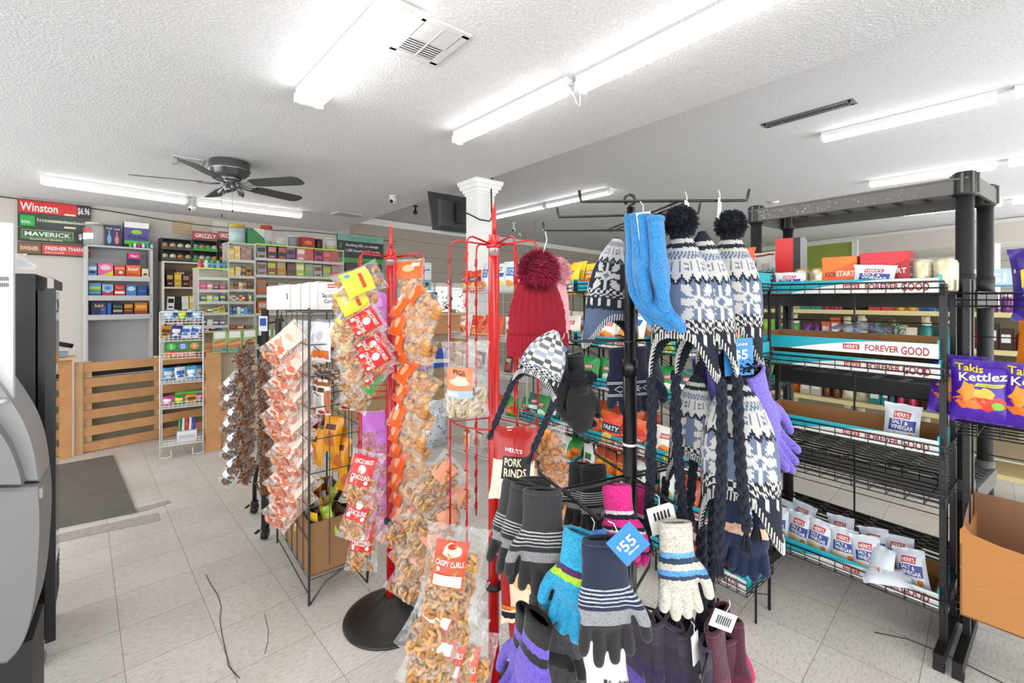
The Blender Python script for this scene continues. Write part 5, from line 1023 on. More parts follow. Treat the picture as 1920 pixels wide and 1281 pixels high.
def hat(name, w, d, h, ff, cf, seed, braids=(.30, .30), pom=None, tw=24 * 4, rows=66, stitch=True):
    N = 96
    def P(a, t, k=1.0):
        Lh = h * (1 + ff * abs(cos(a)) ** 3.2); z = t * Lh; q = min(1, z / (h * .85)); rad = (.12 + .88 * (1 - (1 - q) ** 2.3)) * k
        rad *= 1 + .05 * sin(3 * a + seed) * q + .035 * noise.noise(Vector((cos(a) * 2, sin(a) * 2, z * 14 + seed)))
        fl = max(0, z - h) / h
        return Vector((w / 2 * rad * cos(a) * (1 + .10 * fl), d / 2 * rad * sin(a) * (1 - .2 * fl), -z))
    mb = MB(); RH = h * (1 + ff) / rows
    nv = rows
    def mf(i, j):
        z = -P(2 * pi * (i + .5) / N, (j + .5) / nv).z; return cf(i, int(z / RH))
    mb.grid(lambda a, b: P(2 * pi * a, b), N, nv, NV, True, mf)
    mb.grid(lambda a, b: P(-2 * pi * a, .6 + .4 * b, .93), 48, 10, NV)
    root = mb.build(name)
    if stitch:
        mb = MB()
        for k in range(72):
            a = 2 * pi * k / 72; p = P(a, .999, 1.02); q = P(a + .02, 1 - .012 / h, 1.03); s_ = P(a, 1.0, .93); mb.tube([q, p + Vector((0, 0, -.002)), s_ + Vector((0, 0, .004))], .0013, WHC, 4)
        mb.build('whip_stitching', root)
    for (sx, L_) in zip((1, -1), braids):
        if not L_: continue
        mb = MB(); b0 = Vector((sx * w / 2 * 1.05, 0, -h * (1 + ff) + .01)); n_ = int(L_ / .006)
        for s3 in range(3):
            mb.tube([b0 + Vector((.0055 * sin(i * .55 + s3 * 2.094) + .006 * sin(i * .05 + seed), .004 * sin(2 * (i * .55 + s3 * 2.094)), -.006 * i)) for i in range(n_)], .0047, NV, 6)
        e_ = b0 + Vector((.006 * sin(n_ * .05 + seed), 0, -.006 * n_)); mb.ball(e_, .0085, NV, 8, 6)
        r = random.Random(seed)
        for k in range(26): t = r.uniform(0, 6.28); q = r.uniform(.2, 1) * .012; mb.tube([e_, e_ + Vector((q * cos(t) * .6, q * sin(t) * .6, -.018)), e_ + Vector((q * cos(t), q * sin(t), -.036 - r.uniform(0, .008)))], .0011, NV, 3)
        mb.build('braid', root)
    if pom: pm = pompom(*pom); pm.parent = root
    return root
def pompom(rad, mats, n=900, c=(0, 0, .02), wid=.0016, seed=1, droop=.3, core=.72, flow=0):
    r = random.Random(seed); mb = MB(); c = Vector(c); mb.ball(c, rad * core, mats[0], 14, 10)
    for k in range(n):
        d_ = Vector((r.gauss(0, 1), r.gauss(0, 1), r.gauss(0, 1))).normalized(); L_ = rad * r.uniform(.85, 1.05); s_ = d_.orthogonal().normalized() * wid
        a = c + d_ * rad * .5; e_ = c + d_ * L_ + Vector((0, 0, -droop * rad * r.uniform(0, .4))); mdl = (a + e_) / 2 + d_ * .1 * rad + d_.cross(Vector((0, 0, 1))) * flow * rad
        s2 = d_.cross(s_).normalized() * wid
        mb.add([a - s_, a + s_, mdl + s_ * .9, mdl - s_ * .9, e_, a + s2, a - s2], [(0, 1, 2, 3), (3, 2, 4), (5, 6, 4)], mats[k % len(mats)], True)
    return mb.build('pompom')
NP = (C('1b2130', .9), C('262e40', .9), C('141824', .9))
HP = (.034, NP, 900, (0, 0, .012), .0022, 3)
def puthat(root, label, px, py, Y, ang=0, yaw=0, pitch=0, s=1, grp='fair-isle ear-flap hats on the hook rack'):
    root.location = at(px, py, Y); root.rotation_euler = hang_rot(ang, yaw, pitch); root.scale = (s,) * 3; return tag(root, label, 'knit hat', grp)
h1 = hat('knit_hat', .118, .075, .20, .40, fair, 1, (.30, .30), HP)
puthat(h1, 'grey, white and navy snowflake hat with ear flaps, centre of top hooks', 1276, 428, .84, 1, -38, -2)
h2 = hat('knit_hat', .105, .06, .19, .42, fair, 4, (.26, .28), None); puthat(h2, 'snowflake ear-flap hat squeezed between the centre and right hats', 1316, 434, .84, 3, -44, -2)
h3 = dup(h1, None); puthat(h3, 'snowflake hat with the biggest dark pompom, right end of top hooks', 1370, 432, .88, -1, -36, -2, .95)
h4 = hat('knit_hat', .15, .06, .185, .35, lambda c, r: fair(c, r + 8, 'v') if r < 44 else C('58677e', .95), 6, (0, 0), None); puthat(h4, 'navy snowflake hat with grey ear flaps behind the blue gloves', 1158, 446, .97, -6, 32, -2, .95)
h5 = hat('knit_hat', .122, .08, .20, .40, fair, 1, (0, .22), HP); puthat(h5, 'snowflake hat hanging low with its pompom under the blue tag', 1380, 696, .83, 1, -40, -2, 1.08)
h6 = dup(h2, None); puthat(h6, 'snowflake hat hanging low behind the long dark braids', 1306, 700, .90, -2, -40, -2, .85)
h7 = hat('knit_hat', .13, .06, .135, .35, stripe_hat, 9, (.16, .16), None); puthat(h7, 'grey and white striped ear-flap hat at the left end of the hook rack', 1042, 620, .88, -20, -30, -6, .7)
# burgundy cable-knit hat
def cable(name, w, d, h, m, mcuff, pm):
    N = 180; rows = 60
    def P(a, t):
        q = min(1, t * 1.5); rad = (.45 + .55 * (1 - (1 - q) ** 2)); rib = .10 * (abs(sin(a * 11)) - .5)
        cr = .05 * abs(sin(a * 9 + 5 * sin(t * 26) * (1 if t > .35 else .2))) * (t < .73)
        k = rad * (1 + rib * (1 if t < .5 else .4) + cr)
        return Vector((w / 2 * k * cos(a), d / 2 * k * sin(a), -t * h))
    mb = MB(); mb.grid(lambda a, b: P(2 * pi * a, b * .80), N, rows, m); root = mb.build(name)
    mb = MB()
    def Q(a, b):
        rib = .02 * cos(a * 44); k = 1.06 + rib + .04 * sin(pi * b); return Vector((w / 2 * k * 1.02 * cos(a), d / 2 * k * 1.1 * sin(a), -h * (.74 + .26 * b)))
    mb.grid(lambda a, b: Q(2 * pi * a, b), 264, 10, mcuff)
    mb.grid(lambda a, b: Q(-2 * pi * a, b) * .97 + Vector((0, 0, -h * .02)), 60, 4, mcuff); mb.build('folded_cuff', root)
    p = pompom(*pm); p.parent = root; return root
m_bur = M('burgundy_yarn', '9e1430', .95, var=.15, scale=300, bump=.4, bscale=500); BP = (C('9a1440', .85), C('b31a50', .85), C('7d0f36', .85), C('c42a5c', .85))
cb = cable('knit_hat', .150, .085, .215, m_bur, m_bur, (.062, BP, 3200, (0, -.02, .012), .0012, 5, .5, .7, .12))
tag(cb, 'burgundy cable-knit beanie with a large furry pompom', 'knit hat'); cb.location = at(1006, 515, 1.22); cb.rotation_euler = hang_rot(1, 12, 0)
PP = (C('f0b4bc', .85), C('f6c6cc', .85), C('e79fab', .85)); m_pk = M('pink_yarn', 'e9b0b8', .95, var=.1, scale=300, bump=.4, bscale=500)
cp = cable('knit_hat', .13, .07, .19, m_pk, m_pk, (.052, PP, 1800, (0, 0, .012), .0012, 6, .5, .7, .12))
tag(cp, 'pale pink furry-pompom beanie peeking from behind the burgundy one', 'knit hat'); cp.location = at(1042, 516, 1.38); cp.rotation_euler = hang_rot(-4, 60, 0)
# hook and wire loop of the burgundy hat
mb = MB(); a = at(1018, 432, 1.276); mb.tube([a, a + Vector((.004, 0, .01)), a + Vector((.01, -.02, -.03)), at(1010, 500, 1.22)], .0014, WHT, 4); tag(mb.build('hanger_loop'), 'white loop holding the burgundy beanie on the hook', 'loop')
# black fur-cuffed mittens
mb = MB(); r = random.Random(9)
mb.ball((0, 0, -.01), .03, NP[2], 12, 8, (1.1, .6, .55))
for k in range(500):
    d_ = Vector((r.gauss(0, 1) * 1.1, r.gauss(0, 1) * .6, r.gauss(0, 1) * .5)); d_ = d_.normalized(); p = Vector((d_.x * .032, d_.y * .018, d_.z * .016 - .01)); s_ = d_.orthogonal().normalized() * .0016; mb.add([p - s_, p + s_, p + d_ * .009 + Vector((0, 0, -.003))], [(0, 1, 2)], NP[k % 3])
fur = None
mt = remeshed((lambda q: (q.ball((0, 0, -.07), 1, _dm, 16, 10, (.034, .014, .055)), q.tube([(.02, 0, -.05), (.038, 0, -.07), (.04, 0, -.085)], [.012, .011, .009], _dm, 10), q.tube([(0, 0, 0), (0, 0, -.04)], .02, _dm, 12))[0] or q)(MB()), .003, 3, 'mitten') if False else None
q = MB(); q.ball((0, 0, -.07), 1, _dm, 16, 10, (.034, .014, .058)); q.tube([(.018, 0, -.045), (.036, 0, -.065), (.04, 0, -.085)], [.012, .011, .009], _dm, 10); q.tube([(0, 0, 0), (0, 0, -.04)], .019, _dm, 12)
me = remeshed(q, .003, 3, 'mitten'); me.materials.clear(); me.materials.append(knit('mitten_black', [(0, '17171a')])); mo = link(me, 'knit_mitten', None, at(1086, 700, .94), hang_rot(3, 20)); mb.build('fur_cuff', mo)
tag(mo, 'black mitten with a furry cuff right of the striped hat', 'mitten')
# white branded pouch at the very bottom
mb = MB(); fn = bagfn(.14, .2, .03, .06, 77); bk_ = bagfn(.14, .2, .03, .06, 77, .05, 1); wp = C('e8e8e6', .35)
mb.grid(lambda a, b: fn(a * 2 - 1, b), 12, 14, wp); mb.grid(lambda a, b: bk_(1 - a * 2, b), 12, 14, wp); g_ = bagfn(.14, .2, .03, .06, 77, off=.002)
mb.text('Excellence', g_, -.05, .6, .36, .05, BLK); mb.text('INDUSTRIES', g_, -.05, .55, .42, .03, BLK); patch(mb, g_, -.2, -.1, .33, .43, BLK, 2, 2)
tag(mb.build('glove_pouch', None, at(1138, 1196, .88), hang_rot(2, 0, -6)), 'white plastic pouch with small black lettering at the bottom edge', 'pouch')
# ================================================================ cash side at the left
def wt(px, off=0.0):
    """t along the counter wall whose point, 'off' metres into the room, is seen at px"""
    n_ = Vector((V.y, -V.x, 0)); p0 = WP + n_ * off; k = (px - CX) / F
    return (k * p0.y - p0.x) / (V.x - k * V.y)
def wp(t, off, z): n_ = Vector((V.y, -V.x, 0)); p = WP + V * t + n_ * off; return Vector((p.x, p.y, z))
def wz(px, py, off): p = wp(wt(px, off), off, 0); return EYE - (py - CY) / F * p.y
def wallbox(name, label, cat, pxa, pxb, pya, pyb, off, depth, m, front=(), sidem=None, grp=None, zbase=None):
    """a box along the counter wall seen between two columns and rows of the photo, at its true place"""
    ta, tb = wt(pxa, off), wt(pxb, off); z1, z0 = wz(pxa, pya, off), (zbase if zbase is not None else wz(pxa, pyb, off)); p = wp((ta + tb) / 2, off - depth / 2, z0)
    return casebox(name, label, cat, tb - ta, depth, z1 - z0, m, p, RZV, front, sidem=sidem, grp=grp)
wood = M('pine_wood', 'd9a674', .65, var=.25, scale=9, bump=.15, bscale=60); wood2 = M('pale_pine', 'e6c394', .65, var=.2, scale=9, bump=.15); ply = M('plywood_back', 'c9ab80', .75, var=.15, scale=5)
# price signs
def sign(label, z0, z1, front, m):
    ta, tb = wt(33, .04), wt(170, .04); casebox('wall_sign', label, 'sign', tb - ta, .035, z1 - z0, m, wp((ta + tb) / 2, .0225, z0), RZV, front, grp=None)
K_ = C('23231f', .4)
sign('red cigarette price sign at the top of the sign stack', 2.42, 2.575, [('r', .01, .80, .05, .95, C('d92a1c', .35)), ('t', 'Winston', .03, .53, .52, .62, WHT), ('t', '$6.96', .81, .985, .5, .6, WHT), ('r', .62, .78, .8, .93, CREAM)], K_)
sign('dark green sign with a bright green square, second in the stack', 2.265, 2.41, [('r', .03, .22, .1, .92, C('1fae4a', .3)), ('t', 'KOOL', .05, .17, .62, .22, WHT), ('p', [(.24, .5), (.5, .35), (.95, .42), (.95, .5), (.5, .52)], C('b8c9a8')), ('t', 'Intermission', .25, .92, .36, .24, C('b9d6b0')), ('r', .62, .78, .75, .9, CREAM)], C('26302a', .3))
sign('green sign with white capitals and a thin gold frame, third in stack', 2.105, 2.255, [('r', .03, .76, .08, .92, C('1f6a3c', .35)), ('r', .055, .745, .12, .74, C('c9bd72')), ('r', .062, .738, .15, .71, C('1f6a3c', .35)), ('t', 'MAVERICK', .09, .71, .43, .34, WHT), ('t', '$8.', .82, .96, .45, .5, WHT), ('t', 'American Quality', .15, .6, .84, .14, CREAM)], K_)
sign('brown and red sign, lowest of the price signs', 1.95, 2.09, [('r', .01, .30, .05, .88, C('8d6040')), ('t', 'SWISHER', .03, .27, .48, .34, C('e9d9c0')), ('r', .32, 1, .08, .9, C('d24a4a', .4)), ('t', 'FRESHER THAN EV', .36, .99, .4, .3, WHT), ('t', 'BOLD FLAVOR', .36, .62, .74, .12, CREAM)], K_)
mb = MB(); pts = [wp(t, .01, 2.575 - .05 * sin(t * .9) - .012 * t + .02 * sin(t * 2.3)) for t in [i * .25 - 1.2 for i in range(26)]]; mb.tube(pts, .006, C('3a342e', .7), 5); tag(mb.build('wall_cable'), 'dark cable sagging along the top of the counter wall', 'cable')
for i, (a, b, c, d_) in enumerate(((238, 290, 408, 432), (324, 358, 412, 438), (362, 395, 414, 432), (398, 426, 414, 440))):
    wallbox('wall_paper', ['wide pale plank sheet pinned above the grey shelf unit', 'pale sheet above the round tobacco tins', 'pale sheet above the red display header', 'pale sheet left of the yellow-lidded jar'][i], 'paper', a, b, c, d_, .012, .01, [C('cfc8bc', .8), C('c9b48e', .8), C('d0c6b4', .8), C('e2dfd6', .8)][i], [('r', .04, .96, .3 + .2 * q, .33 + .2 * q, C('9c948a')) for q in range(3)])
# grey shelf unit
m_gs = M('grey_laminate', 'c9cacc', .5, var=.04); GOFF = .32
ta, tb = wt(160, GOFF), wt(287, GOFF); gw = tb - ta; gs = thing('shelf_unit', 'tall light grey shelf unit with small medicine boxes behind the pallet', 'shelf unit', wp(ta, GOFF, 0), RZV); gtop = wz(160, 458, GOFF)
mb = MB(); mb.box((.012, .16, gtop / 2), (.024, .30, gtop), m_gs); mb.box((gw - .012, .16, gtop / 2), (.024, .30, gtop), m_gs); mb.box((gw / 2, .30, gtop / 2), (gw, .012, gtop), m_gs); mb.box((gw / 2, .16, gtop - .01), (gw, .3, .02), m_gs); mb.build('carcass', gs)
gz = [wz(165, y, GOFF) for y in (516, 554, 591)]
for z in gz: mb = MB(); mb.box((gw / 2, .15, z - .008), (gw - .05, .27, .016), m_gs); mb.box((gw / 2, .012, z - .03), (gw - .05, .014, .06), m_gs); mb.build('shelf', gs)
gi = [0]
def gbox(label, pa, pb, z, py_top, m, front=(), side=None, cat='medicine box', nm='medicine_box', off=.25):
    zt = wz(pa, py_top, off); ta, tb = wt(pa, off), wt(pb, off); h_ = max(.05, zt - z); return casebox(nm, label, cat, (tb - ta) * .95, .11, h_, m, wp((ta + tb) / 2, off - .06, z + .002), RZV, front, sidem=side, grp='small boxes on the grey shelf unit')
band = lambda a, b, c: ('r', .05, .95, a, b, c)
z = gz[0]
gbox('light blue medicine box at the left of the top grey shelf', 165, 182, z, 496, LBLUE, [band(.2, .5, WHT), ('e', .5, .7, .4, .12, NAVY)])
gbox('bright pink and yellow medicine box on the top grey shelf', 183, 213, z, 493, PINK, [('p', [(.1, 1), (1, .6), (1, 1)], YEL), ('e', .5, .35, .38, .22, C('f6c6d8')), ('t', 'Extra', .25, .75, .35, .2, WHT)])
gbox('orange-red medicine box on the top grey shelf', 214, 235, z, 498, C('d4472a'), [band(.15, .4, C('f0a080')), ('e', .6, .65, .2, .15, CREAM)])
gbox('orange medicine box at the right of the top grey shelf', 236, 264, z, 497, C('f0762a'), [('t', 'Relief', .15, .85, .35, .3, WHT), ('p', [(0, .6), (1, .85), (1, 1), (0, 1)], C('d8541a'))])
gbox('small cream medicine box at the right end of the top grey shelf', 266, 279, z, 504, CREAM, [('e', .5, .7, .3, .15, C('5a4a40'))])
ot = gbox('pink and navy box stacked on the orange box, top grey shelf', 240, 263, wz(236, 497, .25) + .004, 474, C('1f2a5a'), [('r', .0, 1, .0, .5, C('e0308a')), ('t', 'Maxi', .2, .8, .25, .2, WHT)])
z = gz[1]
gbox('pale blue and yellow medicine box on the middle grey shelf', 166, 190, z, 531, C('6fb8dc'), [band(.3, .5, C('d8e05a')), band(.5, .75, C('5cb070')), ('r', 0, 1, .88, 1, C('2458b8'))])
gbox('white and red medicine box with a blue oval, middle grey shelf', 191, 213, z, 533, C('cf2f38'), [('p', [(0, 0), (1, 0), (1, .6), (.5, .8), (0, .6)], C('9fc4ea')), ('e', .5, .35, .3, .15, C('5a8ad0'))])
gbox('red medicine box with white lettering on the middle grey shelf', 214, 235, z, 534, C('c8383c'), [('t', 'Rapid', .2, .8, .3, .2, C('f0b8a8')), band(.62, .85, WHT)])
gbox('sky blue medicine box with a white cloud, middle grey shelf', 236, 256, z, 535, C('4a98d0'), [('e', .5, .35, .38, .22, C('cfe6f4'))])
gbox('deep blue medicine box at the right of the middle grey shelf', 257, 276, z, 537, C('2458a0'), [('t', 'Night', .15, .85, .5, .2, C('6aa0e0'))])
z = gz[2]
gbox('navy pain relief box with yellow lettering on the lowest grey shelf', 170, 200, z, 567, C('16306e'), [('t', 'Advil', .2, .8, .28, .28, YEL), ('p', [(.7, .4), (1, .3), (1, 1), (.6, 1)], C('2a62b8')), ('e', .75, .6, .12, .1, C('c85a3a'))])
gbox('narrow bright blue box beside the navy pain relief one', 201, 209, z, 568, C('2f6fc0'))
gbox('navy box with a beige panel on the lowest grey shelf', 211, 231, z, 569, C('1c2a52'), [band(.6, .8, C('c9b07a')), ('t', 'Sleep', .1, .9, .3, .2, C('8ab06a'))])
gbox('gold and brown box on the lowest grey shelf', 232, 250, z, 569, C('6a3f28'), [band(.1, .45, C('e0a848')), band(.6, .75, C('b8763a'))])
gbox('bright orange box at the right of the lowest grey shelf', 252, 277, z, 568, C('e88a2a'), [('r', .1, .9, .2, .5, C('f6c06a')), ('r', 0, 1, .7, 1, C('a85a28'))])
# on top of the grey unit
p = wp(wt(177, .2), .2, gtop); gl_ = M('clear_glass', 'e6eeee', .05, alpha=.28)
mb = MB(); mb.lathe([(0, 0), (.085, 0), (.1, .02), (.1, .2), (.075, .235), (.078, .245), (.07, .25)], gl_, n=24); jr = tag(mb.build('glass_jar', None, p), 'large clear glass jar with white labels on the grey unit', 'jar')
mb = MB(); mb.lathe([(.0, .25), (.082, .25), (.082, .275), (0, .28)], M('lid_plastic', 'd8cfc0', .4), n=24); mb.build('lid', jr)
mb = MB(); mb.grid(lambda a, b: Vector((.102 * sin((a - .5) * 1.3), -.102 * cos((a - .5) * 1.3), .07 + .07 * b)), 8, 1, WHT); mb.grid(lambda a, b: Vector((.1035 * sin((a - .5) * 1.0), -.1035 * cos((a - .5) * 1.0), .15 + .05 * b)), 8, 1, C('c8605a')); mb.build('label_strip', jr)
wallbox('glassware_box', 'dark purple box picturing a blue and a pink bottle', 'box', 196, 227, 421, 458, .2, .12, C('2c2a5c', .4), [('r', .0, .03, 0, 1, BLK), ('e', .28, .66, .13, .22, C('8fc0e8')), ('r', .24, .32, .25, .5, C('8fc0e8')), ('e', .74, .68, .13, .2, C('e88aa0')), ('r', .70, .78, .3, .5, C('e88aa0')), ('t', 'GLASS', .1, .45, .16, .07, WHT), ('t', 'GLASS', .56, .92, .18, .07, WHT)], zbase=gtop + .002)
wallbox('display_box', 'purple, white and green counter display box on the grey unit', 'display box', 233, 279, 415, 458, .2, .12, C('5a4f9c', .4), [('r', 0, 1, 0, .22, WHT), ('e', .5, .38, .22, .09, C('9ad04a')), ('e', .22, .58, .1, .08, C('3a3a78')), ('e', .42, .6, .1, .08, C('3a3a78')), ('e', .62, .6, .1, .08, C('3a3a78')), ('e', .82, .6, .1, .08, C('3a3a78')), ('r', 0, 1, .72, .86, C('5cc04a')), ('r', 0, 1, .86, 1, BLK)], zbase=gtop + .002)
for i, c_ in enumerate(('5cc04a', 'f0f0ee', 'd8308a', 'f0f0ee', '38a8c8', 'c8e0ee')):
    t_ = wt(245 + 8 * i, .28); mb = MB(); mb.lathe([(.016, 0), (.017, .03), (.010, .045), (.006, .06), (0, .062)], C(c_, .35), n=10); tag(mb.build('small_bottle', None, wp(t_, .27, gtop + .002)), 'tiny %s bottle in front of the purple display box, %s from left' % (['green', 'white', 'pink', 'white', 'teal', 'pale blue'][i], ORD[i]), 'bottle', 'tiny bottles on the grey unit')
# tobacco shelf against the wall
TO = .3; t0, t1 = wt(304, TO), wt(432, TO); tw = t1 - t0; ttop = wz(304, 489, TO)
ts = thing('shelf_unit', 'white shelf unit of cigar packs between the grey unit and acrylic cases', 'shelf unit', wp(t0, TO, 0), RZV); m_wh2 = M('white_laminate', 'dedad2', .5)
mb = MB(); mb.box((.012, .14, ttop / 2), (.024, .27, ttop), m_wh2); mb.box((tw - .012, .14, ttop / 2), (.024, .27, ttop), m_wh2); mb.box((tw / 2, .27, ttop / 2), (tw, .01, ttop), M('beige_back', 'b7a58c', .8)); mb.box((tw / 2, .14, ttop - .01), (tw, .28, .02), m_wh2); mb.build('carcass', ts)
tz = [wz(304, y, TO) for y in (538, 583, 625)]
for z in tz: mb = MB(); mb.box((tw / 2, .13, z - .01), (tw - .05, .26, .02), m_wh2); mb.build('shelf', ts)
rnd = random.Random(21); dk = ['2a2422', '4a3226', 'b8843a', '1c1c1e', '7a2a28', 'd8c23a', 'e08a3a', '3a3a3c', '8a6a58', 'c9a08a']
packk = {}
def pack(c1, c2, name='pack'):
    k = (c1, c2, name)
    if k not in packk:
        mb = MB(); mb.box((0, 0, .5), (1, 1, 1), C(c1, .4)); mb.box((0, -.501, .7), (.8, .004, .3), C(c2, .4)); mb.box((0, -.502, .25), (.6, .004, .12), C(c2 if c1 != c2 else 'ffffff', .4)); packk[k] = Kit(link(mb.mesh(name), name))
    return packk[k]
def row(fr, x0, x1, y, z, n_, hmin, hmax, cols, where, name='cigar_pack', cat='pack', dep=.05, grp=None, rz=RZV, jitter=.0, ledge=''):
    w = (x1 - x0) / n_
    for i in range(n_):
        c1 = cols[i % len(cols)]; c2 = cols[(i * 3 + 1) % len(cols)]
        if c1 == c2: c2 = 'ece6da'
        pack(c1, c2, name).put('%s, %s from left' % (where, ORD[i]), cat, fr(x0 + w * (i + .5), y, z), (0, R_(rnd.uniform(-jitter, jitter)), rz + R_(rnd.uniform(-jitter, jitter))), grp, (w * .92, dep, rnd.uniform(hmin, hmax)))
tfr = lambda x, y, z: wp(t0 + x, TO - y, z)
row(tfr, .05, tw - .06, .06, tz[0] + .001, 8, .15, .20, ['1c1a1a', 'c9a24a', '3a2a24', '8a4a30', 'e8c83a', 'd08040', '2a2424', 'b09080'], 'dark cigar pouch on the upper board of the white unit', grp='cigar packs on the white shelf unit', jitter=3)
row(tfr, .05, tw - .06, .14, tz[0] + .001, 6, .20, .24, ['2c2826', '7a4a2a', '3c3c3e'], 'tall dark pouch behind, upper board of the white unit', grp='cigar packs on the white shelf unit')
row(tfr, .05, tw - .06, .06, tz[1] + .001, 8, .13, .2, ['ececec', '1c1c1c', 'e8e2d8', 'd8d03a', '2a3a2a', 'c8c23a', '1c1c1c'], 'cigar pouch on the middle board of the white unit', grp='cigar packs on the white shelf unit', jitter=3)
row(tfr, .05, tw - .06, .06, tz[2] + .001, 7, .1, .18, ['d8d8d0', '8a2a2a', '3a6a9a', 'c8b83a'], 'small pack on the lowest board of the white unit', grp='cigar packs on the white shelf unit')
# round tin dispensers
def tins(label, pa, pb, py1, py0, trim, tc1, header=None, n_=4):
    off = .26; a, b = wt(pa, off), wt(pb, off); w = b - a; z1 = wz(pa, py1, off); o = thing('tin_dispenser', label, 'tobacco display', wp(a, off, ttop + .002), RZV); h_ = z1 - ttop
    mb = MB()
    for x in (.008, w - .008): mb.box((x, .09, h_ / 2), (.016, .18, h_), K_)
    mb.box((w / 2, .175, h_ / 2), (w, .012, h_), K_); mb.box((w / 2, .09, h_ - .006), (w, .18, .012), K_)
    for q in (0, 1): mb.box((w / 2, .09, .02 + q * h_ * .48), (w, .18, .03), K_); mb.box((w / 2, -.004, .03 + q * h_ * .48), (w, .01, .035), trim)
    mb.build('black_frame', o)
    for q in (0, 1):
        for i in range(n_):
            mb = MB(); cc = C(tc1[(i + q * 2) % len(tc1)], .4); c_ = (w * (i + .5) / n_, .03, .06 + q * h_ * .48); r_ = min(.034, w / n_ * .48)
            mb.tube([(c_[0], .0, c_[2] + .005), (c_[0], .06, c_[2] + .005)], r_, cc, 16); mb.lathe([(r_ * .7, 0), (0, 0)], cc, (c_[0], -.001, c_[2])) if 0 else None
            mb.build('round_tin', o)
    if header: mb = MB(); mb.box((w * .5, .02, h_ + .06), (w * 1.0, .01, .11), C('a8372a', .4)); fn = lambda u, v: Vector((w * u, .013, h_ + .115 - .11 * v)); mb.text(header, fn, .1, .95, .5, .5, WHT); mb.build('header_card', o)
tins('black rack of round pale tobacco tins, two rows', 302, 360, 446, 487, C('57534c', .5), ['c9bfae', 'd8d0b8', 'c8884a', 'b8a890'])
tins('black rack of round tins with green trim under the red header', 361, 408, 449, 487, C('3aa03a', .4), ['6a9a7a', 'c9bfae', '8aaaa0', 'c89050'], 'GRIZZLY')
tins('narrow black tin rack behind the clear acrylic case', 410, 434, 449, 487, K_, ['b86050', '6a9a9a'], 'GRIZZ', 2)
# counter
CB = Vector((-2.95, 4.30, 0))
def cn(x, y, z): c, s = cos(RZV), sin(RZV); return Vector((CB.x + c * x - s * y, CB.y + s * x + c * y, z))
def cx(px, y=0):
    o0 = cn(0, y, 0); k = (px - CX) / F; return (k * o0.y - o0.x) / (cos(RZV) - k * sin(RZV))
def cz(px, py, y=0): return EYE - (py - CY) / F * cn(cx(px, y), y, 0).y
pb, n, L, b = nodes_mat('pegboard', .7)
tc = n.new('ShaderNodeTexCoord'); vm = n.new('ShaderNodeVectorMath'); vm.operation = 'SCALE'; vm.inputs['Scale'].default_value = 1 / .026; L.new(tc.outputs['Object'], vm.inputs[0])
fr_ = n.new('ShaderNodeVectorMath'); fr_.operation = 'FRACTION'; L.new(vm.outputs[0], fr_.inputs[0]); sb = n.new('ShaderNodeVectorMath'); sb.operation = 'SUBTRACT'; sb.inputs[1].default_value = (.5, .5, .5); L.new(fr_.outputs[0], sb.inputs[0])
mu = n.new('ShaderNodeVectorMath'); mu.operation = 'MULTIPLY'; mu.inputs[1].default_value = (1, 0, 1); L.new(sb.outputs[0], mu.inputs[0]); le = n.new('ShaderNodeVectorMath'); le.operation = 'LENGTH'; L.new(mu.outputs[0], le.inputs[0])
r_ = ramp(n, [(0, '5f5140'), (.16, 'c3b49a')], 'CONSTANT'); L.new(le.outputs['Value'], r_.inputs[0]); L.new(r_.outputs[0], b.inputs['Base Color'])
ct = thing('sales_counter', 'long wooden sales counter with a beige pegboard front', 'counter', CB, RZV)
mb = MB(); mb.box((1.65, .02, .5), (3.1, .02, .9), pb); mb.build('pegboard_front', ct)
mb = MB(); mb.box((1.6, .32, .955), (3.25, .66, .03), wood); mb.build('worktop', ct)
for x in (.1, 1.1, 2.1, 3.15): mb = MB(); mb.box((x, -.02, .47), (.12, .06, .94), wood); mb.build('post', ct)
mb = MB(); mb.box((1.62, -.03, .30), (3.1, .03, .13), wood); mb.box((1.62, -.01, .1), (3.1, .02, .2), ply); mb.build('lower_rail', ct)
mb = MB(); mb.box((2.55, .1, 1.1), (1.3, .5, .26), wood); mb.box((2.55, .08, 1.235), (1.36, .56, .03), wood2); mb.build('raised_section', ct)
# card racks on the counter edge
for i in range(5):
    xa = cx(397 + 28 * i, -.03); xb = cx(397 + 28 * (i + 1) - 3, -.03)
    casebox('card_stand', 'green and orange card on the counter edge, %s from left' % ORD[i], 'card', xb - xa, .012, .21, C('9cc47a', .4), cn((xa + xb) / 2, -.07, .93), RZV, [('r', .08, .9, .05, .34, WHT), ('p', [(.05, .5), (.9, .38), (.9, .8), (.05, .85)], C('c8845a')), ('p', [(.05, .6), (.9, .5), (.9, .62), (.05, .7)], C('e2a86a')), ('r', .05, .95, .87, .93, C('4a9ac0')), ('e', .8, .84, .12, .06, C('2a8ab8'))], grp='cards along the counter edge')
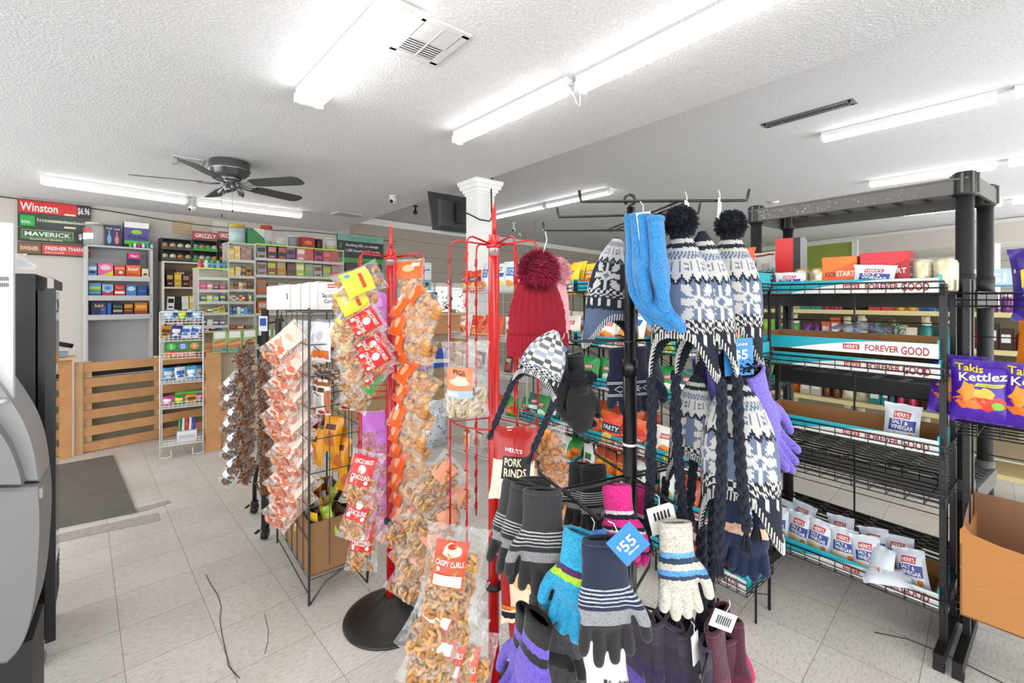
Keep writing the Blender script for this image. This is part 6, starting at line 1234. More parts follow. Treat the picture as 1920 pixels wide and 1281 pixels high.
# acrylic cases
acr = M('acrylic_sheet', 'f2f4ee', .08, alpha=.14, var=0); acr_e = M('acrylic_edge', 'd8dcd0', .2, alpha=.75); grn_e = M('green_acrylic_edge', 'b8e23a', .2, emis=0)
def acase(label, x0, x1, y0, dep, z0, z1, shelves, topedge=True):
    o = thing('acrylic_case', label, 'display case', cn(x0, y0, 0), RZV); w = x1 - x0
    mb = MB()
    for x in (0, w): mb.box((x, dep / 2, (z0 + z1) / 2), (.004, dep, z1 - z0), acr)
    mb.box((w / 2, dep, (z0 + z1) / 2), (w, .004, z1 - z0), M('case_back', 'cfc6b8', .6))
    for x in (0, w): mb.box((x, 0, (z0 + z1) / 2), (.007, .007, z1 - z0), acr_e)
    mb.build('side_panel', o)
    for z in shelves + [z0]: mb = MB(); mb.box((w / 2, dep / 2, z), (w, dep, .005), acr_e); mb.box((w / 2, -.002, z + .012), (w, .003, .028), acr_e); mb.build('shelf', o)
    mb = MB(); mb.box((w / 2, dep / 2, z1), (w + .01, dep + .01, .006), acr); mb.box((w / 2, -.004, z1), (w + .01, .008, .014), grn_e if topedge else acr_e); mb.box((-.004, dep / 2, z1), (.006, dep, .012), grn_e if topedge else acr_e); mb.build('top_panel', o)
    return o
xa, xb, xc, xd = cx(372), cx(431), cx(482), cx(645, .05)
zA = [cz(400, y) for y in (615, 591, 570, 548, 525)]
acase('small clear acrylic tower of snacks and mints, left of three cases', xa, xb - .01, 0, .2, zA[0], cz(400, 504), zA[1:])
zB = [cz(455, y, .06) for y in (622, 594, 570, 547, 522, 492)]
acase('middle clear acrylic case of lighters and tobacco packs', xb + .005, xc - .005, .06, .2, zB[0], cz(455, 457, .06), zB[1:], False)
zC = [cz(560, y, .06) for y in (625, 590, 558, 522, 492)]
acase('wide acrylic case of flavoured wraps with a lime green edge', xc + .005, xd, .06, .2, zC[0], cz(560, 464, .06), zC[1:])
gA_ = 'goods in the acrylic cases'
for k, (cols, hh) in enumerate(((['2a3a78', 'e8e8e0', '6a4a8a'], .07), (['c8b83a', '8a7a30', 'f0e060'], .07), (['2a5a8a', 'c8d84a', '7ab0d8'], .08), (['d8507a', 'e88aa8', '2a4a6a'], .08))):
    row(cn, xa + .02, xb - .03, .06, zA[k] + .006, 4, hh * .8, hh * 1.1, cols, '%s shelf pack in the small acrylic tower' % ['lowest', 'second', 'third', 'upper'][k], grp=gA_, jitter=4)
for i in range(5):
    mb = MB(); mb.lathe([(.018, 0), (.02, .01), (.02, .05), (.014, .068), (.012, .08), (0, .08)], C(['d8405a', 'e8e0e0', '6aa8b0', '88b8c8', '5a98b0'][i], .3), n=12); tag(mb.build('small_bottle', None, cn(xa + .03 + .05 * i, .07, cz(400, 504) + .006)), '%s mini bottle on the small acrylic tower, %s from left' % (['red', 'white', 'teal', 'pale teal', 'blue-green'][i], ORD[i]), 'bottle', 'mini bottles on the acrylic tower')
rb = [(['a03a28', 'd86a3a', '3a3a3a'], 3, .06), (['5aa0d0', '2a3a5a', 'e8e8e8', '5aa0d0', '6ab0e0'], 6, .1), (['a8d83a', 'e8e8e8', '8a8a8a', 'b8e03a', 'c8203a', '7a3060'], 7, .085), (['8ac060', 'c86a50', 'd8b0a0', 'a84a3a', '3a3a3a'], 5, .1), (['f0d82a', 'e8e0c8', '3a2a1a', 'c88a2a'], 4, .12), (['f0c42a', 'e8d8b0', 'b89a90', 'a88078'], 4, .16)]
for k, (cols, n_, hh) in enumerate(rb): row(cn, xb + .02, xc - .02, .12, zB[k] + .006, n_, hh * .8, hh * 1.05, cols, '%s shelf item in the middle acrylic case' % ORD[k], name='lighter' if k in (1, 2) else 'tobacco_pack', cat='lighter' if k in (1, 2) else 'pack', grp=gA_, jitter=3)
rc = [(['d8702a', 'c8c0b8', 'b8a898', '8a7a70', 'e0a060'], 9), (['c8702a', '8a8078', 'c8c0b0', '9a8a7a', 'd06a4a', '7a7a60'], 9), (['a0a0a0', '8a5a48', 'c88a3a', '5a5248', 'b8c83a', '8ab08a', 'b8b0a8', 'a8b08a', 'c87880'], 9), (['a8a098', '3c4044', '404448', '8a6a90', 'd88a98', 'c86a7a', 'b85a80', 'c86858', 'c07078'], 9)]
for k, (cols, n_) in enumerate(rc): row(cn, xc + .03, xd - .04, .12, zC[k + (1 if k else 0)] + .006 if k else zC[1] + .006, n_, .14, .175, cols, 'flat wrap pouch, %s shelf of the wide acrylic case' % ['lowest', 'third', 'second', 'top'][k], name='wrap_pouch', cat='pouch', grp=gA_, jitter=3)
# jars and tubs on top of the cases
ztp = cz(455, 457, .06) + .006; ztq = cz(560, 464, .06) + .006
def tub(label, px, y, r_, h_, z, body, lid, lidh=.02, cont=None, name='plastic_jar', cat='jar'):
    mb = MB(); mb.lathe([(0, 0), (r_ * .85, 0), (r_, .01), (r_, h_ * .85), (r_ * .9, h_)], body, n=18); o = tag(mb.build(name, None, cn(cx(px, y), y, z)), label, cat)
    if lid: mb = MB(); mb.lathe([(r_ * .95, h_ - .002), (r_ * .95, h_ + lidh), (0, h_ + lidh)], lid, n=18); mb.build('lid', o)
    if cont: mb = MB(); mb.lathe([(0, .004), (r_ * .9, .006), (r_ * .93, h_ * cont[1]), (0, h_ * cont[1])], C(cont[0], .7), n=18); mb.build('contents', o)
tub('clear jar with yellow lid and pale blue contents on middle case', 445, .15, .078, .17, ztp, gl_, C('c9b02a', .4), .02, ('a8ccc8', .75))
casebox('green_box', 'dark green wedge-topped box between the two lidded jars', 'box', .16, .12, .16, C('2f7a48', .4), cn(cx(476, .15), .15, ztq), RZV, [('p', [(0, 0), (.3, 0), (1, .6), (1, 1), (0, 1)], C('3a8a54')), ('p', [(.3, 0), (1, 0), (1, .6)], C('d8d8cc'))])
tub('clear jar with a red and white lid', 499, .15, .062, .17, ztq, gl_, C('c8402a', .4), .035, ('8ab8a8', .25))
tub('short white tub with tiny contents beside the red-lidded jar', 524, .15, .055, .10, ztq, gl_, None, 0, ('d8d0c8', .35), 'plastic_tub', 'tub')
tub('clear tub of purple packs on the wide acrylic case', 549, .15, .05, .12, ztq, gl_, WHT, .006, ('5a3a78', .9), 'plastic_tub', 'tub')
casebox('carton', 'red and brown carton on the wide acrylic case', 'carton', .15, .12, .12, C('a83a2c', .4), cn(cx(574, .15), .15, ztq), RZV, [('e', .5, .5, .3, .2, C('e07a50'))])
tub('dark tub beside the red carton', 597, .15, .045, .11, ztq, C('3a2224', .4), C('6a6a6a', .4), .006, None, 'plastic_tub', 'tub')
tub('clear square-shouldered tub with yellow contents at right end', 620, .15, .068, .13, ztq, gl_, C('e8e8e4', .3), .008, ('d8c23a', .4), 'plastic_tub', 'tub')
# health notice on the wall
ta, tb = wt(633, .03), wt(719, .03); hz1, hz0 = wz(633, 437, .03), wz(633, 489, .03)
casebox('wall_sign', 'dark health warning sign with mint header and white lettering', 'sign', tb - ta, .02, hz1 - hz0, C('1d2a2c', .4), wp((ta + tb) / 2, .015, hz0), RZV, [('r', 0, 1, 0, .24, C('8cc4b4')), ('t', 'A FEDERAL COURT HAS ORDERED', .2, .85, .10, .05, C('4a7a70')), ('t', 'THIS STATEMENT', .2, .85, .18, .04, C('4a7a70')), ('t', 'Smoking kills, on average', .17, .88, .40, .13, WHT), ('t', '1,200 Americans. Every day.', .17, .93, .60, .13, WHT), ('r', 0, 1, .86, 1, C('4cb04a'))] + [('p', [(.06 + .045 * cos(q * pi / 4) - .003, .42 + .1 * sin(q * pi / 4)), (.06 + .045 * cos(q * pi / 4) + .003, .42 + .1 * sin(q * pi / 4)), (.0615, .42), (.0585, .42)], C('bfe8d8')) for q in range(8)])
wallbox('wall_screen', 'dark screen on the wall below the health sign', 'screen', 648, 716, 492, 530, .06, .05, C('1b1d20', .25))
# till machines
tl = thing('lottery_terminal', 'white and teal counter terminal with a dark blue body by the window', 'terminal', cn(cx(798, .1), .1, 1.25), RZV - R_(25))
mb = MB(); mb.box((0, .1, .15), (.34, .2, .28), C('1f3f5a', .4)); mb.box((-.02, -.003, .2), (.12, .004, .015), WHT); mb.build('body', tl)
mb = MB(); mb.box((-.04, .1, .38), (.24, .2, .14), C('8fc4c4', .4)); mb.box((.02, -.003, .40), (.05, .004, .05), C('2a4a58')); mb.build('printer', tl)
mb = MB(); mb.box((-.04, .1, .58), (.24, .2, .24), C('dfeeee', .35)); mb.box((.04, -.003, .6), (.03, .004, .02), C('3a4a50')); mb.build('upper_screen', tl)
mb = MB(); mb.tube([(.12 + .06 * cos(q * .7), -.06 + .05 * sin(q * .9), .02 + .02 * q) for q in range(12)], .012, C('1c2430', .4), 6); tag(mb.build('headset', None, cn(cx(826, .0), .02, 1.25)), 'tangle of dark cables beside the counter terminal', 'cables')
casebox('wall_panel', 'white and blue soft drink banner at the counter front near the window', 'banner', .5, .012, .26, C('2a5ac0', .4), cn(cx(815, -.08), -.09, .5), RZV, [('p', [(0, .45), (1, .6), (1, .8), (0, .65)], WHT)])
mb = MB(); fn = bagfn(.34, .45, .18, .05, 91); fb = bagfn(.34, .45, .18, .05, 91, .05, 1); mb.grid(lambda a, b: fn(a * 2 - 1, b) + Vector((0, 0, .45)), 12, 12, C('eef0f4', .4)); mb.grid(lambda a, b: fb(1 - a * 2, b) + Vector((0, 0, .45)), 12, 12, C('eef0f4', .4)); r = random.Random(2); g_ = bagfn(.34, .45, .18, .05, 91, off=.003)
for k in range(70): blob(mb, (lambda u, v: g_(u, v) + Vector((0, 0, .45))), r.uniform(-.8, .8), r.uniform(.1, .9), .04, .02, C('6a8ac8'), 6)
tag(mb.build('shopping_bag', None, onz(812, 838, 0), (0, 0, RZV)), 'white shopping bag with blue specks on the floor beyond the spinner', 'bag')
# pallet leaning at the end of the counter
P0 = onz(147, 852, 0); rpal = math.atan2(.785, .62); pl = thing('wooden_pallet', 'wooden pallet standing on edge as a gate beside the grey shelf unit', 'pallet', P0, rpal); PW, PH = 1.22, .85
for k, z in enumerate((.05, .20, .355, .505, .655, .80)):
    mb = MB(); mb.box((PW / 2, .0, z), (PW, .022, .085), wood if k % 2 == 0 or k == 3 else M('warm_plank', 'e0ae78', .65, var=.25, scale=7)); mb.build('slat', pl)
for x in (.05, PW / 2, PW - .05): mb = MB(); mb.box((x, .06, PH / 2), (.09 if x == .05 else .04, .09, PH), wood2); mb.build('stringer', pl)
mb = MB(); mb.box((PW / 2, .12, .38), (PW - .1, .012, .62), M('grey_ply', 'a99f86', .8, var=.1)); mb.box((PW / 2, .13, .73), (PW - .12, .01, .06), BLK); mb.build('back_sheet', pl)
mb = MB(); r = random.Random(6)
mb.box((0, 0, .03), (.20, .1, .05), BLK); mb.ball((.03, 0, .06), .05, BLK, 10, 6, (1.6, 1, .6)); tag(mb.build('dark_cloth', None, P0 + Vector((cos(rpal), sin(rpal), 0)) * 1.02 + Vector((0, .03, PH))), 'dark folded cloth lying on the top edge of the pallet', 'cloth')
# wooden board end left of the pallet
Q0 = onz(100, 868, 0); bp_ = thing('wooden_partition', 'upright wooden board partition just left of the pallet', 'partition', Q0 + Vector((-.25, -.2, 0)), rpal)
for k, (x, w, h_, y) in enumerate(((.10, .14, .82, 0), (.25, .14, .82, .0), (.385, .11, .90, .0), (.49, .06, .86, .05))): mb = MB(); mb.box((x, y, h_ / 2 + (.0 if k != 1 else .1)), (w, .03, h_ - (.2 if k == 1 else 0)), wood2 if k % 2 else wood); mb.build('board', bp_)
mb = MB(); mb.box((.26, -.03, .915), (.4, .2, .025), wood2); mb.build('ledge', bp_)
casebox('notice_strip', 'narrow red strip with white lettering on the wooden partition', 'sign', .04, .004, .2, C('b83a4a', .4), Q0 + Vector((-.06, -.06, .68)), rpal, [('r', .2, .8, .1 + .2 * q, .2 + .2 * q, WHT) for q in range(4)])
mb = MB(); mb.box((0, 0, .03), (.24, .16, .05), C('9aa4b4')); mb.box((.01, 0, .07), (.22, .15, .025), C('d8d8d8')); tag(mb.build('paper_stack', None, Q0 + Vector((-.02, -.03, .93)), (0, 0, rpal)), 'stack of papers on the wooden partition ledge', 'papers')
mb = MB(); mb.tube([(-.12, 0, .0), (0, .02, .03), (.1, 0, .0), (.16, 0, -.02)], .02, BLK, 8); tag(mb.build('hand_scanner', None, Q0 + Vector((-.02, -.03, 1.04)), (0, 0, rpal)), 'black handheld device on the paper stack', 'device')
# floor mat and dirt
A_, B_, C3, D_ = onz(212, 855, 0), onz(255, 962, 0), onz(52, 1003, 0), onz(48, 884, 0)
mb = MB(); mt_ = M('rubber_mat', '79736c', .85, var=.25, scale=6, bump=.3, bscale=120); vs = [A_, B_, C3, D_]; mb.add([v for v in vs] + [v + Vector((0, 0, .009)) for v in vs], [(3, 2, 1, 0), (4, 5, 6, 7), (0, 1, 5, 4), (1, 2, 6, 5), (2, 3, 7, 6), (3, 0, 4, 7)], mt_)
tag(mb.build('floor_mat'), 'dark grey rubber mat on the floor in front of the pallet', 'mat')
mb = MB(); tp_ = M('old_tape', 'bab4ab', .8, var=.3, scale=30); q = [onz(100, 1004, 0), onz(296, 962, 0), onz(300, 976, 0), onz(100, 1020, 0)]; mb.add([v + Vector((0, 0, .0015)) for v in q], [(0, 1, 2, 3)], tp_); q = [onz(240, 958, 0), onz(318, 938, 0), onz(320, 944, 0), onz(244, 966, 0)]; mb.add([v + Vector((0, 0, .0018)) for v in q], [(0, 1, 2, 3)], tp_)
tag(mb.build('floor_tape'), 'strip of dirty tape on the tiles along the near edge of the mat', 'tape')
def wire(label, pts, r_=.0016):
    mb = MB(); mb.tube([onz(x, y, .002) for x, y in pts], r_, C('2a2a28', .5), 5); tag(mb.build('loose_wire'), label, 'wire', None)
wire('long thin dark wire lying on the floor left of the spinner base', [(386, 1078), (395, 1096), (408, 1116), (415, 1138), (412, 1160), (416, 1190), (424, 1225), (429, 1250), (449, 1272)])
wire('short thin wire curl on the floor tiles, right of the long one', [(496, 1152), (503, 1180), (502, 1205), (496, 1226)], .001)
wire('thin wire on the floor under the right racks', [(1640, 1186), (1700, 1198), (1760, 1222), (1820, 1250), (1880, 1281), (1940, 1330)], .002)
# white wire candy rack
W0, W1 = onz(300, 862, 0), onz(381, 850, 0); dd = W1 - W0; Wd = dd.length; rzw = math.atan2(dd.y, dd.x); wr = thing('candy_rack', 'small white wire rack of candy in front of the pallet', 'display rack', W0, rzw); HW = 1.33; m_w2 = M('white_coated_wire', 'eceae6', .35)
def wc(x, y, z): c, s = cos(rzw), sin(rzw); return Vector((W0.x + c * x - s * y, W0.y + s * x + c * y, z))
for x in (0, Wd): mb = MB(); mb.tube([(x, .0, .02), (x, 0, HW)], .006, m_w2, 6); mb.tube([(x, .14, .02), (x, .14, HW)], .005, m_w2, 6); s_ = 1 if x == 0 else -1; mb.tube([(x, 0, .06), (x, -.0, .012), (x + s_ * .04, 0, .004), (x + s_ * .08, 0, .012), (x + s_ * .08, 0, .07)], .005, m_w2, 6); mb.build('side_frame', wr)
mb = MB(); mb.tube([(0, 0, HW), (Wd, 0, HW)], .006, m_w2, 6); mb.tube([(0, .14, HW), (Wd, .14, HW)], .005, m_w2, 6)
mb.build('top_bar', wr)
ZC_ = [1.225, 1.06, .90, .675, .45, .11]
for z in ZC_:
    mb = MB(); mb.wirebox(0, Wd, 0, .14, z, .003, m_w2, 10, 4, .05, .0, .03)
    if z == .11: mb.box((Wd / 2, .07, z + .004), (Wd, .14, .004), C('e4e2de', .5))
    mb.build('wire_tray', wr)
rnd = random.Random(44)
cand = {}
for c1, c2 in (('e8eef4', '3a6ab8'), ('8a3a3a', 'e8d84a'), ('2a9a4a', 'f0e04a'), ('3a4a9a', 'e8e8e8'), ('c83a8a', 'f0f0f0'), ('5aa8d8', 'f0f0f0'), ('d8a83a', '6a3a1a'), ('6a3a8a', 'a8d83a')):
    cand[c1] = kit_mesh(bag_mesh('candy_bag', .1, .13, .035, C(c1, .3), [('r', -.8, .8, .3, .6, C(c2)), ('e', 0, .75, .6, .12, C(c2), .4)], seed=len(cand) + 100, low=True), 'candy_bag')
cl_ = list(cand); cnm = dict(zip(cl_, ('white and blue', 'dark red', 'green', 'navy', 'magenta', 'sky blue', 'gold', 'purple')))
for k, (z, keys, n_, hh) in enumerate(((ZC_[0], [5, 0, 2, 0], 5, .1), (ZC_[1], [6, 0, 3, 2, 0], 7, .12), (ZC_[3], [5, 3, 0, 2, 5], 6, .12), (ZC_[4], [4, 4, 2, 4, 6], 6, .08))):
    for i in range(n_): key = cl_[keys[i % len(keys)]]; cand[key].put('%s candy bag in the white candy rack, %s tray, %s from left' % (cnm[key], ['top', 'second', 'fourth', 'fifth'][k], ORD[i]), 'candy bag', wc(.03 + (Wd - .06) * (i + .5) / n_, .06 + .05 * (i % 2), z + hh + .02), (R_(-18), R_(rnd.uniform(-14, 14)), rzw + R_(rnd.uniform(-20, 20))), 'candy bags in the white candy rack', (.85, .85, hh / .13))
def crbox(nm, label, cat, xa, xb, z, h_, m, front, y=.03): casebox(nm, label, cat, xb - xa, .08, h_, m, wc((xa + xb) / 2, y + .04, z), rzw, front)
crbox('candy_box', 'green and orange patterned candy carton in the white candy rack', 'candy box', .03, Wd - .02, ZC_[2] + .066, .085, C('2f8a3c', .4), [('e', .18, .5, .13, .35, C('5cc04a')), ('e', .5, .5, .13, .35, C('4a8ac8')), ('e', .82, .5, .13, .35, C('e0902a')), ('t', 'S', .15, .21, .5, .5, WHT), ('t', 'SS', .44, .56, .5, .5, WHT), ('t', 'H', .79, .85, .5, .5, WHT)])
crbox('candy_box', 'red-orange carton strip with white lettering under the green carton', 'candy box', .03, Wd - .02, ZC_[2] + .005, .058, C('d8622a', .4), [('t', 'BLUNTLIFE', .2, .8, .5, .6, WHT), ('r', 0, .15, 0, 1, C('e8a03a')), ('r', .85, 1, 0, 1, C('7a2a18'))])
crbox('candy_box', 'lime green box on the fifth tray of the white candy rack', 'candy box', .1, .32, ZC_[4] + .006, .11, C('6ac84a', .4), [], .12)
crbox('pen_box', 'white and red box of markers on the bottom tray of the candy rack', 'box', .12, .27, ZC_[5] + .008, .10, C('f0f0f2', .4), [('r', .1, .9, .35, .4, C('8a8aa0')), ('r', .1, .9, .5, .55, C('8a8aa0'))])
for i, c_ in enumerate(('3aa05a', 'e8e8f0', 'd8404a', 'e8e8f0', '3a5ac8')): mb = MB(); mb.tube([(0, 0, 0), (.0, .01, .16)], .011, C(c_, .4), 8); tag(mb.build('marker', None, wc(.135 + .027 * i, .085, ZC_[5] + .06)), '%s marker standing in the white box on the candy rack, %s from left' % (['green', 'white', 'red', 'pale', 'blue'][i], ORD[i]), 'marker', 'markers in the white box')
# ---------------- cash machine and slim cooler at the far left
m_at = M('grey_machine_plastic', '828486', .42, var=.03, bump=.08, bscale=300); m_at2 = M('lighter_grey_plastic', '9c9ea0', .4, var=.03, bump=.08, bscale=300)
OA = at(40, 0, 1.40); OA.z = 0; NA = Vector((.774, .633, 0)); YA = 0.0
def ax(px, py):
    d = Vector(((px - CX) / F, 1, -(py - CY) / F)); s_ = OA.dot(U) / d.dot(U); p = d * s_; return (p - OA).dot(NA), EYE + p.z
def extr(mb, prof, y0, y1, m, bev=.02):
    for _ in range(2):
        q_ = [prof[0]]
        for a_, b_ in zip(prof[1:-1], prof[2:-1]): q_ += [(a_[0] * .75 + b_[0] * .25, a_[1] * .75 + b_[1] * .25), (a_[0] * .25 + b_[0] * .75, a_[1] * .25 + b_[1] * .75)]
        prof = [prof[0], prof[1]] + q_[1:] + [prof[-2], prof[-1]]
    n_ = len(prof); vs = [(x, y0, z) for x, z in prof] + [(x - bev, y0 - bev, z) for x, z in prof] ; c = (sum(p[0] for p in prof) / n_, sum(p[1] for p in prof) / n_)
    rings = [[(x, y1, z) for x, z in prof], [(x, y0 + bev, z) for x, z in prof], [(c[0] + (x - c[0]) * .985, y0 + bev * .3, c[1] + (z - c[1]) * .985) for x, z in prof], [(c[0] + (x - c[0]) * .95, y0, c[1] + (z - c[1]) * .95) for x, z in prof]]
    vs = [v for r_ in rings for v in r_]; fs = [tuple(range(n_)), tuple(3 * n_ + i for i in range(n_))[::-1]]
    for k in range(3):
        for i in range(n_): j = (i + 1) % n_; fs.append((k * n_ + i, k * n_ + j, (k + 1) * n_ + j, (k + 1) * n_ + i))
    mb.add(vs, fs, m, False)
am = thing('cash_machine', 'grey curved plastic cash machine cut off by the left edge', 'machine', OA, math.atan2(.633, .774))
hood = [ax(-70, 600), ax(-40, 680), ax(0, 722), ax(28, 762), ax(50, 800), ax(66, 850), ax(73, 905), ax(-70, 905)]
mb = MB(); extr(mb, hood, YA, YA + .22, m_at2); mb.build('hood', am)
body = [ax(-70, 912), ax(74, 908), ax(78, 960), ax(76, 1020), ax(70, 1100), ax(58, 1170), ax(40, 1215), ax(15, 1240), ax(-70, 1250)]
mb = MB(); extr(mb, body, YA - .02, YA + .22, m_at); mb.build('front_shell', am)
arc = [ax(-70, 700), ax(-30, 765), ax(0, 792), ax(26, 832), ax(44, 880), ax(48, 902), ax(-70, 902)]
mb = MB(); extr(mb, arc, YA - .05, YA, m_at); mb.build('inner_panel', am)
mb = MB(); x, z = ax(66, 925); mb.box((x, YA - .0, z), (.035, .03, .03), m_at2); mb.build('latch', am)
mb = MB(); x, z = ax(4, 755); mb.lathe([(.0, 0), (.012, 0), (.014, .008), (.008, .012), (0, .012)], C('c9c9c9', .3), (x, YA - .01, z), 12); mb.build('lock_knob', am)
mb = MB(); x0, z0 = ax(-70, 1240); x1, _ = ax(62, 1240); mb.box(((x0 + x1) / 2, YA + .10, z0 / 2), (x1 - x0, .22, z0), BLK); mb.build('plinth', am)
mb = MB(); x0, z0 = ax(-70, 720); x1, z1 = ax(20, 508); mb.box(((x0 + x1) / 2, YA + .05, (z0 + z1) / 2), (x1 - x0, .03, z1 - z0 + .3), C('d9dadb', .4))
for q in range(2):
    for k in range(5): x, z = ax(-6 + 4 * k, 522 + 12 * q); mb.box((x, YA + .033, z), (.003, .003, .012), C('8a8a8a'))
mb.build('back_panel', am)
mb = MB(); r = random.Random(3); mb.grid(lambda a, b: Vector((-.06 + .14 * a, .03 * sin(a * 9 + b * 4), .14 * b * (1 - .3 * abs(a - .5)))), 12, 8, FILM); mb.grid(lambda a, b: Vector((-.06 + .14 * a, .05 + .02 * sin(a * 7 + b * 5), .05 * b)), 8, 4, C('e4e4e2', .4)); q_ = ax(-38, 500); p = OA + NA * q_[0] + U * .1 + Vector((0, 0, q_[1])); tag(mb.build('plastic_bag', None, p), 'crumpled clear plastic bag on top of the far left machine', 'plastic bag')
N0, F0 = Vector((-1.815, 1.76, 0)), Vector((-2.125, 2.108, 0)); dv = F0 - N0; fw = dv.length; rf = math.atan2(dv.y, dv.x)
co = thing('drink_cooler', 'slim black display cooler on casters behind the cash machine', 'cooler', N0, rf); zt2 = 1.545; dc = .56
# local x from far corner to near corner, +y away from the door
mb = MB(); mb.box((fw / 2, dc / 2 + .02, (zt2 + .1) / 2), (fw, dc, zt2 - .1), C('1b1c1e', .35)); mb.build('cabinet', co)
mb = MB(); mb.add([(0, 0, zt2 - .0), (fw, 0, zt2), (fw, -.03, zt2 - .02), (0, -.03, zt2 - .02), (0, -.03, zt2 - .06), (fw, -.03, zt2 - .06)], [(0, 1, 2, 3), (3, 2, 5, 4)], C('2b2c2e', .4)); mb.build('top_trim', co)
mb = MB(); mb.box((fw / 2, .0, .80), (fw - .03, .03, 1.36), C('161719', .25)); mb.box((fw / 2, -.018, .88), (fw - .08, .006, 1.16), M('door_glass', 'a9adb0', .06, metal=.75)); mb.box((.01, -.02, .8), (.02, .03, 1.38), C('232427', .35)); dr = mb.build('door', co)
mb = MB(); mb.box((fw * .5, -.023, 1.20), (.10, .004, .06), C('e8a02a')); mb.box((fw * .5, -.024, 1.155), (.10, .004, .03), C('e8e4dc')); mb.build('sticker', dr)
mb = MB(); mb.box((fw * .6, -.022, 1.42), (.2, .004, .12), C('dfe6ea')); mb.text('24', lambda u, v: Vector((fw * .6 + .08 * (u - .5) * 2, -.026, 1.48 - .12 * v)), .2, .8, .5, .5, BLK); mb.build('white_label', dr)  # plain white label with black figures on the door
for k in range(10): pass
mb = MB()
for k in range(8): mb.box((fw / 2, -.012, .14 + .022 * k), (fw - .06, .02, .006), C('35363a', .4))
mb.build('vent_grille', co)
for x in (.04, fw - .04):
    mb = MB(); mb.tube([(x - .012, .03, .04), (x + .012, .03, .04)], .038, C('b4b4b4', .25, metal=.6), 16); mb.tube([(x - .013, .03, .04), (x + .013, .03, .04)], .03, BLK, 12); mb.box((x, .03, .09), (.05, .05, .02), C('b4b4b4', .25, metal=.6)); mb.build('caster', co)
# ================================================================ ceiling fan, vents, cameras, screen
m_ni = M('brushed_nickel', '8f9092', .28, metal=.85, var=.15, scale=12); m_bl = M('grey_fan_blade', '57585b', .5, var=.12, scale=8)
fc = onz(431, 303, ZL); fan = thing('ceiling_fan', 'five-blade grey ceiling fan with a nickel housing', 'ceiling fan', (fc.x, fc.y, ZL))
mb = MB(); mb.lathe([(.13, 0), (.15, -.01), (.148, -.06), (.153, -.065), (.153, -.08), (.147, -.085), (.14, -.115), (.11, -.135), (0, -.135)], m_ni, n=36); mb.build('motor_housing', fan)
mb = MB(); mb.lathe([(.085, -.13), (.08, -.165), (.04, -.175), (.045, -.18), (.05, -.23), (.03, -.25), (0, -.255)], m_ni, n=24); mb.build('hub', fan)
for k in range(3):
    t = k * 2.09 - 1.2; mb = MB(); e_ = Vector((.075 * cos(t), .075 * sin(t), -.235)); mb.tube([(.03 * cos(t), .03 * sin(t), -.21), e_ * .9 + Vector((0, 0, -.01)), e_ + Vector((.02 * cos(t), .02 * sin(t), -.03))], [.012, .018, .024], m_ni, 10); mb.ball(e_ + Vector((.022 * cos(t), .022 * sin(t), -.034)), .014, C('2b2b2b'), 8, 6); mb.build('lamp_socket', fan)
for k in range(5):
    t = R_(-10 + 72 * k); M3 = Matrix.Rotation(t, 3, 'Z') @ Matrix.Rotation(R_(-13), 3, 'X'); mb = MB(); z0 = -.19
    prof = [(.20, -.045), (.24, -.062), (.62, -.072), (.66, -.05), (.67, 0), (.66, .05), (.62, .072), (.24, .062), (.20, .045)]
    vs = [M3 @ Vector((x, y, .003)) + Vector((0, 0, z0)) for x, y in prof] + [M3 @ Vector((x, y, -.003)) + Vector((0, 0, z0)) for x, y in prof]; q = len(prof)
    mb.add(vs, [tuple(range(q)), tuple(range(q, 2 * q))[::-1]] + [(i, q + i, q + (i + 1) % q, (i + 1) % q) for i in range(q)], m_bl); bl = mb.build('blade', fan)
    mb = MB(); mb.tube([M3 @ Vector((.07, 0, 0)) + Vector((0, 0, z0)), M3 @ Vector((.13, .02, -.008)) + Vector((0, 0, z0)), M3 @ Vector((.22, .03, -.008)) + Vector((0, 0, z0))], .007, m_ni, 6); mb.tube([M3 @ Vector((.07, 0, 0)) + Vector((0, 0, z0)), M3 @ Vector((.13, -.02, -.008)) + Vector((0, 0, z0)), M3 @ Vector((.22, -.03, -.008)) + Vector((0, 0, z0))], .007, m_ni, 6); mb.build('blade_bracket', bl)
for k, (dx, ln) in enumerate(((.02, .17), (-.025, .21))): mb = MB(); mb.tube([(dx * 2, -.03, -.24), (dx * 2, -.03, -.24 - ln)], .0015, m_ni, 4); mb.ball((dx * 2, -.03, -.25 - ln), .008, C('5a4a40'), 8, 6, (1, 1, 1.8)); mb.build('pull_chain', fan)
def vent(label, p, w, h_, rz, z, nsl=14, dark=1.0, split=True):
    o = thing('ceiling_vent', label, 'vent', (p.x, p.y, z), rz); mw = C('dcdcdc' if dark else '7a7a7a', .5)
    mb = MB(); 
    for c, d_ in (((0, -h_ / 2, -.004), (w, .035, .008)), ((0, h_ / 2, -.004), (w, .035, .008)), ((-w / 2, 0, -.004), (.035, h_ + .035, .008)), ((w / 2, 0, -.004), (.035, h_ + .035, .008))): mb.box(c, d_, mw)
    mb.build('frame', o)
    mb = MB(); mb.box((0, 0, -.001), (w - .02, h_ - .02, .002), C('242424', .8)); mb.build('dark_opening', o)
    mb = MB()
    for k in range(nsl):
        x = -w / 2 + .03 + (w - .06) * k / (nsl - 1); mb.box((x, 0, -.006), (.004 if (k > nsl * .45 or not split) else (w / nsl) * .9, h_ - .03, .004), mw)
    mb.box((0, 0, -.008), (w - .03, .006, .004), mw); mb.build('louvre_blades', o); return o
pv = onz(803, 78, ZL); vent('large white ceiling vent with dark louvres near the top centre', pv, .30, .21, math.atan2(U.y, U.x), ZL)
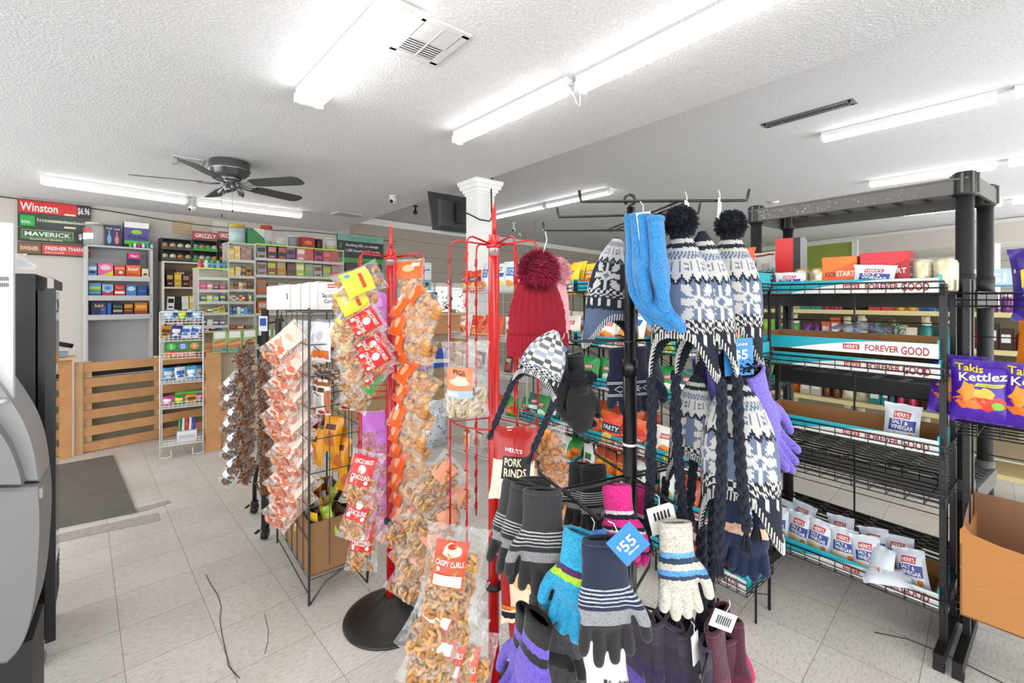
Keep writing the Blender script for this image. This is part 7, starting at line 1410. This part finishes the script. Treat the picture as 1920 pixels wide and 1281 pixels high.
pv = onz(352, 303, ZL); vent('small ceiling vent behind the fan', pv, .24, .17, math.atan2(U.y, U.x), ZL, 8)
pv = onz(1512, 214, ZR); vent('long narrow vent on the dark ceiling at upper right', pv, .62, .09, math.atan2(U.y, U.x), ZR, 24, 0, False)
pv = onz(650, 401, ZL); mb = MB(); mb.box((0, 0, -.01), (.34, .24, .02), C('c9c9c9', .6)); tag(mb.build('ceiling_panel', None, (pv.x, pv.y, ZL), (0, 0, RZV)), 'flat grey square plate on the textured ceiling above the tubs', 'panel')
def camera_dome(label, px, py, z, arm=.05, dark=False, s=1.0):
    p = onz(px, py, z); o = thing('security_camera', label, 'security camera', (p.x, p.y, z)); w = C('ececec' if not dark else '2c2c2e', .35)
    mb = MB(); mb.lathe([(.045 * s, 0), (.045 * s, -.012), (.02 * s, -.018), (.016 * s, -arm)], w, n=18); mb.build('mount', o)
    mb = MB(); mb.ball((0, -.01, -arm - .03 * s), .042 * s, w, 16, 10); mb.build('body', o)
    mb = MB(); mb.ball((-.008, -.038 * s, -arm - .048 * s), .022 * s, BLK, 10, 8); mb.build('lens', o)
camera_dome('white dome camera on the textured ceiling near the step edge', 737, 367, ZL, .02)
camera_dome('small camera hanging from the wall-side strip lamps', 361, 372, ZL, .09, s=.8)
camera_dome('small dark camera behind the screen on the dark ceiling', 779, 386, ZR, .08, True, .9)
camera_dome('white camera right of the column on the dark ceiling', 963, 418, ZR, .1, s=1.1)
camera_dome('small white camera further right, low on the dark ceiling', 974, 437, ZR, .03, s=.9)
camera_dome('white camera on the green wall corner far right', 1506, 446, ZR, .03, s=1.4)
p = onz(1452, 378, ZR); mb = MB(); mb.lathe([(.07, 0), (.065, -.02), (0, -.035)], WHT, n=20); tag(mb.build('smoke_detector', None, (p.x, p.y, ZR)), 'white round detector above the left end of plastic shelving', 'detector')
mb = MB(); a = onz(1076, 168, ZL - .03); mb.tube([a + Vector((0, 0, .0)), a + Vector((.02, -.02, -.01)), a + Vector((.03, -.03, -.06)), a + Vector((.025, -.03, -.1)), a + Vector((.01, -.02, -.08)), a + Vector((.0, -.01, -.03)), a + Vector((-.02, .02, 0))], .003, WHT, 6); tag(mb.build('looped_wire'), 'white looped wire between the two centre strip lamps', 'wire')
# screen on the column
S0, S1 = at(812, 352, 4.62), at(880, 372, 4.90); sc_ = thing('wall_screen', 'flat screen seen from behind, bracketed to the white column', 'screen', (S0.x, S0.y, 0), math.atan2(S1.y - S0.y, S1.x - S0.x)); SWd = .55; zt3 = 2.56; zb3 = 2.15
mb = MB(); tl_ = .10
def sq(x, f, t): z = zb3 + (zt3 - zb3) * f; return Vector((x, .0 + tl_ * (f) + t, z))
mb.add([sq(0, 0, 0), sq(SWd, 0, 0), sq(SWd, 1, 0), sq(0, 1, 0), sq(0, 0, .02), sq(SWd, 0, .02), sq(SWd, 1, .02), sq(0, 1, .02)], [(0, 1, 2, 3), (7, 6, 5, 4), (0, 4, 5, 1), (1, 5, 6, 2), (2, 6, 7, 3), (3, 7, 4, 0)], C('4a4a4c', .45))
mb.add([sq(.06, .08, -.0), sq(SWd - .06, .08, 0), sq(SWd - .1, .85, 0), sq(.1, .85, 0), sq(.09, .12, -.03), sq(SWd - .09, .12, -.03), sq(SWd - .13, .8, -.03), sq(.13, .8, -.03)], [(4, 5, 6, 7), (0, 1, 5, 4), (1, 2, 6, 5), (2, 3, 7, 6), (3, 0, 4, 7)], C('58585a', .5)); mb.build('housing', sc_)
mb = MB(); mb.add([sq(.02, 0, -.002), sq(SWd - .02, 0, -.002), sq(SWd - .02, -.05, -.03), sq(.10, -.05, -.03)], [(0, 1, 2, 3)], C('cdd3d8', .3)); mb.build('bottom_edge', sc_)
mb = MB(); mb.box((SWd * .56, -.02, (zt3 + zb3) / 2), (.12, .05, .22), BLK); mb.build('bracket', sc_)
mb = MB(); a = at(858, 394, 4.42); mb.tube([a, at(880, 402, 4.3), at(900, 412, 4.22), at(918, 415, 4.28), at(922, 408, 4.4), at(921, 350, 4.45)], .007, BLK, 6); tag(mb.build('screen_cable'), 'dark cable looping round the white column from the screen', 'cable')
mb = MB(); mb.tube([at(922, 332, 4.5), at(926, 345, 4.5), at(921, 358, 4.5)], .006, BLK, 5); tag(mb.build('column_cable'), 'short dark cable at the top right of the white column', 'cable')
mb = MB(); p = onz(1003, 415, ZR); mb.tube([(p.x, p.y, ZR), (p.x, p.y, 2.1)], .008, C('9a9a9a', .4), 6); tag(mb.build('ceiling_rod'), 'thin grey rod dropping from the dark ceiling right of the column', 'rod')
# sign and goods in the far right background
c_ = at(1842, 520, 5.6); casebox('store_sign', 'pale blue soft drink sign in the distance above the right shelves', 'sign', .7, .04, .22, C('a8c4d0', .4), (c_.x, c_.y, c_.z - .12), RZU + R_(25), [('t', 'PEPSI', .1, .8, .5, .5, WHT), ('r', 0, 1, .9, 1, C('4a7aa0'))])
for _k in [v for v in list(globals().values()) if isinstance(v, Kit)] + [x for v in list(globals().values()) if isinstance(v, (list, tuple)) for x in v if isinstance(x, Kit)] + [x for v in list(globals().values()) if isinstance(v, dict) for x in v.values() if isinstance(x, Kit)]:
    if not _k.used: _k.used = True; kill(_k.root)
